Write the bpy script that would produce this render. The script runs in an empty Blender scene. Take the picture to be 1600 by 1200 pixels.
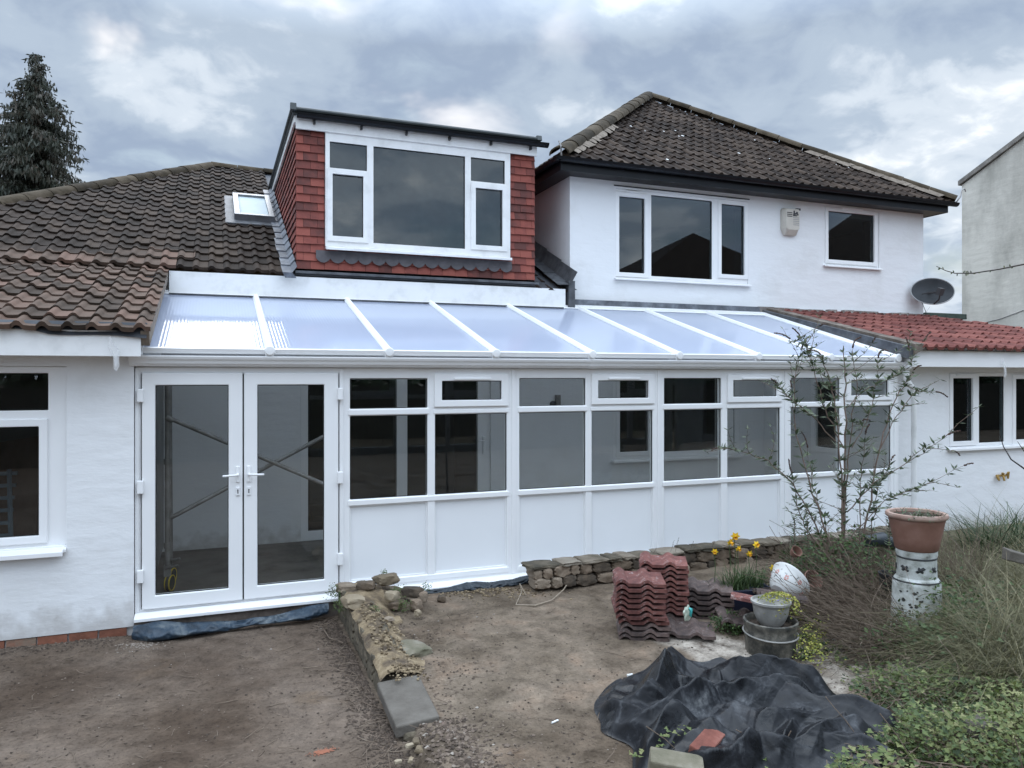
import bpy, bmesh, math, random
from mathutils import Vector, Matrix, noise
R = math.radians
random.seed(11)
S = bpy.context.scene
C = S.collection

# ------------------------------------------------------------------ camera
F, TH, HZ, CZ = 1180.0, R(21.5), 588.0, 2.02
cam_d = bpy.data.cameras.new('camera'); cam = bpy.data.objects.new('camera', cam_d); C.objects.link(cam)
cam.location = (0, 0, CZ); cam.rotation_euler = (R(90), 0, -TH)
cam_d.lens = F/1600*36; cam_d.sensor_width = 36; cam_d.shift_y = -(600-HZ)/1600
cam_d.clip_start = 0.05; cam_d.clip_end = 2000
S.camera = cam
S.view_settings.view_transform = 'Standard'; S.view_settings.look = 'None'
S.view_settings.gamma = 1; S.view_settings.exposure = 0.27
S.cycles.transparent_max_bounces = 24; S.cycles.max_bounces = 10

# ------------------------------------------------------------------ world (cloudy sky)
SUN_EL, SUN_AZ = R(38), R(2)      # azimuth measured from +y towards +x
w = bpy.data.worlds.new('World'); S.world = w; w.use_nodes = True
nt = w.node_tree; N = nt.nodes; L = nt.links; N.clear()
def wn(t, **k):
    n = N.new(t)
    for a, b in k.items(): setattr(n, a, b)
    return n
def wmath(op, a, b=None, c=None, clamp=False):
    n = wn('ShaderNodeMath', operation=op); n.use_clamp = clamp
    for i, v in enumerate((a, b, c)):
        if v is None: continue
        if isinstance(v, (int, float)): n.inputs[i].default_value = v
        else: L.new(v, n.inputs[i])
    return n.outputs[0]
tc = wn('ShaderNodeTexCoord'); sep = wn('ShaderNodeSeparateXYZ'); L.new(tc.outputs['Generated'], sep.inputs[0])
zz = wmath('ADD', wmath('MAXIMUM', sep.outputs[2], 0.0), 0.33)
comb = wn('ShaderNodeCombineXYZ')
L.new(wmath('DIVIDE', sep.outputs[0], zz), comb.inputs[0]); L.new(wmath('DIVIDE', sep.outputs[1], zz), comb.inputs[1])
comb.inputs[2].default_value = 2.7
def wnoise(scale, detail, rough, dist=0.0, off=0.0):
    n = wn('ShaderNodeTexNoise'); n.inputs['Scale'].default_value = scale; n.inputs['Detail'].default_value = detail
    n.inputs['Roughness'].default_value = rough; n.inputs['Distortion'].default_value = dist
    m = wn('ShaderNodeVectorMath', operation='ADD'); m.inputs[1].default_value = (off, off*.7, off*.3)
    L.new(comb.outputs[0], m.inputs[0]); L.new(m.outputs[0], n.inputs['Vector']); return n.outputs['Fac']
def wramp(f, pts):
    r = wn('ShaderNodeValToRGB'); L.new(f, r.inputs[0]); r.color_ramp.interpolation = 'EASE'
    e = r.color_ramp.elements
    while len(e) < len(pts): e.new(0.5)
    for el, (p, c) in zip(e, pts): el.position = p; el.color = (*c, 1)
    return r.outputs[0]
big = wnoise(1.15, 4, .5, .3, 3.1); mid = wnoise(3.0, 7, .52, .35, 7.7)
fine = wnoise(9.0, 6, .55, .5, 13.3)
dens = wmath('ADD', wmath('MULTIPLY', big, .50), wmath('ADD', wmath('MULTIPLY', mid, .36), wmath('MULTIPLY', fine, .14)))
cloud = wramp(dens, [(.375, (.86, .88, .89)), (.43, (.52, .58, .65)), (.475, (.35, .42, .51)), (.54, (.26, .325, .43)), (.62, (.37, .455, .54))])
sky = wn('ShaderNodeTexSky', sky_type='NISHITA'); sky.sun_disc = False
sky.sun_elevation = SUN_EL; sky.sun_rotation = SUN_AZ; sky.air_density = 1.2; sky.dust_density = 2.0
skys = wn('ShaderNodeVectorMath', operation='SCALE'); L.new(sky.outputs[0], skys.inputs[0]); skys.inputs['Scale'].default_value = 0.075
gap = wramp(wnoise(2.2, 5, .5, .3, 21.0), [(.56, (0, 0, 0)), (.70, (.7, .7, .7))])
mx = wn('ShaderNodeMix', data_type='RGBA'); L.new(gap, mx.inputs[0]); L.new(cloud, mx.inputs[6]); L.new(skys.outputs[0], mx.inputs[7])
# brighter clouds overhead (an overcast sky is brightest at the zenith), brightest round the hidden sun
up = wmath('MULTIPLY', wmath('SUBTRACT', sep.outputs[2], .40), 1/.40, clamp=True)
sd = (math.sin(SUN_AZ)*math.cos(SUN_EL), math.cos(SUN_AZ)*math.cos(SUN_EL), math.sin(SUN_EL))
dot = wn('ShaderNodeVectorMath', operation='DOT_PRODUCT'); L.new(tc.outputs['Generated'], dot.inputs[0]); dot.inputs[1].default_value = sd
glow = wmath('POWER', wmath('MAXIMUM', dot.outputs['Value'], 0.0), 28)
back = wmath('MULTIPLY', wmath('MULTIPLY', wmath('SUBTRACT', .15, sep.outputs[1]), 1.0, clamp=True), 1.1)
gain = wmath('ADD', back, wmath('ADD', wmath('MULTIPLY', up, 5.0), 1.17), wmath('MULTIPLY', glow, 1.0))
hs = wn('ShaderNodeMix', data_type='RGBA'); L.new(wmath('MULTIPLY', up, .6), hs.inputs[0]); L.new(mx.outputs[2], hs.inputs[6]); hs.inputs[7].default_value = (.345, .385, .435, 1)
bg = wn('ShaderNodeBackground'); L.new(hs.outputs[2], bg.inputs[0]); L.new(gain, bg.inputs[1])
out = wn('ShaderNodeOutputWorld'); L.new(bg.outputs[0], out.inputs[0])

sl = bpy.data.lights.new('sun', 'SUN'); so = bpy.data.objects.new('sun', sl); C.objects.link(so)
sl.energy = 0.6; sl.angle = R(30); sl.color = (1, .96, .9)
so.rotation_euler = (R(90)-SUN_EL, 0, R(180)-SUN_AZ)

# ------------------------------------------------------------------ pixel -> place helpers
def tanx(u): return math.tan(math.atan((u-800)/F)+TH)
def W(u, v, y):                       # point on the vertical plane y
    t = tanx(u); Z = y*(math.cos(TH)+t*math.sin(TH))
    return (t*y, CZ+(HZ-v)/F*Z)
def WX(u, y): return tanx(u)*y
def G(u, v, z=0.0):                   # point on the level z
    Z = (CZ-z)*F/(v-HZ); t = tanx(u); y = Z/(math.cos(TH)+t*math.sin(TH))
    return Vector((t*y, y, z))
def D(u, v, Z):                       # point at depth Z
    t = tanx(u); y = Z/(math.cos(TH)+t*math.sin(TH)); return Vector((t*y, y, CZ+(HZ-v)/F*Z))

# ------------------------------------------------------------------ materials
def newmat(name):
    m = bpy.data.materials.new(name); m.use_nodes = True; return m, m.node_tree, m.node_tree.nodes['Principled BSDF']
def mat(name, cols, rough=.6, scale=5, detail=6, bump=0, bscale=None, metal=0, spec=.5, attr=None, stretch=None, coat=0, bdist=.01, nrough=.6, pos=None, rvar=0):
    """noise-driven colour ramp between the given colours, optional per-tile attribute, bump"""
    m, t, b = newmat(name); n = t.nodes; l = t.links
    tcn = n.new('ShaderNodeTexCoord'); vec = tcn.outputs['Object']
    if stretch:
        mp = n.new('ShaderNodeMapping'); mp.inputs['Scale'].default_value = stretch; l.new(vec, mp.inputs[0]); vec = mp.outputs[0]
    ns = n.new('ShaderNodeTexNoise'); ns.inputs['Scale'].default_value = scale; ns.inputs['Detail'].default_value = detail
    ns.inputs['Roughness'].default_value = nrough; l.new(vec, ns.inputs['Vector'])
    f = ns.outputs['Fac']
    if attr:
        a = n.new('ShaderNodeAttribute'); a.attribute_name = attr[0]
        mm = n.new('ShaderNodeMath'); mm.operation = 'MULTIPLY_ADD'; l.new(a.outputs['Fac'], mm.inputs[0]); mm.inputs[1].default_value = attr[1]
        m2 = n.new('ShaderNodeMath'); m2.operation = 'MULTIPLY'; l.new(f, m2.inputs[0]); m2.inputs[1].default_value = 1-attr[1]
        l.new(m2.outputs[0], mm.inputs[2]); f = mm.outputs[0]
    r = n.new('ShaderNodeValToRGB'); l.new(f, r.inputs[0]); e = r.color_ramp.elements
    k = len(cols)
    while len(e) < k: e.new(.5)
    for i, (el, c) in enumerate(zip(e, cols)):
        el.position = pos[i] if pos else (.30+.40*i/max(1, k-1)); el.color = (*c, 1)
    l.new(r.outputs[0], b.inputs['Base Color'])
    b.inputs['Roughness'].default_value = rough; b.inputs['Metallic'].default_value = metal
    b.inputs['Specular IOR Level'].default_value = spec
    if coat: b.inputs['Coat Weight'].default_value = coat
    if rvar:
        rm = n.new('ShaderNodeMath'); rm.operation = 'MULTIPLY_ADD'; l.new(ns.outputs['Fac'], rm.inputs[0]); rm.inputs[1].default_value = rvar
        rm.inputs[2].default_value = rough-rvar/2; l.new(rm.outputs[0], b.inputs['Roughness'])
    if bump:
        nb = n.new('ShaderNodeTexNoise'); nb.inputs['Scale'].default_value = bscale or scale*4; nb.inputs['Detail'].default_value = 8
        nb.inputs['Roughness'].default_value = .65
        l.new(vec, nb.inputs['Vector'])
        bp = n.new('ShaderNodeBump'); bp.inputs['Strength'].default_value = bump; bp.inputs['Distance'].default_value = bdist
        l.new(nb.outputs['Fac'], bp.inputs['Height']); l.new(bp.outputs[0], b.inputs['Normal'])
    return m
M = {}
M['upvc'] = mat('white_upvc', [(.80, .80, .80), (.84, .84, .84)], .32, 2, 3)
M['upvc_old'] = mat('white_upvc_aged', [(.70, .70, .69), (.80, .80, .79), (.82, .82, .82)], .4, 6, 6)
M['panel'] = mat('white_panel', [(.78, .79, .80), (.81, .82, .83)], .38, 1.5, 3)
M['gasket'] = mat('black_gasket', [(.015, .015, .015), (.02, .02, .02)], .6)
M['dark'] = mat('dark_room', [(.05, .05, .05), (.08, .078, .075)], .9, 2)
M['roomgrey'] = mat('room_wall', [(.20, .20, .20), (.26, .26, .25)], .9, 2)
M['tiled'] = mat('dark_concrete_tile', [(.017, .0115, .008), (.031, .021, .0155), (.052, .036, .026), (.08, .058, .042)], .85, 5, 8, .5, 60, attr=('tile', .45), bdist=.006, spec=.18)
M['tileb'] = mat('brown_concrete_tile', [(.038, .027, .020), (.068, .047, .035), (.10, .068, .051), (.135, .083, .062)], .85, 6, 8, .5, 60, attr=('tile', .5), bdist=.006, spec=.18)
M['tiler'] = mat('house_concrete_tile', [(.018, .012, .009), (.031, .021, .0155), (.046, .032, .024), (.066, .047, .035)], .85, 5, 8, .5, 60, attr=('tile', .4), bdist=.006, spec=.18)
M['tilered'] = mat('red_concrete_tile', [(.11, .042, .036), (.175, .062, .052), (.24, .092, .074)], .8, 6, 8, .4, 60, attr=('tile', .4), bdist=.005, spec=.18)
M['tiledorm'] = mat('red_clay_tile', [(.095, .028, .022), (.175, .042, .031), (.235, .056, .040), (.275, .072, .050)], .75, 7, 6, .3, 50, attr=('tile', .42), bdist=.004)
M['mortar'] = mat('mortar', [(.15, .12, .095), (.27, .225, .18)], .95, 8, 8, .8, 40)
M['mortar_old'] = mat('stained_mortar', [(.06, .048, .038), (.13, .105, .085), (.24, .20, .165)], .95, 5, 9, .9, 30)
M['ridge'] = mat('ridge_tile', [(.024, .019, .012), (.05, .038, .024), (.095, .075, .052)], .9, 6, 8, .8, 30, attr=('tile', .3), spec=.18)
M['lead'] = mat('lead', [(.07, .075, .085), (.13, .14, .16), (.24, .26, .29)], .5, 6, 8, .4, 20, metal=.3)
M['leaddark'] = mat('lead_dark', [(.035, .037, .042), (.07, .074, .082), (.11, .115, .125)], .55, 8, 6, .3, 30)
M['black'] = mat('black_upvc', [(.004, .005, .007), (.009, .010, .013)], .35, 4, spec=.25)
M['felt'] = mat('roof_felt', [(.03, .033, .04), (.06, .065, .075)], .7, 6, 6, .3, 20)
M['dormroof'] = mat('dormer_roof_trim', [(.02, .026, .028), (.04, .05, .052)], .5, 6, 6)
M['brick'] = mat('old_brick', [(.16, .06, .035), (.26, .10, .06), (.20, .15, .11)], .9, 9, 8, .7, 40, attr=('tile', .4))
M['stone'] = mat('garden_stone', [(.055, .042, .03), (.12, .088, .06), (.19, .14, .098), (.27, .215, .16)], .95, 9, 9, 1, 30, attr=('tile', .45), bdist=.015)
M['slab'] = mat('concrete_slab', [(.075, .065, .052), (.11, .096, .08), (.145, .13, .11)], .92, 6, 10, .5, 60)
M['slabgreen'] = mat('mossy_concrete', [(.10, .095, .06), (.16, .142, .10), (.23, .21, .165)], .92, 7, 10, .6, 50)
M['terra'] = mat('terracotta', [(.15, .072, .05), (.20, .10, .072), (.25, .14, .108)], .75, 5, 8, .2, 40)
M['terralight'] = mat('terracotta_rim', [(.24, .14, .105), (.33, .22, .175), (.38, .29, .24)], .8, 9, 8, .2, 40)
M['soil'] = mat('soil', [(.03, .02, .014), (.07, .05, .035)], 1, 20, 8, 1, 60)
M['bluesheet'] = mat('blue_dpc', [(.012, .022, .034), (.024, .045, .07), (.12, .14, .15)], .45, 7, 9, .6, 25)
M['blackmem'] = mat('black_membrane', [(.012, .016, .022), (.03, .04, .05)], .4, 5, 8, .6, 12)
M['steel'] = mat('scaffold_steel', [(.22, .21, .20), (.36, .35, .34)], .5, 9, 6, metal=.5)
M['yellow'] = mat('yellow_paint', [(.5, .36, .03), (.6, .45, .05)], .5)
M['rubber'] = mat('castor_rubber', [(.03, .03, .03), (.06, .06, .06)], .8)
M['concfloor'] = mat('screed_floor', [(.075, .065, .055), (.13, .115, .10), (.17, .155, .135)], .8, 2.5, 9, .3, 20)
M['brass'] = mat('brass', [(.28, .17, .05), (.45, .30, .10)], .5, 20, metal=.7)
M['alarm'] = mat('alarm_plastic', [(.50, .46, .40), (.58, .54, .47)], .45, 6)
M['ink'] = mat('dark_print', [(.03, .03, .035), (.05, .05, .05)], .6)
M['greyprint'] = mat('grey_print', [(.28, .27, .27), (.35, .34, .33)], .6)
M['dish'] = mat('dish_grey', [(.030, .034, .038), (.05, .055, .06)], .7, 5, 6, spec=.3)
M['bark'] = mat('bark', [(.05, .035, .025), (.11, .08, .06)], .95, 12, 8, .8, 40)
M['twig'] = mat('twig', [(.07, .05, .035), (.15, .11, .08), (.20, .16, .12)], .9, 20)
M['stem'] = mat('stem_brown', [(.13, .09, .07), (.21, .15, .12)], .9, 20)
M['bark_dark'] = mat('twig_dark', [(.025, .02, .018), (.06, .045, .04)], .9, 20)
M['stonepale'] = mat('pale_stone', [(.13, .10, .065), (.22, .17, .11), (.32, .265, .19)], .95, 9, 9, .8, 40, attr=('tile', .5))
M['pebble'] = mat('small_debris', [(.05, .036, .026), (.11, .08, .06), (.20, .155, .12), (.36, .33, .29)], .95, 3, 2, attr=('tile', .95), pos=[.1, .55, .92, 1.0])
M['chimney'] = mat('painted_pot_white', [(.05, .05, .045), (.30, .31, .28), (.46, .475, .45), (.55, .565, .55)], .75, 9, 9, .5, 30, pos=[.30, .40, .52, .65])
M['chimblack'] = mat('pot_black_paint', [(.012, .012, .014), (.03, .03, .03)], .6)
M['china'] = mat('china_white', [(.52, .52, .50), (.66, .66, .64)], .25, 5, 5)
M['pink'] = mat('china_pink', [(.55, .22, .18), (.62, .34, .30)], .3, 20)
M['planter'] = mat('dark_planter', [(.035, .037, .035), (.08, .078, .07), (.15, .14, .12)], .75, 7, 8, .4, 30)
M['planterblue'] = mat('blue_glazed_planter', [(.012, .015, .03), (.025, .03, .055)], .35, 7)
M['greypot'] = mat('grey_stone_pot', [(.16, .16, .15), (.27, .26, .24), (.36, .35, .33)], .8, 7, 8, .4, 30)
M['petal'] = mat('yellow_petal', [(.75, .50, .02), (.85, .62, .04)], .6, 20)
M['trumpet'] = mat('orange_trumpet', [(.75, .33, .01), (.80, .42, .02)], .6, 20)
M['redbrick'] = mat('loose_brick', [(.10, .032, .022), (.17, .055, .038), (.24, .10, .075)], .9, 9, 8, .6, 40)
M['whiteplastic'] = mat('white_litter', [(.6, .6, .58), (.75, .75, .73)], .5)
M['teal'] = mat('teal_print', [(.02, .25, .25), (.05, .35, .33)], .5)
M['litter'] = mat('bag_plastic', [(.30, .36, .28), (.45, .48, .40)], .4, 14)
M['orange'] = mat('orange_stain', [(.30, .11, .06), (.22, .09, .055)], .9, 20)
M['board'] = mat('old_board', [(.09, .06, .045), (.16, .11, .085)], .8, 5, 6, stretch=(1, 1, .3))
M['bluecrate'] = mat('blue_grey_plastic', [(.05, .08, .10), (.09, .13, .16)], .5)
M['greybuild'] = None

def leafmat(name, cols, trans=.25, scale=3, rough=.6):
    m, t, b = newmat(name); n = t.nodes; l = t.links
    a = n.new('ShaderNodeAttribute'); a.attribute_name = 'tile'
    r = n.new('ShaderNodeValToRGB'); l.new(a.outputs['Fac'], r.inputs[0]); e = r.color_ramp.elements
    while len(e) < len(cols): e.new(.5)
    for i, (el, c) in enumerate(zip(e, cols)): el.position = i/(len(cols)-1); el.color = (*c, 1)
    l.new(r.outputs[0], b.inputs['Base Color']); b.inputs['Roughness'].default_value = rough
    tr = n.new('ShaderNodeBsdfTranslucent'); l.new(r.outputs[0], tr.inputs[0])
    ms = n.new('ShaderNodeMixShader'); ms.inputs[0].default_value = trans
    l.new(b.outputs[0], ms.inputs[1]); l.new(tr.outputs[0], ms.inputs[2]); l.new(ms.outputs[0], n['Material Output'].inputs[0])
    return m
M['buddleia'] = leafmat('buddleia_leaf', [(.035, .052, .026), (.07, .10, .05), (.12, .155, .088), (.20, .23, .155)])
M['seed'] = leafmat('seed_head', [(.045, .025, .02), (.09, .045, .035), (.13, .08, .05)])
M['ivy'] = leafmat('ivy_leaf', [(.015, .028, .008), (.030, .055, .014), (.065, .10, .026), (.13, .165, .045), (.24, .24, .10)])
M['weed'] = leafmat('weed_leaf', [(.02, .04, .012), (.045, .08, .02), (.08, .13, .035)])
M['moss'] = leafmat('moss_leaf', [(.05, .06, .015), (.09, .12, .03), (.08, .16, .04)])
M['dry'] = leafmat('dry_grass', [(.07, .066, .032), (.14, .13, .062), (.23, .205, .11), (.36, .31, .19)])
M['grassgreen'] = leafmat('green_grass', [(.03, .05, .015), (.055, .09, .03), (.09, .14, .045)])
M['strap'] = leafmat('strap_leaf', [(.015, .035, .012), (.03, .06, .022), (.06, .10, .04)])
M['conifer'] = leafmat('conifer_spray', [(.012, .017, .011), (.026, .033, .019), (.045, .042, .027), (.075, .056, .040)], .1)
M['primula'] = leafmat('yellow_foliage', [(.12, .15, .03), (.28, .28, .045), (.48, .43, .09)])
M['hedge'] = leafmat('hedge_leaf', [(.012, .022, .008), (.03, .05, .018), (.05, .08, .03)], .1)
M['deadleaf'] = leafmat('dead_leaf', [(.05, .035, .022), (.11, .075, .045), (.20, .15, .10)])

def thinfresnel(n, l, ior):      # the same reflectance on both faces of a thin sheet
    g = n.new('ShaderNodeNewGeometry'); mr = n.new('ShaderNodeMapRange'); l.new(g.outputs['Backfacing'], mr.inputs[0]); mr.inputs[3].default_value = ior; mr.inputs[4].default_value = 1/ior
    fr = n.new('ShaderNodeFresnel'); l.new(mr.outputs[0], fr.inputs[0]); return fr
def glassmat(name, ior=1.5, tint=(.75, .79, .79), gain=1.0):
    m, t, b = newmat(name); n = t.nodes; l = t.links; n.remove(b)
    fr = thinfresnel(n, l, ior)
    mg = n.new('ShaderNodeMath'); mg.operation = 'MULTIPLY'; mg.use_clamp = True; mg.inputs[1].default_value = gain; l.new(fr.outputs[0], mg.inputs[0])
    tr = n.new('ShaderNodeBsdfTransparent'); tr.inputs[0].default_value = (*tint, 1)
    gl = n.new('ShaderNodeBsdfGlossy'); gl.inputs['Roughness'].default_value = 0.0; gl.inputs[0].default_value = (.9, .95, 1, 1)
    nb = n.new('ShaderNodeTexNoise'); nb.inputs['Scale'].default_value = .9; nb.inputs['Detail'].default_value = 1
    tcn = n.new('ShaderNodeTexCoord'); l.new(tcn.outputs['Object'], nb.inputs[0])
    bp = n.new('ShaderNodeBump'); bp.inputs['Strength'].default_value = .05; bp.inputs['Distance'].default_value = .02
    l.new(nb.outputs['Fac'], bp.inputs['Height']); l.new(bp.outputs[0], gl.inputs['Normal'])
    ms = n.new('ShaderNodeMixShader'); l.new(mg.outputs[0], ms.inputs[0]); l.new(tr.outputs[0], ms.inputs[1]); l.new(gl.outputs[0], ms.inputs[2])
    l.new(ms.outputs[0], n['Material Output'].inputs[0]); return m
M['glass'] = glassmat('window_glass', 1.5, (.93, .94, .93))
M['glassup'] = glassmat('upper_window_glass', 1.65, (.5, .55, .56), 1.0)

def polymat():
    m, t, b = newmat('twinwall_polycarbonate'); n = t.nodes; l = t.links; n.remove(b)
    tcn = n.new('ShaderNodeTexCoord')
    sp = n.new('ShaderNodeSeparateXYZ'); l.new(tcn.outputs['Object'], sp.inputs[0])
    mm = n.new('ShaderNodeMath'); mm.operation = 'MULTIPLY'; l.new(sp.outputs[0], mm.inputs[0]); mm.inputs[1].default_value = 2*math.pi/.03
    sn = n.new('ShaderNodeMath'); sn.operation = 'SINE'; l.new(mm.outputs[0], sn.inputs[0])
    ns = n.new('ShaderNodeTexNoise'); ns.inputs['Scale'].default_value = .8; l.new(tcn.outputs['Object'], ns.inputs[0])
    ad = n.new('ShaderNodeMath'); ad.operation = 'MULTIPLY_ADD'; l.new(ns.outputs['Fac'], ad.inputs[0]); ad.inputs[1].default_value = 3; l.new(sn.outputs[0], ad.inputs[2])
    bp = n.new('ShaderNodeBump'); bp.inputs['Strength'].default_value = .16; bp.inputs['Distance'].default_value = .004; l.new(ad.outputs[0], bp.inputs['Height'])
    tl = n.new('ShaderNodeBsdfTranslucent'); tl.inputs[0].default_value = (.84, .83, .80, 1)
    df = n.new('ShaderNodeBsdfDiffuse'); df.inputs[0].default_value = (.72, .80, 1.0, 1)
    tr = n.new('ShaderNodeBsdfTransparent'); tr.inputs[0].default_value = (.74, .755, .77, 1)
    gl = n.new('ShaderNodeBsdfGlossy'); gl.inputs['Roughness'].default_value = .06; l.new(bp.outputs[0], gl.inputs['Normal'])
    m1 = n.new('ShaderNodeMixShader'); m1.inputs[0].default_value = .55; l.new(tl.outputs[0], m1.inputs[1]); l.new(df.outputs[0], m1.inputs[2])
    m2 = n.new('ShaderNodeMixShader'); m2.inputs[0].default_value = .24; l.new(m1.outputs[0], m2.inputs[1]); l.new(tr.outputs[0], m2.inputs[2])
    fr = thinfresnel(n, l, 1.5)
    m3 = n.new('ShaderNodeMixShader'); l.new(fr.outputs[0], m3.inputs[0]); l.new(m2.outputs[0], m3.inputs[1]); l.new(gl.outputs[0], m3.inputs[2])
    l.new(m3.outputs[0], n['Material Output'].inputs[0]); return m
M['poly'] = polymat()
def clearplastic():
    m, t, b = newmat('clear_plastic'); n = t.nodes; l = t.links
    tr = n.new('ShaderNodeBsdfTransparent'); ms = n.new('ShaderNodeMixShader'); ms.inputs[0].default_value = .35
    b.inputs['Base Color'].default_value = (.8, .8, .8, 1); b.inputs['Roughness'].default_value = .2
    l.new(tr.outputs[0], ms.inputs[1]); l.new(b.outputs[0], ms.inputs[2]); l.new(ms.outputs[0], n['Material Output'].inputs[0]); return m
M['clear'] = clearplastic()

def rendermat(name, base, dirt, grey=False):
    m, t, b = newmat(name); n = t.nodes; l = t.links
    tcn = n.new('ShaderNodeTexCoord'); v = tcn.outputs['Object']
    n1 = n.new('ShaderNodeTexNoise'); n1.inputs['Scale'].default_value = 1.3 if not grey else .9; n1.inputs['Detail'].default_value = 9; n1.inputs['Roughness'].default_value = .68
    mp = n.new('ShaderNodeMapping'); mp.inputs['Scale'].default_value = (1, 1, .45 if grey else 1); l.new(v, mp.inputs[0]); l.new(mp.outputs[0], n1.inputs[0])
    r = n.new('ShaderNodeValToRGB'); l.new(n1.outputs['Fac'], r.inputs[0]); e = r.color_ramp.elements
    e[0].position = .32 if not grey else .36; e[0].color = (*dirt, 1); e[1].position = .48 if not grey else .62; e[1].color = (*base, 1)
    # splashed soil near the foot of the wall
    sp = n.new('ShaderNodeSeparateXYZ'); l.new(v, sp.inputs[0])
    n2 = n.new('ShaderNodeTexNoise'); n2.inputs['Scale'].default_value = 9; n2.inputs['Detail'].default_value = 10; l.new(v, n2.inputs[0])
    ma = n.new('ShaderNodeMath'); ma.operation = 'MULTIPLY_ADD'; l.new(n2.outputs['Fac'], ma.inputs[0]); ma.inputs[1].default_value = -.55; ma.inputs[2].default_value = .35
    mb = n.new('ShaderNodeMath'); mb.operation = 'SUBTRACT'; l.new(sp.outputs[2], mb.inputs[0]); l.new(ma.outputs[0], mb.inputs[1])
    mr = n.new('ShaderNodeMapRange'); l.new(mb.outputs[0], mr.inputs[0]); mr.inputs[1].default_value = -.1; mr.inputs[2].default_value = .12; mr.inputs[3].default_value = .55; mr.inputs[4].default_value = 0
    mx = n.new('ShaderNodeMix'); mx.data_type = 'RGBA'; l.new(mr.outputs[0], mx.inputs[0]); l.new(r.outputs[0], mx.inputs[6]); mx.inputs[7].default_value = (.36, .33, .30, 1)
    l.new(mx.outputs[2], b.inputs['Base Color']); b.inputs['Roughness'].default_value = .85; b.inputs['Specular IOR Level'].default_value = .2
    n3 = n.new('ShaderNodeTexNoise'); n3.inputs['Scale'].default_value = 5; n3.inputs['Detail'].default_value = 8; n3.inputs['Roughness'].default_value = .55
    mp2 = n.new('ShaderNodeMapping'); mp2.inputs['Scale'].default_value = (.6, .6, 1.6); l.new(v, mp2.inputs[0]); l.new(mp2.outputs[0], n3.inputs[0])
    bp = n.new('ShaderNodeBump'); bp.inputs['Strength'].default_value = .5; bp.inputs['Distance'].default_value = .02; l.new(n3.outputs['Fac'], bp.inputs['Height'])
    l.new(bp.outputs[0], b.inputs['Normal']); return m
M['render'] = rendermat('white_render', (.78, .785, .79), (.72, .72, .715))
M['greybuild'] = rendermat('weathered_grey_render', (.66, .63, .56), (.38, .365, .32), True)

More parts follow.
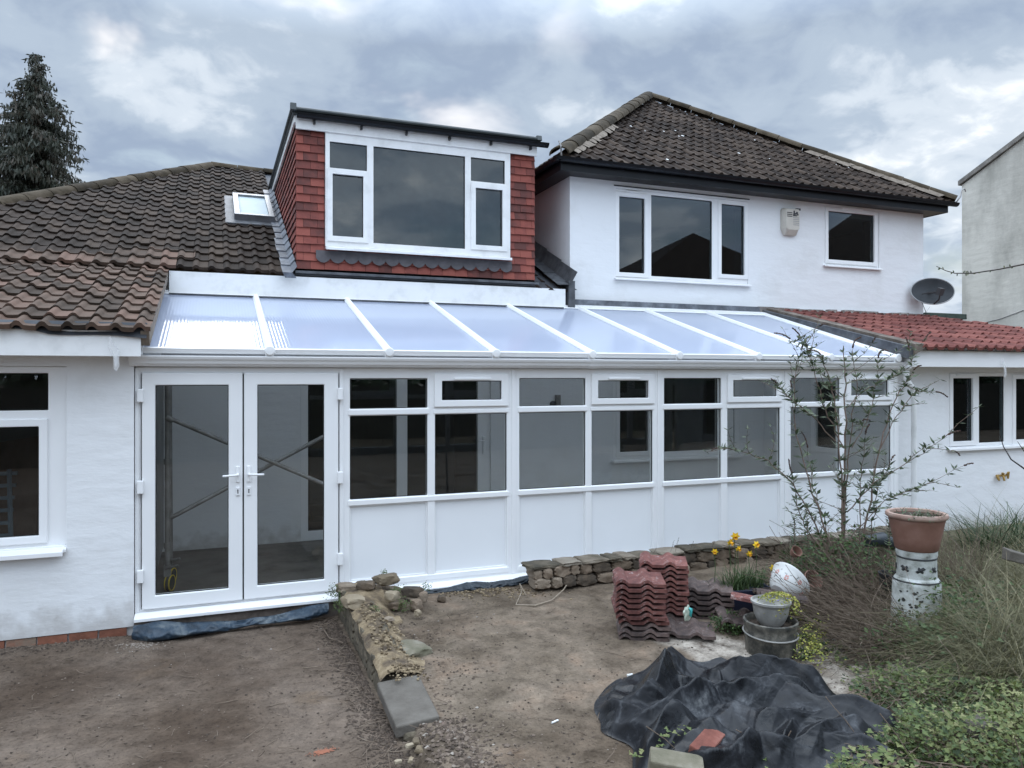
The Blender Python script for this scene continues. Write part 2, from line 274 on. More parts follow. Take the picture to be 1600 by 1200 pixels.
# ------------------------------------------------------------------ mesh builder
class MB:
    def __init__(s): s.v = []; s.f = []; s.a = []; s.cur = .5
    def face(s, pts, a=None):
        i = len(s.v); s.v += [tuple(p) for p in pts]; s.f.append(tuple(range(i, i+len(pts)))); s.a.append(s.cur if a is None else a)
    def mesh(s, vs, fs, a=None):
        i = len(s.v); s.v += [tuple(p) for p in vs]
        for f in fs: s.f.append(tuple(i+k for k in f)); s.a.append(s.cur if a is None else a)
    def box(s, x0, x1, y0, y1, z0, z1, a=None, m=None, jit=0):
        vs = [Vector((x, y, z)) for x in (x0, x1) for y in (y0, y1) for z in (z0, z1)]
        if jit: vs = [p+Vector([random.uniform(-jit, jit) for _ in range(3)]) for p in vs]
        if m: vs = [m @ p for p in vs]
        s.mesh(vs, [(0, 1, 3, 2), (4, 6, 7, 5), (0, 4, 5, 1), (2, 3, 7, 6), (0, 2, 6, 4), (1, 5, 7, 3)], a)
    def tube(s, pts, r, n=8, a=None, caps=True):
        pts = [Vector(p) for p in pts]; rs = r if isinstance(r, (list, tuple)) else [r]*len(pts)
        vs = []; up = None
        for i, p in enumerate(pts):
            d = (pts[min(i+1, len(pts)-1)]-pts[max(i-1, 0)]).normalized()
            if up is None: up = Vector((0, 0, 1)) if abs(d.z) < .9 else Vector((1, 0, 0))
            sd_ = d.cross(up).normalized(); up2 = sd_.cross(d).normalized(); up = up2
            for k in range(n):
                t = 2*math.pi*k/n; vs.append(p+(sd_*math.cos(t)+up2*math.sin(t))*rs[i])
        fs = [(i*n+k, i*n+(k+1) % n, (i+1)*n+(k+1) % n, (i+1)*n+k) for i in range(len(pts)-1) for k in range(n)]
        if caps and n > 3: fs += [tuple(range(n))[::-1], tuple(range((len(pts)-1)*n, len(pts)*n))]
        s.mesh(vs, fs, a)
    def lathe(s, prof, c, n=40, m=None, a=None, wob=0):
        vs = []
        for r, z in prof:
            for k in range(n):
                t = 2*math.pi*k/n; rr = r*(1+wob*math.sin(3*t+z*9))
                p = Vector((rr*math.cos(t), rr*math.sin(t), z)); vs.append((m @ p) if m else p+Vector(c))
        fs = [(i*n+k, i*n+(k+1) % n, (i+1)*n+(k+1) % n, (i+1)*n+k) for i in range(len(prof)-1) for k in range(n)]
        s.mesh(vs, fs, a)
    def prism(s, poly, y0, y1, a=None):        # polygon of (x,z) extruded in y
        n = len(poly); vs = [(x, y0, z) for x, z in poly]+[(x, y1, z) for x, z in poly]
        fs = [tuple(range(n))[::-1], tuple(range(n, 2*n))]+[(i, (i+1) % n, n+(i+1) % n, n+i) for i in range(n)]
        s.mesh(vs, fs, a)
    def prismx(s, poly, x0, x1, a=None):       # polygon of (y,z) extruded in x
        n = len(poly); vs = [(x0, y, z) for y, z in poly]+[(x1, y, z) for y, z in poly]
        fs = [tuple(range(n)), tuple(range(n, 2*n))[::-1]]+[(i, n+i, n+(i+1) % n, (i+1) % n) for i in range(n)]
        s.mesh(vs, fs, a)
    def holes(s, x0, x1, z0, z1, holes, y0, y1, axis='y'):
        """slab with rectangular holes; front at y0, back at y1"""
        xs = sorted({x0, x1, *[h[0] for h in holes], *[h[1] for h in holes]}); xs = [x for x in xs if x0-1e-6 <= x <= x1+1e-6]
        zs = sorted({z0, z1, *[h[2] for h in holes], *[h[3] for h in holes]}); zs = [z for z in zs if z0-1e-6 <= z <= z1+1e-6]
        def solid(i, j):
            if i < 0 or j < 0 or i >= len(xs)-1 or j >= len(zs)-1: return False
            cx, cz = (xs[i]+xs[i+1])/2, (zs[j]+zs[j+1])/2
            return not any(h[0] < cx < h[1] and h[2] < cz < h[3] for h in holes)
        P = (lambda x, y, z: (x, y, z)) if axis == 'y' else (lambda x, y, z: (y, x, z))
        for i in range(len(xs)-1):
            for j in range(len(zs)-1):
                if not solid(i, j): continue
                a, b, c, d = xs[i], xs[i+1], zs[j], zs[j+1]
                s.face([P(a, y0, c), P(b, y0, c), P(b, y0, d), P(a, y0, d)]); s.face([P(a, y1, d), P(b, y1, d), P(b, y1, c), P(a, y1, c)])
                if not solid(i-1, j): s.face([P(a, y1, c), P(a, y0, c), P(a, y0, d), P(a, y1, d)])
                if not solid(i+1, j): s.face([P(b, y0, c), P(b, y1, c), P(b, y1, d), P(b, y0, d)])
                if not solid(i, j-1): s.face([P(a, y1, c), P(b, y1, c), P(b, y0, c), P(a, y0, c)])
                if not solid(i, j+1): s.face([P(a, y0, d), P(b, y0, d), P(b, y1, d), P(a, y1, d)])
    def bm(s, weld=True):
        b = bmesh.new(); lay = b.faces.layers.float.new('tile')
        vs = [b.verts.new(p) for p in s.v]
        for f, a in zip(s.f, s.a):
            try: b.faces.new([vs[i] for i in f])[lay] = a
            except ValueError: pass
        if weld: bmesh.ops.remove_doubles(b, verts=b.verts, dist=1e-5); bmesh.ops.recalc_face_normals(b, faces=b.faces)
        return b
    def build(s, name, m, parent=None, bevel=0, smooth=False, weld=True, loc=None, fn=None, seg=2):
        if weld or fn:
            b = s.bm(weld)
            if fn: fn(b)
            me = bpy.data.meshes.new(name); b.to_mesh(me); b.free()
        else:
            me = bpy.data.meshes.new(name); me.from_pydata(s.v, [], s.f)
            at = me.attributes.new('tile', 'FLOAT', 'FACE'); at.data.foreach_set('value', s.a)
        o = bpy.data.objects.new(name, me); C.objects.link(o)
        for mm_ in (m if isinstance(m, (list, tuple)) else [m]): me.materials.append(mm_)
        if parent:
            o.parent = parent
            o.matrix_parent_inverse = Matrix.Translation(-Vector(parent_world(parent)))
        if loc is not None: o.location = loc
        if smooth:
            me.polygons.foreach_set('use_smooth', [True]*len(me.polygons))
            if smooth != 'all':
                try: me.set_sharp_from_angle(angle=R(40))
                except Exception: pass
        if bevel:
            md = o.modifiers.new('bevel', 'BEVEL'); md.width = bevel; md.segments = seg; md.limit_method = 'ANGLE'; md.angle_limit = R(50)
        return o
def parent_world(p):      # parts are modelled in world coordinates, things stand at their base
    return Vector((0, 0, 0)) if p.parent else Vector(p.location)
def thing(name, label, cat, loc=(0, 0, 0), group=None):
    o = bpy.data.objects.new(name, None); C.objects.link(o); o.location = loc; o.empty_display_size = .2
    o['label'] = label; o['category'] = cat
    if group: o['group'] = group
    return o
def tag(o, label, cat, group=None, kind=None):
    o['label'] = label; o['category'] = cat
    if group: o['group'] = group
    if kind: o['kind'] = kind
    return o
def struct(o, label=None):
    o['kind'] = 'structure'
    if label: o['label'] = label
    return o
def rot(ax, deg): return Matrix.Rotation(R(deg), 4, ax)
def T(*p): return Matrix.Translation(Vector(p))
nz = lambda p, s=1, o=0: noise.noise(Vector((p[0]*s+o, p[1]*s+o*.3, (p[2] if len(p) > 2 else 0)*s+o*.7)))

# ------------------------------------------------------------------ roofs
def tile_roof(name, m, parent, O, ux, sv, width, length, roll=.165, gauge=.283, clips=(), seed=1, h=.026, colfn=None, lift=.023, off=0, thick=True):
    rnd = random.Random(seed); O = Vector(O); ux = Vector(ux).normalized(); sv = Vector(sv).normalized(); nn = ux.cross(sv).normalized()
    if nn.z < 0: nn = -nn
    mb = MB(); cols = int(math.ceil(width/roll)); rows = int(math.ceil(length/gauge))
    prof = [(0, 0), (.06, .32), (.15, .86), (.25, 1.0), (.35, .86), (.44, .32), (.51, .02), (.75, -.05), (1.0, .0)]
    for j in range(rows):
        for i in range(cols):
            a0 = rnd.random(); a = a0 if colfn is None else colfn(i, j, a0, rnd)
            dz = rnd.uniform(-.003, .004); ds = rnd.uniform(-.006, .006); tw = rnd.uniform(-.003, .003)
            s0 = j*gauge+ds; s1 = min((j+1)*gauge+.03, length+.02)
            x0 = i*roll+off
            top = []; bot = []; low = []
            for t, hh in prof:
                x = x0+t*roll*1.0; z = hh*h+dz+tw*t*3
                bot.append(O+ux*x+sv*s0+nn*(z+lift)); top.append(O+ux*x+sv*s1+nn*(z)); low.append(O+ux*x+sv*(s0+.002)+nn*(z+lift-.018-(.02 if j == 0 else 0)))
            n = len(prof)
            mb.mesh(bot+top+low, [(k, k+1, n+k+1, n+k) for k in range(n-1)]+[(2*n+k, 2*n+k+1, k+1, k) for k in range(n-1)], a)
            mb.mesh([bot[0], top[0], top[0]-nn*.012, bot[0]-nn*.012], [(0, 1, 2, 3)], a)
    def fn(b):
        for p, nrm in clips:
            bmesh.ops.bisect_plane(b, geom=b.verts[:]+b.edges[:]+b.faces[:], plane_co=Vector(p), plane_no=Vector(nrm), clear_outer=True)
    return mb.build(name, m, parent, weld=False, fn=fn, smooth=True)
def ridge_line(name, m, parent, p0, p1, r=.12, seg=.42, seed=3, bedding=True, lift=.0):
    rnd = random.Random(seed); p0 = Vector(p0); p1 = Vector(p1); d = p1-p0; n = max(1, int(d.length/seg)); d.normalize()
    sd_ = d.cross(Vector((0, 0, 1))).normalized(); up = sd_.cross(d).normalized(); mb = MB()
    for k in range(n):
        a = rnd.random(); q0 = p0+d*(k*(p1-p0).length/n)+up*(lift+rnd.uniform(-.006, .006)); q1 = p0+d*((k+1)*(p1-p0).length/n-.008)+up*lift
        r0 = r*1.04; vs = []
        for q, rr in ((q0, r0), (q1, r*.98)):
            for i in range(9):
                t = math.pi*i/8; vs.append(q+sd_*math.cos(t)*rr+up*(math.sin(t)*rr*.75))
        for i in range(9):
            t = math.pi*i/8; vs.append(q0+sd_*math.cos(t)*(r0-.02)+up*(math.sin(t)*(r0*.75-.02)))
        mb.mesh(vs, [(i, i+1, 9+i+1, 9+i) for i in range(8)]+[(18+i, 18+i+1, i+1, i) for i in range(8)], a)
    return mb.build(name, m, parent, weld=False, smooth=True)

def plain_tiles(mb, o, ux, uz, nrm, x0, x1, z0, z1, skip=(), tw=.165, g=.1, seed=5, edge=None):
    """hung plain tiles; o origin, ux along the wall, uz up, nrm outwards"""
    rnd = random.Random(seed); o = Vector(o); ux = Vector(ux); uz = Vector(uz); nrm = Vector(nrm)
    j = 0; z = z0
    while z < z1-.02:
        zt = min(z+g+.02, z1); x = x0-(tw/2 if j % 2 else 0); e0 = (edge(z) if edge else x1)
        while x < e0-.005:
            a, b = max(x, x0), min(x+tw-.003, e0)
            segs = [(a, b)]
            for (sa, sb, sc, sd2) in skip:
                ns = []
                for (p, q) in segs:
                    if z+g*.5 > sc and z+g*.5 < sd2 and q > sa and p < sb:
                        if p < sa: ns.append((p, sa))
                        if q > sb: ns.append((sb, q))
                    else: ns.append((p, q))
                segs = ns
            for p, q in segs:
                if q-p < .02: continue
                al = rnd.random(); dd = rnd.uniform(-.002, .003); dz = rnd.uniform(-.003, .003)
                zb = z+dz
                P = lambda xx, zq, oo: o+ux*xx+uz*zq+nrm*oo
                f1, f2 = .032+dd, .012
                mb.mesh([P(p, zb, f1), P(q, zb, f1), P(q, zt, f2), P(p, zt, f2), P(p, zb, f1-.014), P(q, zb, f1-.014), P(q, zt, 0), P(p, zt, 0)],
                        [(0, 1, 2, 3), (0, 4, 5, 1), (0, 3, 7, 4), (1, 5, 6, 2)], al)
            x += tw
        z += g; j += 1

# ------------------------------------------------------------------ windows
def pane_box(parent, x0, x1, z0, z1, y, m='glass', axis='y', name='pane'):
    mb = MB()
    if axis == 'y': mb.box(x0, x1, y, y+.006, z0, z1)
    else: mb.box(y, y+.006, x0, x1, z0, z1)
    return mb.build(name, M[m], parent)
def gasket(mb, x0, x1, z0, z1, y, w_=.006):
    mb.holes(x0, x1, z0, z1, [(x0+w_, x1-w_, z0+w_, z1-w_)], y, y+.012)
def make_window(parent, x0, x1, z0, z1, y, cells, glass='glassup', name='window', fm='upvc', depth=.07, room=True, roomm='dark', roomd=2.2, sill=None, vents=(), mg=.6, side=None):
    """cells: (xa, xb, za, zb, sash) = the visible pane openings"""
    win = MB(); holes = []; sash = []
    for c in cells:
        xa, xb, za, zb, sx = c
        if sx: holes.append((xa-.045, xb+.045, za-.045, zb+.045)); sash.append(c)
        else: holes.append((xa, xb, za, zb))
    win.holes(x0, x1, z0, z1, holes, y, y+depth)
    for c in cells:
        if not c[4]: continue
        xa, xb, za, zb, _ = c
        win.holes(xa-.062, xb+.062, za-.062, zb+.062, [(xa, xb, za, zb)], y-.018, y+.05)
    f = win.build(name, M[fm], parent, bevel=.007)
    g = MB()
    for (xa, xb, za, zb, sx) in cells: gasket(g, xa-.001, xb+.001, za-.001, zb+.001, y+.012)
    gk = g.build('gasket', M['gasket'], f)
    for (xa, xb, za, zb, sx) in cells: pane_box(f, xa-.004, xb+.004, za-.004, zb+.004, y+.028, glass)
    for (vx0, vx1, vz) in vents:
        v = MB(); v.box(vx0, vx1, y-.034, y-.016, vz-.010, vz+.010); v.build('trickle_vent', M[fm], f, bevel=.004)
    if sill:
        s = MB(); e, h_ = sill; s.prismx([(y+depth, z0), (y-.06, z0-.012), (y-.075, z0-.02), (y-.075, z0-h_), (y-.06, z0-h_), (y-.058, z0-h_+.016), (y+depth, z0-h_+.02)], x0-e, x1+e); s.build('window_sill', M[fm], f, bevel=.003)
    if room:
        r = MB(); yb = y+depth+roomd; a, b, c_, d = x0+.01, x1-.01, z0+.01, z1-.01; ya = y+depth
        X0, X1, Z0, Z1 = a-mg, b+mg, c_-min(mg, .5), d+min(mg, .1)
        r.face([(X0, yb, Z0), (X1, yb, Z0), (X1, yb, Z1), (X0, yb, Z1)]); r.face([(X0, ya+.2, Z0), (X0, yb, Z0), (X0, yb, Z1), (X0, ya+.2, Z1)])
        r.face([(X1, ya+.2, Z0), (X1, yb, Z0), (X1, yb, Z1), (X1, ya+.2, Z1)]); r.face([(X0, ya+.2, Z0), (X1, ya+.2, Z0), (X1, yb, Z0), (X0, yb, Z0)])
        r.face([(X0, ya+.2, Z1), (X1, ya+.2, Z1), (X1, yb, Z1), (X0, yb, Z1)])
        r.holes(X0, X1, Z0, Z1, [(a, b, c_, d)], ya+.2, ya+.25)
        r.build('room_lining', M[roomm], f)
    return f

# ================================================================== THE BUNGALOW (left wing, main roof, dormer)
FAC = 7.0      # conservatory front
WY = 6.95      # left wall face
MW = 9.50      # main wall face behind the conservatory
bung = thing('bungalow', 'white rendered bungalow with brown tiled roof and red tile-hung dormer', 'house', (-2, 9, -.13))
LX = WX(209, WY)
lw_x1 = WX(104, WY)
# left window
wz_top = W(60, 572, WY)[1]; wz_bot = W(60, 856, WY)[1]
hole = (-3.1, lw_x1, wz_bot-.0, wz_top)
mb = MB(); mb.holes(-6.5, LX, -.045, 2.22, [hole], WY, WY+.12)
mb.box(LX-.12, LX, WY+.12, MW-.005, .02, 2.25)
mb.holes(-6.5, LX-.001, -.35, -.0455, [], WY+.03, WY+.12)
mb.build('wall', M['render'], bung)
# brick plinth under the render
mb = MB(); x = -4.0; k = 0
rb = random.Random(4)
while x < LX-.02:
    wd = .215; mb.box(x, min(x+wd-.012, LX-.01), WY+.004-rb.uniform(0, .006), WY+.1, -.30, -.13, a=rb.random(), jit=.003)
    mb.box(x-.1, min(x+wd-.112, LX-.01), WY+.006, WY+.1, -.122, -.05, a=rb.random(), jit=.003); x += wd
mb.build('brick_plinth', M['brick'], bung)
pu = lambda u: WX(u, WY+.06)
cz = lambda v, u=60: W(u, v, WY+.06)[1]
wf = make_window(bung, hole[0], lw_x1-.0, wz_bot, wz_top, WY+.04,
    [(-2.0, pu(76), cz(641), cz(583), 0), (-2.02, pu(62), cz(836), cz(666), 1)], glass='glass', sill=(.0, .045), roomd=2.0, roomm='roomgrey')
s = MB(); s.prismx([(WY+.05, wz_bot+.005), (WY-.07, wz_bot-.02), (WY-.085, wz_bot-.03), (WY-.085, wz_bot-.065), (WY-.07, wz_bot-.065), (WY-.066, wz_bot-.045), (WY+.05, wz_bot-.045)], -3.2, lw_x1-.015)
s.build('window_sill', M['upvc'], wf, bevel=.003)
# fascia + underlay + soffit
ex_l, ex_r = -6.6, WX(236, 6.66)
fz1 = W(200, 521, 6.66)[1]; fz0 = W(200, 557, 6.66)[1]
mb = MB(); mb.box(ex_l, WX(220, 6.66), 6.66, 6.69, fz0, fz1+.02); mb.box(ex_l, LX-.002, 6.69, WY-.002, fz0+.012, fz0+.03)
mb.build('fascia_board', M['upvc_old'], bung, bevel=.003)
mb = MB(); rr = random.Random(8); n = 90
for i in range(n):
    a = ex_l+(ex_r-.03-ex_l)*i/n; b = ex_l+(ex_r-.03-ex_l)*(i+1)/n
    hh = lambda x: fz1+.005+.02*math.sin(x*3.1)+.012*math.sin(x*7.7+1)+(.015 if x < -1.2 else 0)
    oo = lambda x: 6.635+.012*math.sin(x*5)
    mb.face([(a, oo(a), hh(a)-.02), (b, oo(b), hh(b)-.02), (b, 6.70, fz1+.09), (a, 6.70, fz1+.09)])
mb.build('roof_underlay', M['felt'], bung)
# catslide extension roof
TANE, TANM = .3130, .4663
EY, EZ, KY = 6.60, 2.385, 9.25
kz = EZ+TANE*(KY-EY)
sv = Vector((0, 1, TANE)).normalized(); Ln = (KY-EY)/sv.y
WID = 5.07
def extcol(i, j, a, r):
    return a*.9+ .1*(j % 2)
tile_roof('extension_roof', M['tileb'], bung, (ex_r-WID, EY, EZ), (1, 0, 0), sv, WID, Ln, roll=.165, gauge=.283, seed=21, colfn=extcol, h=.033, clips=[((ex_r, 0, 0), (1, 0, 0))])
# verge: mortar + board at the right edge of the extension roof
mb = MB(); mb.prismx([(EY+.03, EZ-.01), (KY, kz-.01), (KY, kz-.12), (EY+.1, EZ-.12)], ex_r-.075, ex_r-.012)
mb.build('verge_mortar', M['mortar'], bung)
mb = MB(); mb.prismx([(6.72, fz0+.02), (MW-.2, fz0+.02), (MW-.2, 3.0), (6.95, EZ-.1)], ex_r-.17, ex_r-.078); mb.build('verge_wall', M['render'], bung)
# main roof
msv = Vector((0, 1, TANM)).normalized()
apex = Vector((-.06, 14.9, kz+TANM*(14.9-KY)))
hl = Vector((-2.55, 11.40, kz+TANM*(11.40-KY)))
hd = (apex-hl); hip_out = Vector((-hd.y, hd.x, 0)).normalized()
DX0, DX1 = WX(462, 9.4), WX(832, 9.4)
valx = DX0-.05
def maincol(i, j, a, r):
    return a*.62
tile_roof('main_roof', M['tiled'], bung, (-5.4, KY-.02, kz+.012), (1, 0, 0), msv, 5.4+valx, (15.05-KY)/msv.y, roll=.165, gauge=.283, seed=33, h=.026, off=.05,
          clips=[(hl, hip_out), ((valx, 0, 0), (1, 0, 0)), ((0, 14.9, 0), (0, 1, 0))], colfn=maincol)
# the strip of paler replacement tiles at the change of pitch
tile_roof('main_roof_repair', M['tileb'], bung, (-5.4, KY-.045, kz+.02), (1, 0, 0), msv, 5.4+WX(262, KY), .36, roll=.165, gauge=.283, seed=35, h=.026, off=.05, clips=[((WX(305, 9.5), 0, 0), (1, 0, 0))])
tile_roof('main_roof_repair', M['tileb'], bung, (-5.4+.0, KY+.26, kz+.155), (1, 0, 0), msv, 5.4+WX(300, 9.5), .36, roll=.165, gauge=.283, seed=36, h=.026, off=.05,
          clips=[((WX(180, 9.5), 0, 0), (-1, 0, 0)), ((WX(305, 9.55), 0, 0), (1, 0, 0))])
# the roof behind: far slopes so the roof is a closed body
mb = MB()
lowl = hl+(hl-apex)*.95
bz = kz-.02
eR = 4.6
mb.face([(lowl.x, lowl.y, lowl.z), apex, (apex.x-2, 20.5, 3.2), (lowl.x-2, 20.5, 3.2)])
mb.face([apex, (eR, 14.9, apex.z), (eR, 22, 3.2), (apex.x-2, 20.5, 3.2)])
mb.build('rear_slope', M['ridge'], bung)
mb = MB(); mb.face([(valx-.1, KY, kz-.02), (eR, KY, kz-.02), (eR, 14.9, apex.z-.02), (valx-.1, 14.9, apex.z-.02)])
mb.build('roof_deck', M['felt'], bung)
ridge_line('hip_tiles', M['ridge'], bung, lowl-Vector((0, 0, .0)), apex-Vector((0, 0, .0)), r=.135, seed=5)
ridge_line('ridge_tiles', M['ridge'], bung, apex-Vector((0, 0, .0)), (4.5, 14.9, apex.z-.12), r=.13, seed=6)
# one odd orange tile
o_ = Vector((WX(337, 12.4), 12.4, kz+TANM*(12.4-KY)+.03))
# white eaves board below the main roof and dormer
ebz1 = kz-.06; ebz0 = W(470, 466, 9.25)[1]
mb = MB(); mb.box(ex_r+.0, WX(883, 9.25), 9.24, 9.28, ebz0, W(470, 428, 9.25)[1]-.035)
mb.build('eaves_board', M['upvc_old'], bung)
mb = MB(); mb.box(ex_r, WX(880, 9.22), 9.20, 9.239, ebz0-.012, ebz0+.004); mb.build('lead_strip', M['leaddark'], bung)
mb = MB(); mb.box(DX0-.02, DX1+.02, 9.215, 9.30, 3.24, 3.27); mb.build('lead_apron_strip', M['leaddark'], bung)
# main wall with patio door and window openings
pd = (WX(470, MW-.02), WX(768, MW-.02), -.05, 2.1); mwn = (WX(958, MW-.02), 7.50, W(1000, 716, MW)[1], 2.08)
mb = MB(); mb.holes(LX-.1, 11.2, -.3, 3.2, [pd, mwn], MW, MW+.15)
mb.build('inner_wall', M['render'], bung)
xs = pd; mid1 = WX(621, MW); mid2 = WX(748, MW)
make_window(bung, pd[0], pd[1], -.0, 2.1, MW+.04, [(WX(482, MW), mid1-.0, .12, 1.98, 0), (mid1+.14, mid2, .09, 1.98, 0)], glass='glass', name='patio_door', depth=.07, roomd=2.5, mg=.3)
hb = MB(); hx = WX(757, MW); hb.box(hx-.018, hx+.018, MW+.005, MW+.042, .98, 1.22); hb.tube([(hx, MW+.0, 1.16), (hx, MW-.05, 1.16), (hx-.10, MW-.05, 1.16)], .009, 8)
hb.build('door_handle', M['upvc'], bung, bevel=.004)
fw = mwn; c1, c2 = WX(968, MW), WX(1005, MW)
make_window(bung, fw[0], fw[1], fw[2], fw[3], MW-.0, [(c1+.0, c2+.08, fw[2]+.1, 1.98, 1), (c2+.36, WX(1121, MW)+.0, fw[2]+.08, 2.0, 0), (WX(1121, MW)+.3, 7.4, fw[2]+.1, 1.98, 0)], glass='glass', name='inner_window', roomd=2.5, sill=(.02, .05))

# ---- rooflight

def roofpt(u, v):       # point on the main roof plane seen at pixel u,v
    t = tanx(u); k = math.cos(TH)+t*math.sin(TH)
    y = (CZ-kz+TANM*KY)/(TANM-(HZ-v)/F*k); return Vector((t*y, y, kz+TANM*(y-KY)))
a = roofpt(366, 350); b = roofpt(428, 350); c = roofpt(395, 318)
rx0, rx1 = a.x, b.x; ry0 = roofpt(395, 352).y; ry1 = c.y
nv = Vector((0, -msv.z, msv.y))
def rp(x, y, h): return Vector((x, y, kz+TANM*(y-KY)))+nv*h
def roofslab(mb, x0, x1, y0, y1, h0, h1, a=None):
    mb.mesh([rp(x0, y0, h0), rp(x1, y0, h0), rp(x1, y1, h0), rp(x0, y1, h0), rp(x0, y0, h1), rp(x1, y0, h1), rp(x1, y1, h1), rp(x0, y1, h1)],
            [(0, 3, 2, 1), (4, 5, 6, 7), (0, 1, 5, 4), (1, 2, 6, 5), (2, 3, 7, 6), (3, 0, 4, 7)], a)
mb = MB(); roofslab(mb, rx0-.12, rx1+.1, ry0-.16, ry1+.12, .02, .065)
rlf = mb.build('rooflight', M['leaddark'], bung, bevel=.01)
mb = MB()
for q in ((rx0, rx0+.075, ry0, ry1), (rx1-.075, rx1, ry0, ry1), (rx0+.075, rx1-.075, ry0, ry0+.07), (rx0+.075, rx1-.075, ry1-.09, ry1)): roofslab(mb, *q, .05, .15)
mb.build('rooflight_frame', mat('rooflight_alu', [(.15, .16, .17), (.25, .26, .28)], .4, 6, metal=.5), rlf, bevel=.006)
mb = MB(); roofslab(mb, rx0+.075, rx1-.075, ry0+.07, ry1-.09, .10, .115)
mb.build('blind', mat('pale_blind', [(.34, .41, .43), (.42, .49, .51)], .6, 2), rlf)

# ---- dormer
DY = 9.32
dz0, dz1 = W(462, 419, DY)[1], W(470, 203, DY)[1]
dorm = MB(); dorm.box(DX0+.01, DX1-.01, DY+.03, DY+.06, dz0, 5.05); dm = dorm.build('dormer', M['leaddark'], bung)
wx0, wx1 = WX(508, DY), WX(796, DY); wz0 = W(508, 385, DY)[1]; wz1 = W(508, 206, DY)[1]
tl = MB()
plain_tiles(tl, (0, DY+.03, 0), (1, 0, 0), (0, 0, 1), (0, -1, 0), DX0, DX1, dz0, dz1+.02, skip=[(wx0-.005, wx1+.005, wz0-.02, 9)], seed=51)
tl.build('tile_hanging', M['tiledorm'], dm, weld=False)
# cheeks
ch = MB(); ridge_y = lambda z: KY+(z-kz)/TANM
ch.face([(DX0+.02, DY+.03, dz0-.1), (DX0+.02, DY+.03, 5.05), (DX0+.02, ridge_y(5.05), 5.05)]); ch.build('dormer_side', M['leaddark'], dm); ch = MB(); ch.face([(DX1-.02, DY+.03, dz0-.1), (DX1-.02, DY+.03, 5.05), (DX1-.02, ridge_y(5.05), 5.05)])
ch.build('dormer_side', M['leaddark'], dm)
for X, nx in ((DX0+.02, -1), (DX1-.02, 1)):
    t2 = MB(); plain_tiles(t2, (X, DY+.02, 0), (0, 1, 0), (0, 0, 1), (nx, 0, 0), 0, 9, dz0, 5.02, seed=60+nx, edge=lambda z: max(.05, ridge_y(z)-DY))
    t2.build('side_tile_hanging', M['tiledorm'], dm, weld=False)
# window
u_ = lambda u: WX(u, DY-.01); vz = lambda u, v: W(u, v, DY-.01)[1]
dwin = make_window(dm, wx0, wx1, wz0, wz1, DY-.03, [(u_(511)+.03, u_(573), vz(511, 262), vz(511, 221), 0), (u_(519), u_(567), vz(519, 369), vz(519, 272), 1),
    (u_(583), u_(726), vz(583, 380), vz(583, 229), 0), (u_(735), u_(788), vz(735, 283), vz(735, 246), 0), (u_(742), u_(784), vz(742, 383), vz(742, 294), 1)], fm='upvc_old', sill=(.0, .05), depth=.1, mg=.04, roomd=2.0)
# flat roof, fascia, gutter
dt = vz(470, 180); ft = vz(470, 190)
mb = MB(); mb.box(DX0-.01, DX1+.01, DY-.05, DY-.02, dz1+.0, 5.12); mb.build('dormer_fascia', M['upvc_old'], dm)
mb = MB(); mb.prismx([(DY-.08, 5.12), (ridge_y(5.1), 5.12), (ridge_y(5.1), 5.16), (DY-.08, 5.165)], DX0-.05, DX1+.03)
mb.tube([(DX0-.05, DY-.1, 5.175), (DX0-.05, ridge_y(5.1), 5.175)], .028, 10); mb.tube([(DX1+.03, DY-.1, 5.175), (DX1+.03, ridge_y(5.1), 5.175)], .028, 10)
mb.tube([(DX0-.05, DY-.10, 5.172), (DX1+.03, DY-.10, 5.172)], .03, 10)
mb.prismx([(DY-.14, 5.15), (DY-.06, 5.15), (DY-.08, 5.24), (DY-.12, 5.24)], DX0-.08, DX0-.01); mb.prismx([(DY-.14, 5.15), (DY-.06, 5.15), (DY-.08, 5.22), (DY-.12, 5.22)], DX1-.02, DX1+.05)
mb.build('flat_roof', M['dormroof'], dm, bevel=.006)
def gutter_mesh(mb, x0, x1, yf, z, r=.055, n=8):
    """half-round trough hung in front of yf, top edge at z"""
    pr = [(yf-r-r*math.cos(math.pi*i/n), z-r*math.sin(math.pi*i/n)) for i in range(n+1)]
    pi_ = [(yf-r-(r-.006)*math.cos(math.pi*i/n), z-(r-.006)*math.sin(math.pi*i/n)) for i in range(n+1)][::-1]
    mb.prismx(pr+pi_, x0, x1)
    for X in (x0, x1): mb.prismx([(yf-r-r*math.cos(math.pi*i/n), z-r*math.sin(math.pi*i/n)) for i in range(n+1)], X-.004, X+.004)
mb = MB(); gutter_mesh(mb, DX0-.0, DX1+.14, DY-.05, 5.125); gd = mb.build('gutter', M['black'], dm, smooth=True)
for k in range(6):
    mb = MB(); xx = DX0+.2+k*.56; mb.box(xx-.012, xx+.012, DY-.10, DY-.05, 5.03, 5.075); mb.build('gutter_bracket', M['black'], gd)
# side barge of the dormer roof
mb = MB(); mb.box(DX0-.03, DX0-.005, DY-.02, ridge_y(5.06), 5.04, 5.14); mb.build('dormer_fascia', M['upvc_old'], dm)
# scalloped lead apron below the window
mb = MB(); za = wz0-.05; zb = wz0-.145; n = 15; ax0, ax1 = wx0-.11, wx1+.03; dx = (ax1-ax0)/n; ya = DY-.008
for i in range(n):
    x = ax0+i*dx; pts = [(x, ya, za), (x+dx, ya, za)]
    for k in range(9):
        t = k/8; pts.append((x+dx*(1-t), ya-.012-.004*math.sin(math.pi*t), zb-.055*math.sin(math.pi*t)**.7))
    mb.face(pts)
mb.build('lead_apron', mat('apron_lead', [(.06, .055, .06), (.10, .09, .095)], .6, 7, 6, .2, 20), dm)
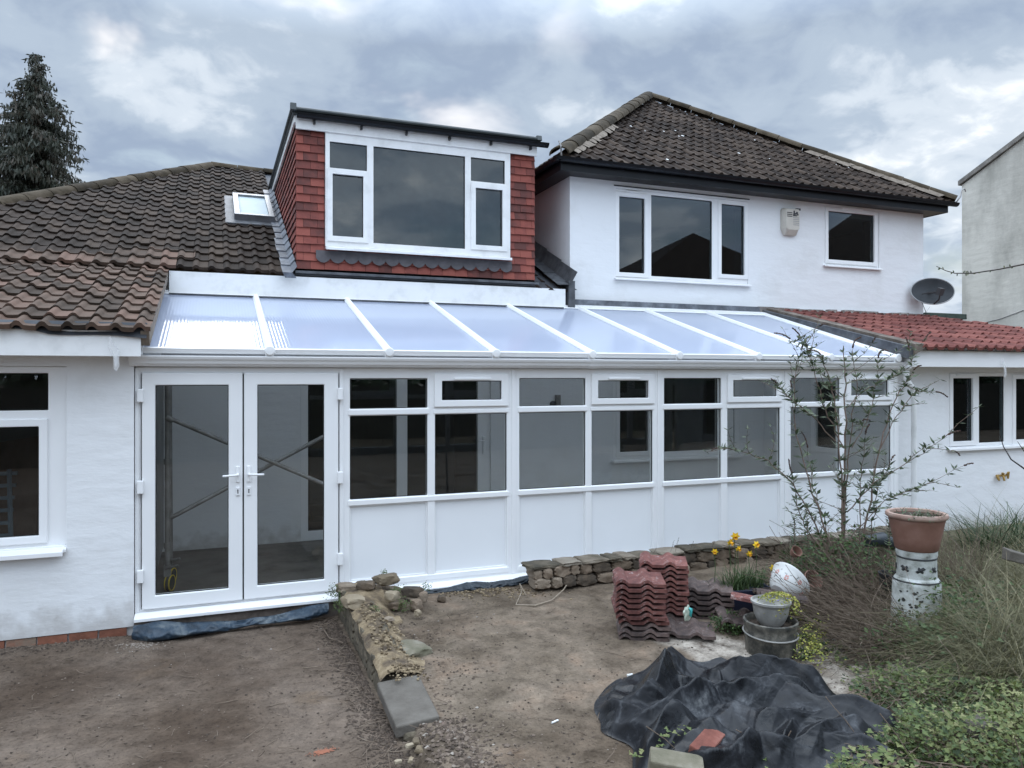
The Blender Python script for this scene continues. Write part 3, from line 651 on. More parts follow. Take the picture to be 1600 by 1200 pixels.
# soakers / flashing along the cheek foot on the main roof
mb = MB(); rr = random.Random(3); y = DY-.22
while y < ridge_y(5.0):
    x0, x1 = DX0-.17+rr.uniform(-.015, .015), DX0-.02; y1 = y+.30
    mb.mesh([rp(x0, y, .085), rp(x1-.05, y, .085), rp(x1, y, .16), rp(x0, y1, .072), rp(x1-.05, y1, .072), rp(x1, y1, .14), rp(x0+.03, y-.004, .02), rp(x1, y-.004, .02)],
            [(0, 1, 4, 3), (1, 2, 5, 4), (0, 6, 7, 1)], rr.random()); y += .27
mb.build('flashing', M['lead'], dm, weld=False)
# valley between the dormer and the tall house: dark tiles and lead
mb = MB(); X0, X1 = DX1+.02, WX(890, 9.4)-.0
tile_roof('valley_tiles', M['tiled'], bung, (X0-.02, KY-.0, kz-.05), (1, 0, 0), msv, X1-X0+.1, 6.0, seed=44, clips=[((X1, 0, 0), (1, 0, 0)), ((0, 15.3, 0), (0, 1, 0))])
mb = MB()
for k in range(10):
    y = KY-.02+k*.5
    mb.mesh([rp(X1-.26, y, .05), rp(X1-.08, y, .06), rp(X1-.012, y, .24), rp(X1-.26, y+.55, .04), rp(X1-.08, y+.55, .05), rp(X1-.012, y+.55, .22)], [(0, 1, 4, 3), (1, 2, 5, 4)])
mb.box(X1-.10, X1-.005, 9.22, 9.6, ebz0-.02, kz+.1)
mb.build('valley_flashing', M['leaddark'], bung, weld=False)

# ================================================================== TWO-STOREY HOUSE
HY = 9.42
house = thing('two_storey_house', 'tall white rendered house with brown pyramid tiled roof and black gutters', 'house', (7.9, 12, -.13))
hx0, hx1 = WX(890.5, HY), WX(1442.7, HY); hz = 4.84
hw1 = (WX(962, HY), WX(1169, HY), W(962, 433, HY)[1], W(962, 294, HY)[1])
hw2 = (WX(1288, HY), WX(1374, HY), W(1288, 413, HY)[1], W(1288, 322, HY)[1])
mb = MB(); mb.holes(hx0, hx1, 2.9, hz, [hw1, hw2], HY, HY+.15)
mb.holes(HY+.15, 16.4, 2.2, hz, [], hx0, hx0+.15, axis='x'); mb.holes(HY+.15, 16.4, -.2, hz, [], hx1-.15, hx1, axis='x')
mb.box(hx0, hx1, 16.4, 16.55, 0, hz); mb.box(hx1-.6, hx1, HY, HY+.15, -.2, 2.9)
mb.box(hx0+.16, hx1-.16, HY+.16, 16.3, hz-.2, hz-.1)
mb.build('wall', M['render'], house)
q = lambda u: WX(u, HY); qz = lambda u, v: W(u, v, HY)[1]
make_window(house, *hw1, HY+.02, [(q(968), q(1008), qz(968, 425), qz(968, 306), 1), (q(1019), q(1114), qz(1019, 431), qz(1019, 304), 0), (q(1128), q(1164), qz(1128, 428), qz(1128, 318), 1)], sill=(.03, .04), vents=[(q(978), q(1000), qz(978, 299)), (q(1133), q(1155), qz(1133, 311))], roomd=3)
make_window(house, *hw2, HY+.02, [(q(1295), q(1367), qz(1295, 405), qz(1295, 329), 1)], sill=(.03, .04), vents=[(q(1316), q(1348), qz(1316, 324.5))], roomd=3)
mb = MB(); mb.box(hw1[0]-.03, hw1[1]+.02, HY-.012, HY+.01, hw1[3]+.03, hw1[3]+.045); mb.build('window_head_drip', M['ink'], house)
# roof: pyramid
rx0_, rx1_, ry0_, ry1_ = hx0-.32, hx1+.32, HY-.34, 16.9
ap = Vector((WX(1012, 12.85), 12.85, 0)); ap.z = W(1012, 156, 12.85)[1]; rz = 4.93
A, B = Vector((rx0_, ry0_, rz)), Vector((rx1_, ry0_, rz)); Cc, Dd = Vector((rx1_, ry1_, rz)), Vector((rx0_, ry1_, rz))
up_ = Vector((0, ap.y-ry0_, ap.z-rz)); nL = (A-ap).cross(Vector((0, 0, 1))); nR = (B-ap).cross(Vector((0, 0, 1)))
if nL.x > 0: nL = -nL
if nR.x < 0: nR = -nR
tile_roof('front_roof', M['tiler'], house, A-Vector((.1, 0, 0)), (1, 0, 0), up_, rx1_-rx0_+.2, up_.length, roll=.165, gauge=.28, seed=71, h=.026, clips=[(ap, nL), (ap, nR)])
sd1 = Vector((ap.x-rx0_, 0, ap.z-rz)); nA = (A-ap).cross(Vector((0, 0, 1))); nD = (Dd-ap).cross(Vector((0, 0, 1)))
if nA.y > 0: nA = -nA
if nD.y < 0: nD = -nD
tile_roof('side_roof', M['tiler'], house, (rx0_, ry1_+.1, rz), (0, -1, 0), sd1, ry1_-ry0_+.2, sd1.length, roll=.165, gauge=.28, seed=72, h=.026, clips=[(ap, nA), (ap, nD)])
mb = MB(); e = Vector((0, 0, .03)); mb.face([B-e, Cc-e, ap-e]); mb.face([Cc-e, Dd-e, ap-e]); mb.face([A-e, B-e, ap-e]); mb.face([Dd-e, A-e, ap-e]); mb.build('rear_roof', M['felt'], house)
ridge_line('hip_tiles', M['ridge'], house, A+Vector((0, 0, .03)), ap+Vector((0, 0, .06)), r=.14, seg=.44, seed=9)
ridge_line('hip_tiles', M['ridge'], house, B+Vector((0, 0, .03)), ap+Vector((0, 0, .06)), r=.13, seg=.44, seed=10)
for (P0, f0, f1, sgn) in ((A, .02, .40, 1), (B, .02, .42, -1)):
    mb = MB(); d = ap-P0; rr = random.Random(17+sgn); n = 26
    for i in range(n):
        t = f0+(f1-f0)*i/n; t2 = f0+(f1-f0)*(i+1)/n; wd = .10+rr.uniform(0, .07)*(1 if sgn > 0 else .6)
        a0 = P0+d*t; a1 = P0+d*t2
        inw = Vector((sgn, 0, 0)); nu = Vector((0, -up_.z, up_.y)).normalized()
        mb.mesh([a0+inw*.1+nu*.1, a0+inw*(.12+wd)+nu*.05, a1+inw*(.12+wd*rr.uniform(.8, 1.2))+nu*.05, a1+inw*.1+nu*.1, a0+inw*.02+nu*.12, a1+inw*.02+nu*.12], [(0, 1, 2, 3), (4, 0, 3, 5)])
    mb.build('mortar_bedding', M['mortar'], house, weld=False)
hb_ = MB()
hb_.tube([A+Vector((.02, -.02, 0)), A+Vector((0, -.05, .12)), A+Vector((-.02, -.03, .2))], .012, 6)
hb_.tube([B+Vector((0, -.02, 0)), B+Vector((.06, -.05, .10)), B+Vector((.10, -.05, .22)), B+Vector((.16, -.05, .25)), B+Vector((.19, -.05, .20))], .011, 6)
hb_.build('hip_iron', M['steel'], house)
# soffit box, fascia, gutters
mb = MB(); mb.box(hx0-.24, hx1+.24, HY-.26, HY-.235, 4.78, 4.93); mb.box(hx0-.262, hx0-.24, HY-.26, 16.6, 4.78, 4.93); mb.box(hx1+.24, hx1+.262, HY-.26, 16.6, 4.78, 4.93)
mb.box(hx0-.24, hx1+.24, HY-.235, HY-.002, 4.785, 4.80); mb.box(hx0-.24, hx0-.002, HY-.0, 16.5, 4.786, 4.80); mb.box(hx1+.002, hx1+.24, HY-.0, 16.5, 4.786, 4.80)
mb.build('fascia_board', M['black'], house)
mb = MB(); gutter_mesh(mb, hx0-.36, hx1+.38, HY-.262, 4.935, .06); mb.build('gutter', M['black'], house, smooth=True)
mb = MB(); r_ = .055
for i in range(8):
    t0, t1 = math.pi*i/8, math.pi*(i+1)/8; xx = hx0-.262-r_
    mb.mesh([(xx-r_*math.cos(t0), HY-.37, 4.935-r_*math.sin(t0)), (xx-r_*math.cos(t1), HY-.37, 4.935-r_*math.sin(t1)), (xx-r_*math.cos(t1), 16.8, 4.935-r_*math.sin(t1)), (xx-r_*math.cos(t0), 16.8, 4.935-r_*math.sin(t0))], [(0, 1, 2, 3)])
mb.build('gutter', M['black'], house, smooth=True)
# lead flashing below the render, above the glazed roof
mb = MB(); mb.box(hx0-.02, WX(1186, 9.36), 9.34, 9.42, 2.86, W(1000, 472, 9.36)[1]); mb.build('lead_flashing', M['lead'], house)
mb = MB(); rr = random.Random(2); x = WX(1186, 9.36)
while x < hx1:
    d = rr.uniform(.1, .3); z = 3.03+rr.uniform(-.015, .015); mb.box(x, min(x+d, hx1), 9.36-rr.uniform(0, .02), 9.44, 2.9, z+.045, a=rr.random()); x += d
mb.build('mortar_flashing', mat('old_mortar', [(.10, .09, .085), (.22, .19, .17), (.45, .43, .40)], .95, 7, 9, .8, 40), house)
# bird droppings and lichen spots on the tiles
mb = MB(); rr = random.Random(6); un = up_.normalized(); nu = Vector((0, -un.z, un.y))
for _ in range(11):
    f = rr.uniform(.02, .6); x = rr.uniform(rx0_+f*(ap.x-rx0_)+.4, rx1_-f*(rx1_-ap.x)-.4); c = Vector((x, ry0_, rz))+up_*f+nu*.068; r = rr.uniform(.008, .028)
    mb.face([c+Vector((math.cos(t)*r*rr.uniform(.6, 1.4), 0, 0))+un*math.sin(t)*r*rr.uniform(.6, 1.5) for t in [k*math.pi/3 for k in range(6)]])
mb.build('bird_dropping', M['whiteplastic'], house, weld=False)

# ================================================================== RED TILED SIDE EXTENSION
sx = thing('side_extension', 'low white rendered side extension with red tiled lean-to roof', 'extension', (10, 8, -.13))
SY = 7.10; sx0 = WX(1404, 7.0)+.02
sw = (WX(1481, SY), 14.2, W(1481, 699, SY)[1], W(1481, 582, SY)[1])
mb = MB(); mb.holes(sx0, 16.5, -.25, 2.22, [sw], SY, SY+.15)
sidewin = (7.92, 8.50, .95, 2.0)
mb.build('wall', M['render'], sx)
mb = MB(); mb.holes(SY+.152, MW-.002, -.25, 2.11, [sidewin], sx0, sx0+.12, axis='x'); mb.build('side_wall', M['render'], sx)
q = lambda u: WX(u, SY+.02); qz = lambda u, v: W(u, v, SY+.02)[1]
make_window(sx, *sw, SY+.02, [(q(1488), q(1519), qz(1488, 690), qz(1488, 591), 1), (q(1530), q(1569), qz(1530, 692), qz(1530, 588), 0), (q(1586), q(1586)+.35, qz(1586, 687), qz(1586, 592), 1), (q(1586)+.55, 14.0, sw[2]+.06, sw[3]-.06, 0)], sill=(.02, .05), vents=[(q(1492), q(1515), qz(1492, 586))], roomd=2.2)
mb = MB(); mb.holes(sidewin[0]+.001, sidewin[1]-.001, sidewin[2]+.001, sidewin[3]-.001, [(7.99, 8.43, 1.02, 1.94)], sx0-.01, sx0+.05, axis='x'); swf = mb.build('side_window', M['upvc'], sx, bevel=.005)
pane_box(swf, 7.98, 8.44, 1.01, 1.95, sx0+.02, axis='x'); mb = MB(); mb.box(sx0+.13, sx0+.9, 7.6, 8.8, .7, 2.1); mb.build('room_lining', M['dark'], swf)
mb = MB(); fzt = W(1405, 546, 6.8)[1]; fzb = W(1405, 573, 6.8)[1]; mb.box(sx0-.02, 16.6, 6.80, 6.83, fzb, fzt+.03); mb.box(sx0, 16.6, 6.83, SY-.002, fzb+.012, fzb+.03)
mb.build('fascia_board', M['upvc'], sx, bevel=.003)
rzz = 2.36; rsv = Vector((0, 2.66, .665)); vx = 7.86
h0 = Vector((11.35, 9.38, rzz+.25*(9.38-6.72))); h1 = Vector((12.15, 8.28, rzz+.25*(8.28-6.72))); hn = Vector((-(h1-h0).y, (h1-h0).x, 0))
if hn.x < 0: hn = -hn
tile_roof('roof', M['tilered'], sx, (vx+.16, 6.72, rzz), (1, 0, 0), rsv, 7.0, rsv.length, roll=.175, gauge=.33, seed=81, h=.034, clips=[(h0, hn)])
mb = MB(); mb.face([(vx+.02, 6.76, rzz-.02), (16, 6.76, rzz-.02), (11.5, 9.40, rzz+.64), (vx+.02, 9.40, rzz+.64)]); mb.face([h0-Vector((0, 0, .02)), (15.5, 4.9, 1.6), (17, 12, 1.8)])
mb.build('roof_deck', M['felt'], sx)
mb = MB(); rr = random.Random(12)
for k in range(16):
    y0, y1 = 6.72+k*2.66/16, 6.72+(k+1)*2.66/16; a = rzz+.25*(y0-6.72); b = rzz+.25*(y1-6.72); wd = .17+rr.uniform(0, .06)
    mb.mesh([(vx+.03, y0, a+.05), (vx+wd, y0, a+.055), (vx+wd, y1, b+.055), (vx+.03, y1, b+.05), (vx+.03, y0, a-.08), (vx+.03, y1, b-.08), (vx+wd, y0, a)], [(0, 1, 2, 3), (4, 0, 3, 5), (0, 4, 6, 1)])
mb.build('verge_mortar', M['mortar_old'], sx, weld=False)
mb = MB(); mb.prismx([(6.74, rzz-.13), (9.38, rzz+.53), (9.38, rzz+.68), (6.74, rzz+.02)], vx-.05, vx+.028); mb.build('verge_flashing', M['leaddark'], sx)
mb = MB(); mb.prismx([(SY-.28, 2.12), (9.4, 2.12), (9.4, 2.99), (SY-.28, 2.36)], vx+.03, vx+.1); mb.build('verge_wall', M['render'], sx)

# ================================================================== CONSERVATORY
con = thing('conservatory', 'long white lean-to conservatory with clear glazed roof and double doors', 'conservatory', (3.5, 7.05, 0))
X = lambda u: WX(u, FAC)
cx0, cx1 = X(211), X(1404); ZT = 2.10
uu = {k: X(k) for k in (537, 547, 668, 680, 792, 812, 915, 925, 1020, 1038, 1127, 1137, 1219, 1236, 1312, 1322, 1392)}
bays = [(547, 668, 680, 792), (812, 915, 925, 1020), (1038, 1127, 1137, 1219), (1236, 1312, 1322, 1392)]
holes = []; sashes = []
dh = (X(220), X(530), .07, 2.045)
holes.append(dh)
for a, b, c, d in bays:
    holes += [(X(a), X(b), 1.72, 2.0), (X(a), X(b), .885, 1.655), (X(a), X(b), .13, .825)]
    holes += [(X(c)-.0, X(d)+.0, 1.74, 2.03), (X(c), X(d), .885, 1.655), (X(c), X(d), .13, .825)]
mb = MB(); mb.holes(cx0, cx1, .045, ZT, holes, FAC, FAC+.07)
frame = mb.build('frame', M['upvc'], con, bevel=.010, seg=3)
# cover strips at the posts between bays
mb = MB()
for a in (X(533.5), (X(792)+X(812))/2, (X(1020)+X(1038))/2, (X(1219)+X(1236))/2, X(1398)):
    mb.box(a-.018, a+.018, FAC-.012, FAC+.002, .05, ZT-.01); mb.build('cover_strip', M['upvc'], con, bevel=.004); mb = MB()
mb.box(cx0, cx0+.03, FAC-.014, FAC+.002, .05, ZT-.01)
mb.build('cover_strip', M['upvc'], con, bevel=.004)
mb = MB(); mb.prismx([(FAC+.09, .05), (FAC-.02, .05), (FAC-.10, .032), (FAC-.115, .026), (FAC-.115, 0), (FAC-.10, 0), (FAC-.095, .014), (FAC+.09, .012)], cx0-.0, cx1+.02)
mb.build('sill', M['upvc'], con, bevel=.003)
g = MB()
for a, b, c, d in bays:
    for (p, r) in ((a, b), (c, d)):
        gasket(g, X(p), X(r), .885, 1.655, FAC+.014)
        pn = MB(); pn.box(X(p)-.002, X(r)+.002, FAC+.03, FAC+.05, .128, .827); pn.build('base_panel', M['panel'], con)
        bd = MB(); bd.holes(X(p)+.001, X(r)-.001, .131, .824, [(X(p)+.012, X(r)-.012, .142, .813)], FAC+.018, FAC+.0299); bd.build('panel_bead', M['upvc'], con)
        pane_box(con, X(p)-.004, X(r)+.004, .88, 1.66, FAC+.03)
    gasket(g, X(a), X(b), 1.72, 2.0, FAC+.014); pane_box(con, X(a)-.004, X(b)+.004, 1.715, 2.005, FAC+.03)
    # raised horizontal rails
    # opening vent sash
    v = MB(); s0, s1 = X(c)-.012, X(d)+.012; v.holes(s0, s1, 1.725, 2.045, [(s0+.075, s1-.075, 1.79, 1.975)], FAC-.024, FAC+.04)
    vs = v.build('opening_sash', M['upvc'], con, bevel=.008, seg=3)
    gk = MB(); gasket(gk, s0+.075, s1-.075, 1.79, 1.975, FAC+.0); gk.build('gasket', M['gasket'], vs)
    pane_box(vs, s0+.07, s1-.07, 1.785, 1.98, FAC+.015)
    v = MB(); m_ = (s0+s1)/2; v.box(m_-.19, m_+.19, FAC-.045, FAC-.024, 1.985, 2.007); v.build('trickle_vent', M['upvc'], vs, bevel=.005)
g.build('gasket', M['gasket'], con)
mb = MB()
for a, b, c, d in bays:
    mb.box(X(a)-.02, X(d)+.02, FAC-.010, FAC+.002, .83, .878)
    mb.box(X(a)-.02, X(b)+.02, FAC-.010, FAC+.002, 1.662, 1.712)
    mb.box(X(c)-.02, X(d)+.02, FAC-.008, FAC+.002, 1.662, 1.70)
    mb.box(X(a)-.02, X(d)+.02, FAC-.008, FAC+.002, .075, .125)
mb.build('glazing_rail', M['upvc'], con, bevel=.006, seg=3)
# doors
dl, dr = X(222), X(528); dmid = X(380)
for k, (a, b) in enumerate(((dl, dmid-.006), (dmid+.006, dr))):
    pa, pb = ((X(243), X(357)) if k == 0 else (X(402), X(506)))
    d = MB(); d.holes(a, b, .075, 2.05, [(pa, pb, .185, 1.945)], FAC-.03, FAC+.045)
    door = d.build('door', M['upvc'], con, bevel=.009, seg=3)
    if k == 0: door['label'] = 'left leaf of the double doors'
    else: door['label'] = 'right leaf of the double doors'
    gk = MB(); gasket(gk, pa, pb, .185, 1.945, FAC-.012); gk.build('gasket', M['gasket'], door)
    pane_box(door, pa-.004, pb+.004, .18, 1.95, FAC+.0)
    hx = (dmid-.045 if k == 0 else dmid+.045); sg = -1 if k == 0 else 1
    h = MB(); h.box(hx-.016, hx+.016, FAC-.042, FAC-.03, 1.10, 1.24); h.box(hx-.016, hx+.016, FAC-.042, FAC-.03, .985, 1.06)
    h.tube([(hx, FAC-.04, 1.17), (hx, FAC-.085, 1.17), (hx+sg*.03, FAC-.092, 1.168), (hx+sg*.125, FAC-.09, 1.165)], [.011, .010, .010, .009], 10)
    hd_ = h.build('handle', M['upvc'], door, bevel=.005)
    kh = MB(); kh.box(hx-.004, hx+.004, FAC-.0445, FAC-.042, 1.005, 1.03); kh.lathe([(0, 0), (.006, 0), (.006, .002), (0, .002)], (0, 0, 0), 10, m=T(hx, FAC-.042, 1.035) @ rot('X', 90)); kh.build('keyhole', M['ink'], door)
    hxx = dl-.012 if k == 0 else dr+.012
    for z in (.36, 1.10, 1.86):
        h = MB(); h.box(hxx-.022, hxx+.026, FAC-.062, FAC-.028, z-.055, z+.055); h.build('hinge', M['upvc'], door, bevel=.007)
mb = MB(); mb.box(dmid-.004, dmid+.004, FAC-.02, FAC+.03, .08, 2.04); mb.build('meeting_gasket', M['gasket'], con)
# roof
P0y, P0z, P1y, P1z = 6.90, 2.225, 9.33, 2.225+.293*(9.33-6.90)
psv = Vector((0, P1y-P0y, P1z-P0z)).normalized(); pn = Vector((0, -psv.z, psv.y))
bx = [-.60+1.046*k for k in range(9)]; bx[-1] = vx-.08
ll = (P1y-P0y)/psv.y
def pp(x, s, h): return Vector((x, P0y, P0z))+psv*s+pn*h
def pslab(mb, x0, x1, s0, s1, h0, h1):
    mb.mesh([pp(x, s, h) for h in (h0, h1) for (x, s) in ((x0, s0), (x1, s0), (x1, s1), (x0, s1))], [(0, 3, 2, 1), (4, 5, 6, 7), (0, 1, 5, 4), (1, 2, 6, 5), (2, 3, 7, 6), (3, 0, 4, 7)])
for i in range(8):
    mb = MB(); pslab(mb, bx[i]+.02, bx[i+1]-.02, .012, ll-.03, 0, .025); mb.build('roof_panel', M['poly'], con)
    mb = MB(); pslab(mb, bx[i]+.03, bx[i+1]-.03, -.012, .0, -.01, .034); pslab(mb, bx[i]+.03, bx[i+1]-.03, 0, .03, .026, .033); mb.build('panel_trim', M['upvc'], con)
for i, x in enumerate(bx):
    mb = MB(); w2 = .036 if 0 < i < 8 else .045
    prof = [(-w2, .022), (-w2, .034), (-w2*.5, .062), (w2*.5, .062), (w2, .034), (w2, .022)]
    vs = [pp(x+a, s, h) for s in (-.03, ll-.02) for a, h in prof]; n = len(prof)
    mb.mesh(vs, [tuple(range(n)), tuple(range(n, 2*n))[::-1]]+[(k, (k+1) % n, n+(k+1) % n, n+k) for k in range(n)])
    pslab(mb, x-.02, x+.02, 0, ll-.02, -.06, .021)
    gb = mb.build('glazing_bar', M['upvc'], con, bevel=.004)
    mb = MB(); mb.lathe([(0, 0), (w2+.006, 0), (w2+.008, .012), (w2+.002, .02), (0, .022)], (0, 0, 0), 20, m=T(x, P0y-.034, P0z+.018) @ rot('X', 90))
    mb.box(x-w2, x+w2, P0y-.03, P0y-.012, P0z-.03, P0z+.03); mb.build('end_cap', M['upvc'], gb, bevel=.004)
mb = MB(); pslab(mb, bx[0]-.04, bx[-1]+.04, ll-.07, ll+.03, .026, .062); pslab(mb, bx[0]-.04, bx[-1]+.04, ll-.11, ll-.07, .026, .045); mb.build('wall_plate', M['upvc'], con, bevel=.008)
mb = MB(); mb.box(cx0-.02, cx1, FAC-.03, FAC+.06, ZT+.002, 2.19); mb.build('eaves_beam', M['upvc'], con)
# ogee gutter
gz = 2.105; gy = FAC-.032
prof = [(gy, gz+.085), (gy, gz), (gy-.045, gz), (gy-.052, gz+.012), (gy-.075, gz+.022), (gy-.085, gz+.045), (gy-.10, gz+.06), (gy-.108, gz+.078), (gy-.108, gz+.088), (gy-.10, gz+.088), (gy-.098, gz+.078), (gy-.078, gz+.06), (gy-.068, gz+.03), (gy-.045, gz+.018), (gy-.006, gz+.012), (gy-.006, gz+.085)]
mb = MB(); mb.prismx(prof, cx0-.03, cx1+.12); gut = mb.build('gutter', M['upvc'], con, bevel=.002)
cl_ = (X(922)+.0)
mb = MB(); mb.prismx([(a-.004 if a < gy-.01 else a, b-(.004 if b < gz+.05 else -.002)) for a, b in prof[:9]]+[(gy-.0, gz+.091)], cl_-.055, cl_+.055); mb.build('gutter_joint', M['upvc'], gut, bevel=.003)
for xe in (cx0-.034, cx1+.122):
    mb = MB(); mb.prismx([prof[i] for i in range(9)], xe-.004, xe+.004); mb.build('gutter_end', M['upvc'], gut)
# downpipe
dpx = X(1404)+.02
mb = MB(); y1 = FAC-.09; y2 = SY-.05
mb.tube([(dpx, y1, 2.25), (dpx, y1, 2.05)], .036, 16); mb.tube([(dpx, y1, 2.12), (dpx, y1, 2.03)], .042, 16)
mb.tube([(dpx, y1, 2.06), (dpx, y1, 2.0), (dpx+.03, y1+.0, 1.955), (dpx+.14, y1+.02, 1.87), (dpx+.17, y1+.03, 1.82), (dpx+.17, y1+.03, -.1)], .034, 16)
mb.tube([(dpx+.17, y1+.03, 1.83), (dpx+.17, y1+.03, 1.76)], .041, 16)
dp = mb.build('downpipe', M['upvc_old'], con, smooth=True)
# ================================================================== inside the conservatory
fl = MB(); n = 40
fl.mesh([(LX+.02, FAC+.08, .01), (sx0, FAC+.08, .01), (sx0, MW, .01), (LX+.02, MW, .01)], [(0, 1, 2, 3)])
struct(fl.build('floor', M['concfloor']))
# scaffold tower
sc = thing('scaffold_tower', 'grey steel scaffold tower with crossed braces behind the left door glass', 'scaffold', (.4, 8.0, 0))
sxs = (WX(262, 7.75), WX(532, 7.75)); 
for xx in sxs:
    mb = MB()
    for yy in (7.72, 8.0) if xx < 0 else (7.75, 8.5): mb.tube([(xx+(0 if yy < 7.9 else .01), yy, .22), (xx, yy, 2.1)], .025, 10)
    for z in (1.0,): mb.tube([(xx, 7.72, z), (xx, 8.0 if xx < 0 else 8.5, z)], .022, 8)
    for z in (.42, 1.2): mb.tube([(xx, 7.72, z), (xx, 7.72, z+.05)], .033, 10)
    mb.build('end_frame', M['steel'], sc, smooth=True)
    for yy in (7.72, 8.0) if xx < 0 else (7.75, 8.5):
        mb = MB(); mb.lathe([(.0, -.02), (.07, -.02), (.075, -.012), (.075, .012), (.07, .02), (0, .02)], (0, 0, 0), 20, m=T(xx+.02, yy, .095) @ rot('Y', 90) @ rot('X', 20))
        wh = mb.build('castor', M['rubber'], sc, smooth=True)
        mb = MB(); mb.lathe([(.066, -.024), (.074, -.024), (.074, .024), (.066, .024), (.066, -.024)], (0, 0, 0), 20, m=T(xx+.02, yy, .095) @ rot('Y', 90) @ rot('X', 20)); mb.build('yellow_rim', M['yellow'], wh)
        mb = MB(); mb.box(xx-.03, xx+.03, yy-.03, yy+.03, .16, .26); mb.tube([(xx-.02, yy-.03, .24), (xx+.10, yy-.08, .27)], .012, 6); mb.build('brake', M['steel'], wh)
for (xa, za, xb, zb, y) in ((sxs[0], 1.64, sxs[1], .86, 7.70), (sxs[0], .68, sxs[1], 1.50, 7.76)):
    mb = MB(); mb.tube([(xa, y, za), (xb, y, zb)], .021, 10); mb.tube([(xa-.01, y, za), (xa+.05, y, za+(zb-za)*.05)], .028, 10); mb.build('brace', M['steel'], sc, smooth=True)
# wall lamp
lx = WX(868, MW-.03); lz = W(868, 627, MW-.03)[1]
wl = thing('wall_light', 'small grey box wall light on the white wall seen through the conservatory glass', 'wall light', (lx, MW, lz))
mb = MB(); mb.box(lx-.0, lx+.06, MW-.08, MW-.002, lz-.12, lz+.09); mb.build('shade', M['steel'], wl, bevel=.006)
mb = MB(); mb.lathe([(0, -.03), (.045, -.03), (.045, .02), (0, .02)], (0, 0, 0), 14, m=T(lx-.03, MW-.02, lz-.04) @ rot('X', 90)); mb.build('mount', M['leaddark'], wl)
# things inside the left room
bd = MB(); bd.mesh([Vector(p) for p in ((-2.9, 8.3, .3), (-1.55, 8.1, .3), (-1.55, 8.45, 1.45), (-2.75, 8.6, 1.25))]+[Vector(p)+Vector((0, .03, 0)) for p in ((-2.9, 8.3, .3), (-1.55, 8.1, .3), (-1.55, 8.45, 1.45), (-2.75, 8.6, 1.25))],
        [(0, 1, 2, 3), (7, 6, 5, 4), (0, 4, 5, 1), (1, 5, 6, 2), (2, 6, 7, 3), (3, 7, 4, 0)])
tag(bd.build('board', M['board']), 'brown board leaning inside the left room behind the window glass', 'board')
cr = MB()
for k in range(7): cr.box(-1.98+.0*k, -1.62, 7.5+.05*k, 7.53+.05*k, .55+.1*k, .58+.1*k, m=None)
cr.tube([(-2.0, 7.5, .5), (-2.05, 7.8, 1.2)], .02, 6); cr.tube([(-1.6, 7.5, .5), (-1.68, 7.8, 1.2)], .02, 6); cr.box(-2.2, -1.5, 7.3, 7.9, .40, .52)
tag(cr.build('folding_chair', M['bluecrate']), 'folded blue-grey slatted chair lying inside the left room window', 'chair')

# ================================================================== things on the walls
# alarm box
ax0_, ax1_ = WX(1224, 9.34), WX(1251, 9.34); az0, az1 = W(1235, 367, 9.34)[1], W(1235, 325, 9.34)[1]
al = thing('alarm_box', 'weathered beige burglar alarm box on the upper white wall between two windows', 'alarm box', ((ax0_+ax1_)/2, HY, az0))
cxx = (ax0_+ax1_)/2; hw_ = (ax1_-ax0_)/2-.01
mb = MB(); zb_ = az0+.10
out_ = [(cxx-hw_, az1-.02), (cxx-hw_+.03, az1), (cxx+hw_-.02, az1), (cxx+hw_, az1-.03), (cxx+hw_, zb_), (cxx+hw_-.05, az0), (cxx-hw_+.05, az0), (cxx-hw_, zb_)]
n = 8; vs = [(x, HY-.002, z) for x, z in out_]+[(x, HY-.045, z) for x, z in out_]
inn = [(cxx+(x-cxx)*.80, z if z > zb_+.01 else zb_+(z-zb_)*.2) for x, z in out_]; vs += [(x, HY-.105, min(z, az1-.015)) for x, z in inn]
mb.mesh(vs, [(i, (i+1) % n, n+(i+1) % n, n+i) for i in range(n)]+[(n+i, n+(i+1) % n, 2*n+(i+1) % n, 2*n+i) for i in range(n)]+[tuple(range(2*n, 3*n))])
mb.build('body', M['alarm'], al, bevel=.008)
mb = MB()
for k in range(3): mb.box(cxx-hw_*.74, cxx-hw_*.12, HY-.109, HY-.1055, az1-.085-k*.028, az1-.073-k*.028)
mb.build('grille', M['ink'], al)
mb = MB()
for (dx, dz_, rx, rz2) in ((.02, -.065, .014, .022), (.045, -.09, .02, .012), (.015, -.11, .016, .02), (.075, -.075, .018, .016), (.09, -.10, .012, .012), (.055, -.118, .02, .008)):
    mb.box(cxx+dx-rx, cxx+dx+rx, HY-.109, HY-.1055, az1+dz_-rz2, az1+dz_+rz2, jit=.004)
mb.box(cxx+hw_*.5, cxx+hw_*.95, HY-.1, HY-.03, az1-.028, az1+.002)
mb.build('emblem', M['ink'], al)
mb = MB()
for k in range(5): mb.box(cxx-.0, cxx+hw_*.72, HY-.108, HY-.1055, az1-.155-k*.028, az1-.145-k*.028)
mb.build('small_print', M['greyprint'], al)
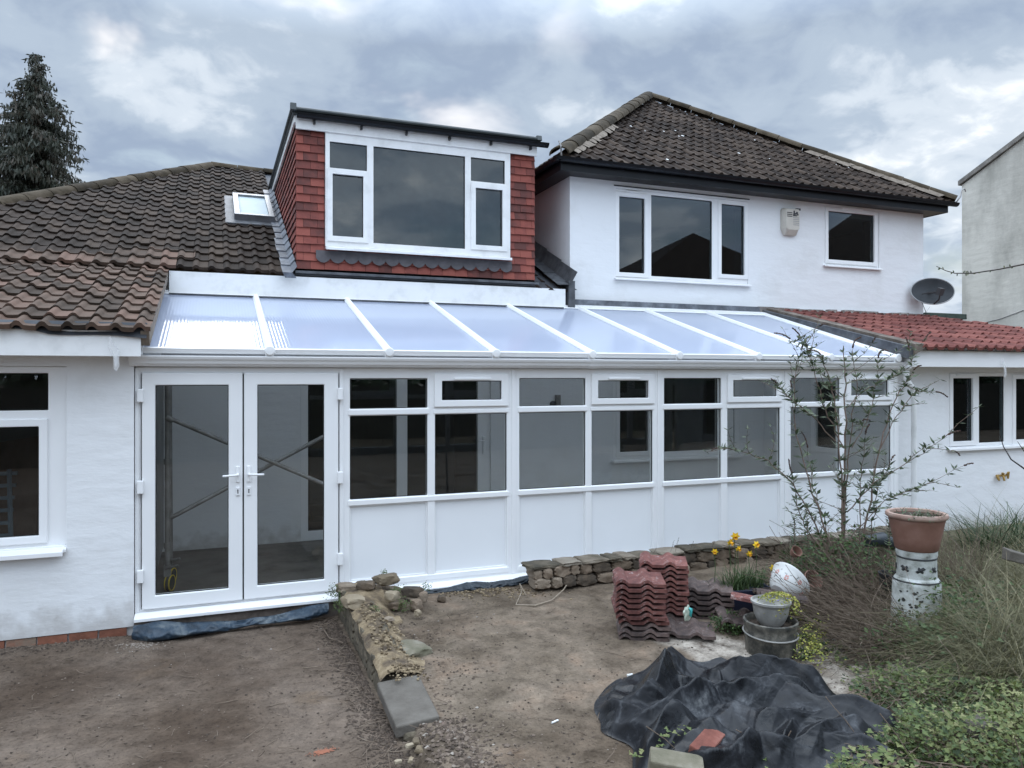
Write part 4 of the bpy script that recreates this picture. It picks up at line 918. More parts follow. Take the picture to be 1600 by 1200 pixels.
# satellite dish
dc = Vector((WX(1457, 9.15), 9.15, W(1457, 455, 9.15)[1]))
sd_ = thing('satellite_dish', 'dark grey satellite dish bracketed to the corner of the tall white house', 'satellite dish', (hx1, HY, dc.z))
face = (Vector((-.62, -1, .35))).normalized(); zax = face; xax = Vector((0, 0, 1)).cross(zax).normalized(); yax = zax.cross(xax)
m3 = Matrix((xax, yax, zax)).transposed().to_4x4(); m3 = T(*dc) @ m3
mb = MB(); vs = []; nr, na = 8, 40; ra, rb2 = .335, .235
for i in range(nr+1):
    for k in range(na):
        t = 2*math.pi*k/na; r = i/nr; vs.append(m3 @ Vector((ra*r*math.cos(t), rb2*r*math.sin(t), .075*r*r-.075)))
mb.mesh(vs, [(i*na+k, i*na+(k+1) % na, (i+1)*na+(k+1) % na, (i+1)*na+k) for i in range(nr) for k in range(na)])
dd_ = mb.build('reflector', M['dish'], sd_, smooth=True)
md = dd_.modifiers.new('thick', 'SOLIDIFY'); md.thickness = .006
mb = MB(); ring = [m3 @ Vector((ra*math.cos(2*math.pi*k/40), rb2*math.sin(2*math.pi*k/40), .003)) for k in range(41)]; mb.tube(ring, .009, 6, caps=False); mb.build('rim', mat('dish_rim', [(.3, .31, .31), (.38, .39, .39)], .5), dd_, smooth=True)
mb = MB(); br = Vector((hx1-.10, HY-.01, dc.z-.0)); e2 = m3 @ Vector((.02, -.12, .26)); mid_ = m3 @ Vector((.05, .02, .22))
mb.tube([m3 @ Vector((-.0, -rb2*.98, .0)), m3 @ Vector((.02, -.22, .18)), e2], .012, 8); mb.tube([m3 @ Vector((-ra*.5, -rb2*.2, .0)), e2], .009, 8)
mb.box(-.045, .045, -.035, .035, -.06, .06, m=T(*e2) @ rot('X', 20)); mb.build('receiver_arm', M['ink'], sd_)
mb = MB(); mb.box(hx1-.15, hx1-.10, HY-.03, HY-.002, dc.z-.12, dc.z+.06); mb.tube([(hx1-.12, HY-.02, dc.z-.02), (hx1-.12, HY-.36, dc.z-.02), tuple(m3 @ Vector((.02, -.04, .2)))], .02, 8); mb.tube([(hx1-.1, HY-.02, dc.z-.08), (hx1-.05, HY-.1, dc.z-.35), (hx1-.02, HY-.06, 3.05)], .005, 5)
mb.build('bracket', M['ink'], sd_)
# garden tap
tc_ = Vector((WX(1565, SY-.03), SY-.03, W(1565, 745, SY-.03)[1]))
tp = thing('garden_tap', 'small brass garden tap on the white wall below the right window', 'tap', tuple(tc_))
mb = MB(); mb.tube([tc_+Vector((-.10, 0, .02)), tc_+Vector((.11, 0, .015))], .014, 8); mb.tube([tc_+Vector((0, 0, .02)), tc_+Vector((0, -.03, .0)), tc_+Vector((0, -.04, -.05))], .013, 8); mb.tube([tc_+Vector((-.09, 0, .02)), tc_+Vector((-.09, -.02, -.02)), tc_+Vector((-.085, -.03, -.045))], [.016, .018, .012], 8); mb.build('tap_body', M['brass'], tp, smooth=True)
mb = MB(); mb.tube([tc_+Vector((0, -.01, .02)), tc_+Vector((0, -.02, .055))], [.010, .022], 8); mb.tube([tc_+Vector((.09, -.01, .03)), tc_+Vector((.12, -.01, .06)), tc_+Vector((.11, -.01, -.03))], [.012, .018, .012], 8); mb.build('tap_handle', M['brass'], tp, smooth=True)
# clear plastic strips hanging from the fascias
def strip(cx, y, z, label, s=1):
    mb = MB(); pts = [(-.03, .11), (.0, .04), (.035, .0), (.04, -.13), (.02, -.17), (.0, -.15), (-.005, -.04), (-.035, .03)]
    mb.prism([(cx+a*s, z+b*s) for a, b in pts], y-.012, y-.008); mb.prism([(cx+(a*.5+.008)*s, z+(b*.7-.02)*s) for a, b in pts[2:7]], y-.022, y-.018)
    tag(mb.build('plastic_strip', M['clear']), label, 'plastic strip', 'torn clear plastic hanging from fascias')
strip(WX(178, 6.64), 6.64, W(178, 550, 6.64)[1]+.02, 'torn clear plastic hanging from the left fascia')
strip(WX(1568, 6.78), 6.78, W(1568, 570, 6.78)[1]-.02, 'torn clear plastic hanging from the right fascia above the window', .9)

# ================================================================== GREY BUILDING, shed roof, trees
gb_ = thing('grey_building', 'tall weathered grey rendered building at the right edge', 'building', (15, 9, -.13))
gxx = 14.0; gy1 = gxx/tanx(1503); gz1 = W(1500, 289, gy1)[1]; gy0 = gxx/tanx(1640); gz0 = W(1640, 185, gy0)[1]
mb = MB(); mb.prismx([(gy1, -.3), (gy0, -.3), (gy0, gz0), (gy1, gz1)], gxx, gxx+5); mb.build('wall', M['greybuild'], gb_)
mb = MB(); mb.prismx([(gy1+.05, gz1+.0), (gy0, gz0+.0), (gy0, gz0+.09), (gy1+.05, gz1+.09)], gxx-.05, gxx+5.05); mb.build('coping', mat('coping', [(.13, .12, .11), (.30, .28, .25)], .9, 6, 8, .6, 30), gb_)
mb = MB(); cz_ = W(1500, 440, gy1)[1]; mb.tube([(gxx-.008, gy1-.02, 3.0), (gxx-.008, gy1-.8, 3.12), (gxx-.008, gy1-1.6, 3.35), (gxx-.008, gy0, 3.45)], .007, 4); mb.build('wall_crack', M['greyprint'], gb_)
shx0, shx1 = WX(1446, 10.2), WX(1507, 10.2)
sh = thing('shed', 'small dark flat roofed shed with mossy green roof edge beside the grey building', 'shed', ((shx0+shx1)/2, 10.5, -.13))
mb = MB(); za = W(1475, 498, 10.2)[1]; mb.box(shx0, shx1-.05, 10.25, 12, -.2, za); mb.build('wall', M['ink'], sh)
mb = MB(); mb.box(shx0-.05, shx1, 10.15, 12.1, za, za+.10); mb.build('roof', mat('mossy_roof', [(.03, .045, .035), (.07, .09, .07)], .8, 6), sh, bevel=.01)

def spray(mb, p, d, up, ln, wd, a):     # small leaf/needle clump: two crossed blades
    s = d.cross(up); 
    if s.length < 1e-4: s = Vector((1, 0, 0))
    s.normalize(); m_ = p+d*ln*.5
    mb.mesh([p, m_+s*wd, p+d*ln, m_-s*wd], [(0, 1, 2, 3)], a)
# weeping conifer, far behind the roof
def conifer():
    rnd = random.Random(7); Zc = 30.0; base = D(52, 588, Zc); top = D(56, 80, Zc); th_ = thing('conifer_tree', 'tall dark drooping conifer beyond the bungalow roof', 'tree', (base.x, base.y, -.13))
    mb = MB(); bx_, by_ = base.x, base.y; H = top.z
    mb.tube([(bx_, by_, -.3), (bx_+.1, by_, H*.5), (top.x, top.y, H-.2)], [.45, .25, .03], 8)
    mb.build('trunk', M['bark'], th_)
    mb = MB(); z = H-.1
    def rad(h):   # half width of the crown h metres below the top
        return .14+min(h, 2.2)*.36+max(0, min(h-2.2, 3.5))*.38+max(0, h-5.7)*.12
    while z > 3.5:
        h = H-z; Rr = rad(h); nb = 3 if h < 1 else (6 if h < 3 else 9)
        for k in range(nb):
            az = rnd.uniform(0, 2*math.pi); L_ = Rr*rnd.choice([.75, .9, 1.0, 1.1, 1.22])*rnd.uniform(.85, 1.05)
            dirv = Vector((math.cos(az), math.sin(az), 0)); n = max(4, int(L_*5)); prev = None; ton = rnd.random()
            cxp = Vector((bx_+(top.x-bx_)*(z/H), by_, z))
            for i in range(n+1):
                t = i/n; p = cxp+dirv*(L_*t)+Vector((0, 0, .10*L_*math.sin(t*2.6)-.34*L_*t*t+(.12*L_*max(0, t-.8)*3)))
                if t > .12:
                    m_ = 13 if h > 1.5 else 7
                    for q in range(m_):
                        sd2 = Vector((rnd.gauss(0, .12), rnd.gauss(0, .12), rnd.uniform(-.06, .06)))*min(1, h*.5+.3)
                        dn = Vector((rnd.gauss(0, .28), rnd.gauss(0, .28), -1)).normalized()
                        if rnd.random() < .15: dn = (dirv+Vector((rnd.gauss(0, .4), rnd.gauss(0, .4), -.3))).normalized()
                        ln = rnd.uniform(.12, .38)*min(1, .5+h*.2)
                        spray(mb, p+sd2, dn, Vector((rnd.gauss(0, 1), rnd.gauss(0, 1), .1)), ln, rnd.uniform(.02, .042), min(1, max(0, ton*.5+rnd.random()*.5)))
        z -= .13 if h < 3 else .17
    o = mb.build('crown', M['conifer'], th_, weld=False)
conifer()
# bare winter tree between the houses
def baretree(c, h, label, seed, parts=True, spread=.9):
    rnd = random.Random(seed); t_ = thing('bare_tree', label, 'tree', tuple(c)); mb = MB()
    def br(p, d, ln, r, dep):
        q = p+d*ln; mb.tube([p, p+d*ln*.5+Vector((rnd.gauss(0, .03), rnd.gauss(0, .03), 0))*ln, q], [r, r*.8, r*.6], 4, caps=False)
        if dep == 0: return
        for _ in range(3 if dep > 1 else 4):
            nd = (d+Vector((rnd.gauss(0, .5), rnd.gauss(0, .5), rnd.gauss(.1, .3)))*spread).normalized(); br(q-d*ln*rnd.uniform(0, .4), nd, ln*rnd.uniform(.55, .8), r*.55, dep-1)
    br(Vector(c), Vector((0, 0, 1)), h*.4, .09, 5); mb.build('branches', M['bark_dark'], t_, weld=False)
bt = D(1478, 588, 26); baretree((bt.x, bt.y, -.2), 5.2, 'bare winter tree far behind the satellite dish', 5)
bt = D(1494, 588, 28); baretree((bt.x, bt.y, -.2), 5.0, 'bare winter tree far away beside the grey building edge', 15)

# ================================================================== GROUND
WLX = 1.03
def smooth(a, b, x):
    t = min(1, max(0, (x-a)/(b-a))); return t*t*(3-2*t)
def lerp(a, b, t): return a+(b-a)*t
def ground_z(x, y):
    low = -.135+.012*nz((x, y), .9)+.008*nz((x, y), 3)+.004*nz((x, y), 9)
    ter = lerp(-.07, -.012, smooth(3.9, 5.3, y))+.018*nz((x, y), 1.1, 3)+.010*nz((x, y), 3.3)+.005*nz((x, y), 11)
    ter += .15*math.exp(-((x-1.32)/.30)**2)*smooth(6.15, 6.65, y)*(1+.5*nz((x, y), 7))
    ter += .07*smooth(3.6, 5.5, x)*smooth(3.0, 4.0, y)
    ter += (.045+.05*nz((x*2, y*2), 3))*math.exp(-((x-1.18)/.13)**2)*smooth(4.36, 4.2, y)*smooth(2.6, 3.0, y)
    low += .035*smooth(-.2, -.8, x)*smooth(6.3, 6.9, y)
    wl = WLX+.06-(.0 if y > 4.3 else .10*(4.3-y))
    z = lerp(low, ter, smooth(wl-.03, wl+.05, x))
    z = lerp(z, -.16, smooth(6.90, 7.02, y))
    z = lerp(z, -.12, smooth(2.4, 1.0, y))
    z = lerp(z, -.12, smooth(-4.5, -7, x)); z = lerp(z, -.10, smooth(12, 16, x))
    return z
def lin(a, b, n): return [a+(b-a)*i/n for i in range(n)]
xs = [-600, -200, -80, -40, -20, -12, -8]+lin(-6, 10.5, 380)+[10.5, 11.5, 13, 16, 22, 30, 60, 150, 600]
ys = [-600, -200, -80, -40, -20, -10, -5, -2, 0, 1]+lin(1.8, 7.1, 160)+[7.1, 8, 10, 14, 20, 40, 80, 200, 900]
nx, ny = len(xs), len(ys); vs = [(x, y, ground_z(x, y)) for y in ys for x in xs]
me = bpy.data.meshes.new('ground'); me.from_pydata(vs, [], [(j*nx+i, j*nx+i+1, (j+1)*nx+i+1, (j+1)*nx+i) for j in range(ny-1) for i in range(nx-1)])
gr = bpy.data.objects.new('ground', me); C.objects.link(gr); struct(gr)
def inpoly(x, y, P):
    c = False; n = len(P)
    for i in range(n):
        x1, y1 = P[i]; x2, y2 = P[(i+1) % n]
        if (y1 > y) != (y2 > y) and x < (x2-x1)*(y-y1)/(y2-y1)+x1: c = not c
    return c
pale = [G(1290, 985, 0), G(1420, 1010, 0), G(1400, 1090, 0), G(1270, 1050, 0), G(1060, 1010, 0)]
pc = [(G(1330, 1020, 0).xy, .55), (G(1110, 1005, 0).xy, .40), (G(1250, 1050).xy, .35)]
at = me.attributes.new('zone', 'FLOAT', 'POINT'); vals = []
for (x, y, z) in vs:
    zt = smooth(WLX, WLX+.3, x)*.5
    if 1.8 < y < 7 and x > 1:
        for c, r in pc:
            d = math.hypot(x-c[0], y-c[1])/r+.45*nz((x, y), 4, 9)
            zt = max(zt, .5+.5*smooth(1.0, .6, d))
    vals.append(zt)
at.data.foreach_set('value', vals)
me.polygons.foreach_set('use_smooth', [True]*len(me.polygons))
def groundmat():
    m, t, b = newmat('bare_earth'); n = t.nodes; l = t.links
    tcn = n.new('ShaderNodeTexCoord'); v = tcn.outputs['Object']
    def noi(sc, de, ro, off=0):
        q = n.new('ShaderNodeTexNoise'); q.inputs['Scale'].default_value = sc; q.inputs['Detail'].default_value = de; q.inputs['Roughness'].default_value = ro
        mp = n.new('ShaderNodeMapping'); mp.inputs['Location'].default_value = (off, off, 0); l.new(v, mp.inputs[0]); l.new(mp.outputs[0], q.inputs[0]); return q.outputs['Fac']
    def ramp(f, pts):
        r = n.new('ShaderNodeValToRGB'); l.new(f, r.inputs[0]); e = r.color_ramp.elements
        while len(e) < len(pts): e.new(.5)
        for el, (p, c) in zip(e, pts): el.position = p; el.color = (*c, 1)
        return r.outputs[0]
    def mix(f, a, c, mode='MIX'):
        q = n.new('ShaderNodeMix'); q.data_type = 'RGBA'; q.blend_type = mode
        if isinstance(f, float): q.inputs[0].default_value = f
        else: l.new(f, q.inputs[0])
        l.new(a, q.inputs[6]); l.new(c, q.inputs[7]); return q.outputs[2]
    n1 = noi(1.1, 8, .62); n2 = noi(7, 10, .7, 5); n3 = noi(45, 6, .7, 9); n4 = noi(2.3, 6, .6, 17)
    lowc = ramp(n1, [(.32, (.098, .073, .055)), (.46, (.136, .105, .082)), (.60, (.165, .130, .104)), (.7, (.15, .112, .082))])
    terc = ramp(n4, [(.30, (.10, .078, .058)), (.43, (.148, .118, .089)), (.55, (.195, .156, .12)), (.68, (.225, .168, .124))])
    palc = ramp(n2, [(.35, (.16, .13, .105)), (.46, (.30, .265, .225)), (.62, (.40, .36, .31))])
    a = n.new('ShaderNodeAttribute'); a.attribute_name = 'zone'
    mr = n.new('ShaderNodeMapRange'); l.new(a.outputs['Fac'], mr.inputs[0]); mr.inputs[1].default_value = 0; mr.inputs[2].default_value = .5
    mr2 = n.new('ShaderNodeMapRange'); l.new(a.outputs['Fac'], mr2.inputs[0]); mr2.inputs[1].default_value = .55; mr2.inputs[2].default_value = .95
    c = mix(mr.outputs[0], lowc, terc); c = mix(mr2.outputs[0], c, palc)
    damp = ramp(noi(.8, 5, .6, 31), [(.40, (.66, .63, .61)), (.52, (1, 1, 1))])
    c = mix(.8, c, damp, 'MULTIPLY')
    c = mix(.85, c, ramp(n2, [(.30, (.45, .43, .42)), (.44, (.85, .84, .83)), (.58, (1.08, 1.06, 1.04)), (.72, (1.4, 1.38, 1.34))]), 'MULTIPLY')
    c = mix(.8, c, ramp(n3, [(.32, (.5, .48, .46)), (.47, (.95, .95, .95)), (.62, (1.05, 1.05, 1.05)), (.74, (1.7, 1.68, 1.6))]), 'MULTIPLY')
    l.new(c, b.inputs['Base Color']); b.inputs['Roughness'].default_value = .95; b.inputs['Specular IOR Level'].default_value = .05
    ad = n.new('ShaderNodeMath'); ad.operation = 'MULTIPLY_ADD'; l.new(n3, ad.inputs[0]); ad.inputs[1].default_value = .35; l.new(n2, ad.inputs[2])
    bp = n.new('ShaderNodeBump'); bp.inputs['Strength'].default_value = .7; bp.inputs['Distance'].default_value = .03; l.new(ad.outputs[0], bp.inputs['Height']); l.new(bp.outputs[0], b.inputs['Normal'])
    return m
me.materials.append(groundmat())

# ------------------------------------------------------------------ small helpers for the garden
def rock_verts(rnd, c, sx_, sy_, sz_, rz=0, sub=2, box=.5, rough=.18):
    bm = bmesh.new(); bmesh.ops.create_icosphere(bm, subdivisions=sub, radius=1)
    o = rnd.uniform(0, 100); m = Matrix.Rotation(rz, 3, 'Z'); vs = []
    for v in bm.verts:
        p = v.co.copy(); k = max(abs(p.x), abs(p.y), abs(p.z)); p = p.lerp(p/k*.86, box)
        p *= 1+rough*1.5*nz(p, 1.3, o)+rough*.5*nz(p, 4, o); q = Vector((p.x*sx_, p.y*sy_, p.z*sz_)); vs.append(Vector(c)+m @ q)
    fs = [tuple(v.index for v in f.verts) for f in bm.faces]; bm.free(); return vs, fs
def leaf(mb, p, d, nrm, ln, wd, a, fold=.25):
    d = d.normalized(); s = d.cross(nrm)
    if s.length < 1e-4: s = Vector((1, 0, 0))
    s.normalize(); n_ = s.cross(d)
    m1 = p+d*ln*.45
    mb.mesh([p, m1+s*wd+n_*wd*fold, p+d*ln, m1-s*wd+n_*wd*fold, m1], [(0, 4, 1), (1, 4, 2), (2, 4, 3), (3, 4, 0)], a)
def ivyleaf(mb, p, d, nrm, sz, a):
    d = d.normalized(); s = d.cross(nrm)
    if s.length < 1e-4: s = Vector((1, 0, 0))
    s.normalize(); n_ = s.cross(d)
    pts = [(0, 0), (.45, -.12), (.55, .25), (.32, .42), (0, 1), (-.32, .42), (-.55, .25), (-.45, -.12)]
    vs = [p+s*x*sz+d*y*sz+n_*(abs(x)*.25*sz) for x, y in pts]; mb.mesh([p+d*.35*sz]+vs, [(0, i+1, (i+1) % 8+1) for i in range(8)], a)
def blade(mb, p, d, ln, wd, a, bend=.5, n=3, rnd=random):
    d = Vector(d).normalized(); side = Vector((d.y, -d.x, 0))
    if side.length < .05: side = Vector((rnd.uniform(-1, 1), rnd.uniform(-1, 1), 0))
    side.normalize(); ang = rnd.uniform(-.8, .8); side = Matrix.Rotation(ang, 3, 'Z') @ side
    hv = Vector((d.x, d.y, 0)); hv = hv.normalized() if hv.length > .01 else Vector((rnd.uniform(-1, 1), rnd.uniform(-1, 1), 0)).normalized()
    vs = []
    for i in range(n+1):
        t = i/n; q = p+d*ln*t+hv*bend*ln*t*t*.6-Vector((0, 0, 1))*bend*ln*t*t*.45; w_ = wd*(1-t*.85)
        vs += [q-side*w_, q+side*w_]
    mb.mesh(vs, [(2*i, 2*i+1, 2*i+3, 2*i+2) for i in range(n)], a)
def wavy(p, d, ln, rnd, n=6, j=.12, sag=0):
    pts = [Vector(p)]; d = Vector(d).normalized()
    for i in range(n):
        d = (d+Vector((rnd.gauss(0, j), rnd.gauss(0, j), rnd.gauss(0, j)-sag))).normalized(); pts.append(pts[-1]+d*ln/n)
    return pts

def wtop(y): return lerp(-.045, .13, smooth(4.4, 6.5, y))
# debris and gravel lying on the earth
def scatter():
    rnd = random.Random(99); mb = MB()
    def bit(x, y, s, a, lift=0):
        z = ground_z(x, y)+lift; c = Vector((x, y, z+s*.25)); q = [Vector((rnd.uniform(.6, 1.3)*s*math.cos(t), rnd.uniform(.6, 1.3)*s*math.sin(t), 0)) for t in (0, 1.6, 3.1, 4.7)]
        t = Vector((rnd.uniform(-.3, .3)*s, rnd.uniform(-.3, .3)*s, s*rnd.uniform(.4, .8)))
        mb.mesh([c+v for v in q]+[c+t, c-Vector((0, 0, s*.5))], [(0, 1, 4), (1, 2, 4), (2, 3, 4), (3, 0, 4)], a)
    for _ in range(3400):
        u, v = rnd.uniform(-40, 1500), 960+260*rnd.random()**1.1; p = G(u, v, -.08)
        if p.y > 6.85: continue
        bit(p.x, p.y, rnd.choice([.003, .004, .005, .005, .007, .010])*rnd.uniform(.7, 1.3), rnd.random()**1.9)
    for _ in range(2600):      # soil crumbs at the foot of the wall
        y = rnd.uniform(3.6, 6.8); x = WLX-.03-abs(rnd.gauss(0, .09)); bit(x, y, rnd.uniform(.004, .015), rnd.random()*.55)
    for _ in range(900):       # rubble along the house wall
        x = rnd.uniform(-2.8, -.3); y = 6.9-abs(rnd.gauss(0, .12)); bit(x, y, rnd.uniform(.004, .013), rnd.random()*.85)
    for _ in range(150):
        x = rnd.gauss(-.55, .08); y = 6.72-abs(rnd.gauss(0, .06)); bit(x, y, rnd.uniform(.004, .011), .97)
    for _ in range(700):      # terrace crumbs
        x = WLX+.2+abs(rnd.gauss(0, .35)); y = rnd.uniform(3.4, 6.6); bit(x, y, rnd.uniform(.004, .012), rnd.random())
    for _ in range(1200):
        x = rnd.gauss(1.25, .12)+.0; y = rnd.uniform(3.3, 4.4); bit(x, y, rnd.uniform(.005, .018), rnd.random())
    tag(mb.build('debris', M['pebble'], weld=False), 'small stones and crumbs of soil scattered over the bare earth', 'debris', kind='stuff')
    mb = MB()
    for _ in range(800):      # yellow gravel at the terrace head and on the wall
        if rnd.random() < .5: p = G(rnd.gauss(760, 50), 918+abs(rnd.gauss(0, 8)), 0)
        else:
            p = Vector((WLX+rnd.uniform(.05, .32), rnd.uniform(4.9, 6.3), 0))
        if p.y > 6.86: continue
        s = rnd.uniform(.005, .015); z = ground_z(p.x, p.y)+.004 if p.x > 1.42 else lerp(wtop(p.y)+.03, ground_z(p.x, p.y), smooth(1.12, 1.42, p.x))+.01
        vs_, fs_ = rock_verts(rnd, (p.x, p.y, z), s, s*rnd.uniform(.6, 1), s*.6, rnd.uniform(0, 6), sub=1); mb.mesh(vs_, fs_, rnd.random())
    tag(mb.build('gravel', mat('yellow_gravel', [(.08, .055, .03), (.16, .115, .065), (.26, .20, .125)], .95, 9, 4, attr=('tile', .8)), weld=False), 'yellowish gravel along the head of the earth terrace', 'gravel', kind='stuff')
    mb = MB()
    for _ in range(420):
        if rnd.random() < .5: p = G(rnd.uniform(0, 1100), rnd.uniform(960, 1200), -.05)
        else: p = Vector((WLX-.05-abs(rnd.gauss(0, .12)), rnd.uniform(4, 6.8), 0))
        if p.y > 6.85: continue
        z = ground_z(p.x, p.y)+.006; t = rnd.uniform(0, 6.3); mb.tube(wavy((p.x, p.y, z), (math.cos(t), math.sin(t), .05), rnd.uniform(.03, .18), rnd, 3, .15), rnd.uniform(.0012, .003), 4, rnd.random())
    tag(mb.build('twig_litter', M['twig'], weld=False), 'thin dead twigs scattered over the bare earth', 'twigs', kind='stuff')
scatter()
# stain and litter
p = G(505, 1176, -.135); mb = MB(); rr = random.Random(5)
for _ in range(420):
    a_, r_ = rr.uniform(0, 6.3), abs(rr.gauss(0, .5)); x_, y_ = p.x+.06*r_*math.cos(a_)*1.3, p.y+.035*r_*math.sin(a_); s_ = rr.uniform(.002, .006); z_ = ground_z(x_, y_)+.004
    mb.face([(x_+s_*math.cos(t), y_+s_*math.sin(t), z_) for t in (0, 1.5, 3, 4.6)])
tmpn = 0
tag(mb.build('brick_dust_patch', M['orange'], weld=False), 'small orange brick dust stain on the grey yard', 'stain')
def litter(u, v, ln, rz, label, r=.006):
    p = G(u, v, -.02); z = ground_z(p.x, p.y)+r; d = Vector((math.cos(rz), math.sin(rz), 0))*ln/2; mb = MB(); mb.tube([Vector((p.x, p.y, z))-d, Vector((p.x, p.y, z))+d], r, 8)
    tag(mb.build('plastic_stick', M['whiteplastic']), label, 'litter')
litter(867, 1117, .052, .35, 'short white plastic stick lying on the earth terrace')
litter(984, 1051, .04, .0, 'white crumb of litter lying behind the black sheet', .009)
# long pale root
rnd = random.Random(4)
pts = [G(u, v, z) for u, v, z in ((806, 945, .0), (815, 925, .03), (812, 912, .09), (822, 930, .02), (836, 946, .01), (862, 938, .01), (880, 922, .02), (888, 910, .03), (884, 905, .05))]
mb = MB(); mb.tube(pts[:4], [.004, .006, .005, .003], 6); mb.tube([pts[0]]+pts[4:], [.007, .007, .006, .006, .005, .004], 6)
tag(mb.build('root', mat('pale_root', [(.20, .16, .12), (.34, .28, .21)], .9, 20)), 'long pale bent root lying on earth before the rubble wall end', 'root')
pts = [G(u, v, -.12) for u, v in ((505, 985), (515, 1000), (528, 1004), (536, 1008))]; mb = MB(); mb.tube([q+Vector((0, 0, .015)) for q in pts], [.004, .005, .005, .006], 6)
tag(mb.build('stick', M['twig']), 'short curved stick lying in the yard by the wall foot', 'stick')

# ------------------------------------------------------------------ low retaining wall
rw = thing('retaining_wall', 'low broken stone retaining wall with a grey capping slab between yard and terrace', 'wall', (WLX+.1, 5.5, -.13))
rnd = random.Random(31); mb = MB(); y = 4.35
while y < 6.86:
    ln = rnd.uniform(.18, .34); y1 = min(y+ln, 6.87); top = wtop((y+y1)/2)-(.05 if y < 5.05 else 0); z = -.26
    while z < top-.03:
        h_ = rnd.uniform(.09, .13); z1 = min(z+h_, top+rnd.uniform(-.012, .012)); 
        vs_, fs_ = rock_verts(rnd, (WLX+.11, (y+y1)/2, (z+z1)/2), .125+rnd.uniform(-.006, .006), (y1-y)/2*1.2, (z1-z)/2*1.3, 0, sub=3, box=.97, rough=.03); mb.mesh(vs_, fs_, rnd.random()); z = z1
    y = y1
mb.build('stonework', mat('wall_stone', [(.045, .036, .024), (.09, .074, .05), (.14, .115, .08), (.20, .165, .12)], .95, 8, 9, 1, 30, attr=('tile', .15), bdist=.015), rw, smooth=True, weld=False)
mb = MB(); s0, s1, s2, s3 = G(578, 1061, 0), G(655, 1061, 0), G(670, 1130, -.04), G(624, 1139, -.045)
s0.y = min(s0.y, 5.0)
q = [Vector((WLX-.03, 4.98, -.005)), Vector((WLX+.26, 5.0, .0)), Vector((WLX+.235, 4.40, -.028)), Vector((WLX-.04, 4.37, -.035))]
mb.mesh([v-Vector((0, 0, .075)) for v in q]+q, [(0, 1, 2, 3), (7, 6, 5, 4), (0, 4, 5, 1), (1, 5, 6, 2), (2, 6, 7, 3), (3, 7, 4, 0)])
mb.build('capping_slab', M['slab'], rw, bevel=.012, seg=3)
mb = MB(); vs_, fs_ = rock_verts(rnd, (WLX+.33, 5.48, .0), .12, .16, .035, .3, sub=3, box=.85, rough=.08); mb.mesh(vs_, fs_, .6); mb.build('flat_stone', M['slabgreen'], rw, smooth=True)
mb = MB(); rr = random.Random(18); vs = []; ny_, nx_ = 60, 10
for j in range(ny_+1):
    y = 5.03+(6.84-5.03)*j/ny_
    for i in range(nx_+1):
        x = WLX+.0+.42*i/nx_; t = i/nx_
        z = lerp(wtop(y)+.025, ground_z(x, y)-.01, smooth(.25, 1, t))+.03*nz((x*3, y*3), 1, 2)+.016*nz((x*12, y*12), 1, 7)+.006*nz((x*40, y*40), 1, 7)-.04*smooth(.12, 0, t)
        vs.append((x+.02*nz((y*5, 1), 1, 3)*(1-t), y, z))
mb.mesh(vs, [(j*(nx_+1)+i, j*(nx_+1)+i+1, (j+1)*(nx_+1)+i+1, (j+1)*(nx_+1)+i) for j in range(ny_) for i in range(nx_)])
mb.build('earth_top', mat('wall_top_earth', [(.06, .042, .028), (.13, .095, .06), (.23, .17, .10), (.32, .25, .16)], .97, 7, 10, 1, 45, bdist=.015, pos=[.34, .46, .56, .68]), rw, smooth='all')
mb = MB(); mb.mesh([Vector(p) for p in ((WLX+.235, 4.38, -.3), (WLX+.265, 4.38, -.3), (WLX+.30, 2.9, -.3), (WLX+.27, 2.9, -.3), (WLX+.235, 4.38, -.055), (WLX+.265, 4.38, -.055), (WLX+.30, 2.9, -.075), (WLX+.27, 2.9, -.075))], [(0, 1, 2, 3), (7, 6, 5, 4), (0, 4, 5, 1), (1, 5, 6, 2), (2, 6, 7, 3), (3, 7, 4, 0)])
mb.build('kerb_board', M['board'], rw, bevel=.004)
# loose stones on the broken end
def stone_thing(u, v, z, sx_, sy_, sz_, rz, m, label, group, seed, name='stone', tiltx=0):
    rnd = random.Random(seed); p = G(u, v, z); mb = MB(); vs_, fs_ = rock_verts(rnd, (0, 0, 0), sx_, sy_, sz_, rz, sub=3, box=.75, rough=.14)
    mb.mesh(vs_, fs_, rnd.random()); o = mb.build(name, M[m], smooth=True); o.location = p; o.rotation_euler = (tiltx, 0, 0); tag(o, label, 'stone', group)
    return o
GS = 'loose stones heaped on the broken end of the retaining wall'; LS = 'loose weathered stone heaped on the broken end of the low retaining wall'
SL = ['largest flat pale stone topping the broken wall end', 'grey weathered stone leaning left of the largest pale stone', 'pale corner block at the front left of the broken wall end', 'dull stone at the back left corner of the wall end', 'long grey stone sloping down at the right of the heap', 'pale upright stone in the middle of the heap beside green plants',
      'small grey stone in front of the middle pale stone', 'rounded grey stone at the foot of the sloping stone', 'small pale pebble on the gravel before the heap', 'smallest pale pebble nearest the wall edge', 'little pale stone at the right foot of the heap', 'dull stone behind the long sloping grey stone', 'flat dull stone low in front of the heap', 'small dull stone furthest right of the heap by the gravel']
k = 0
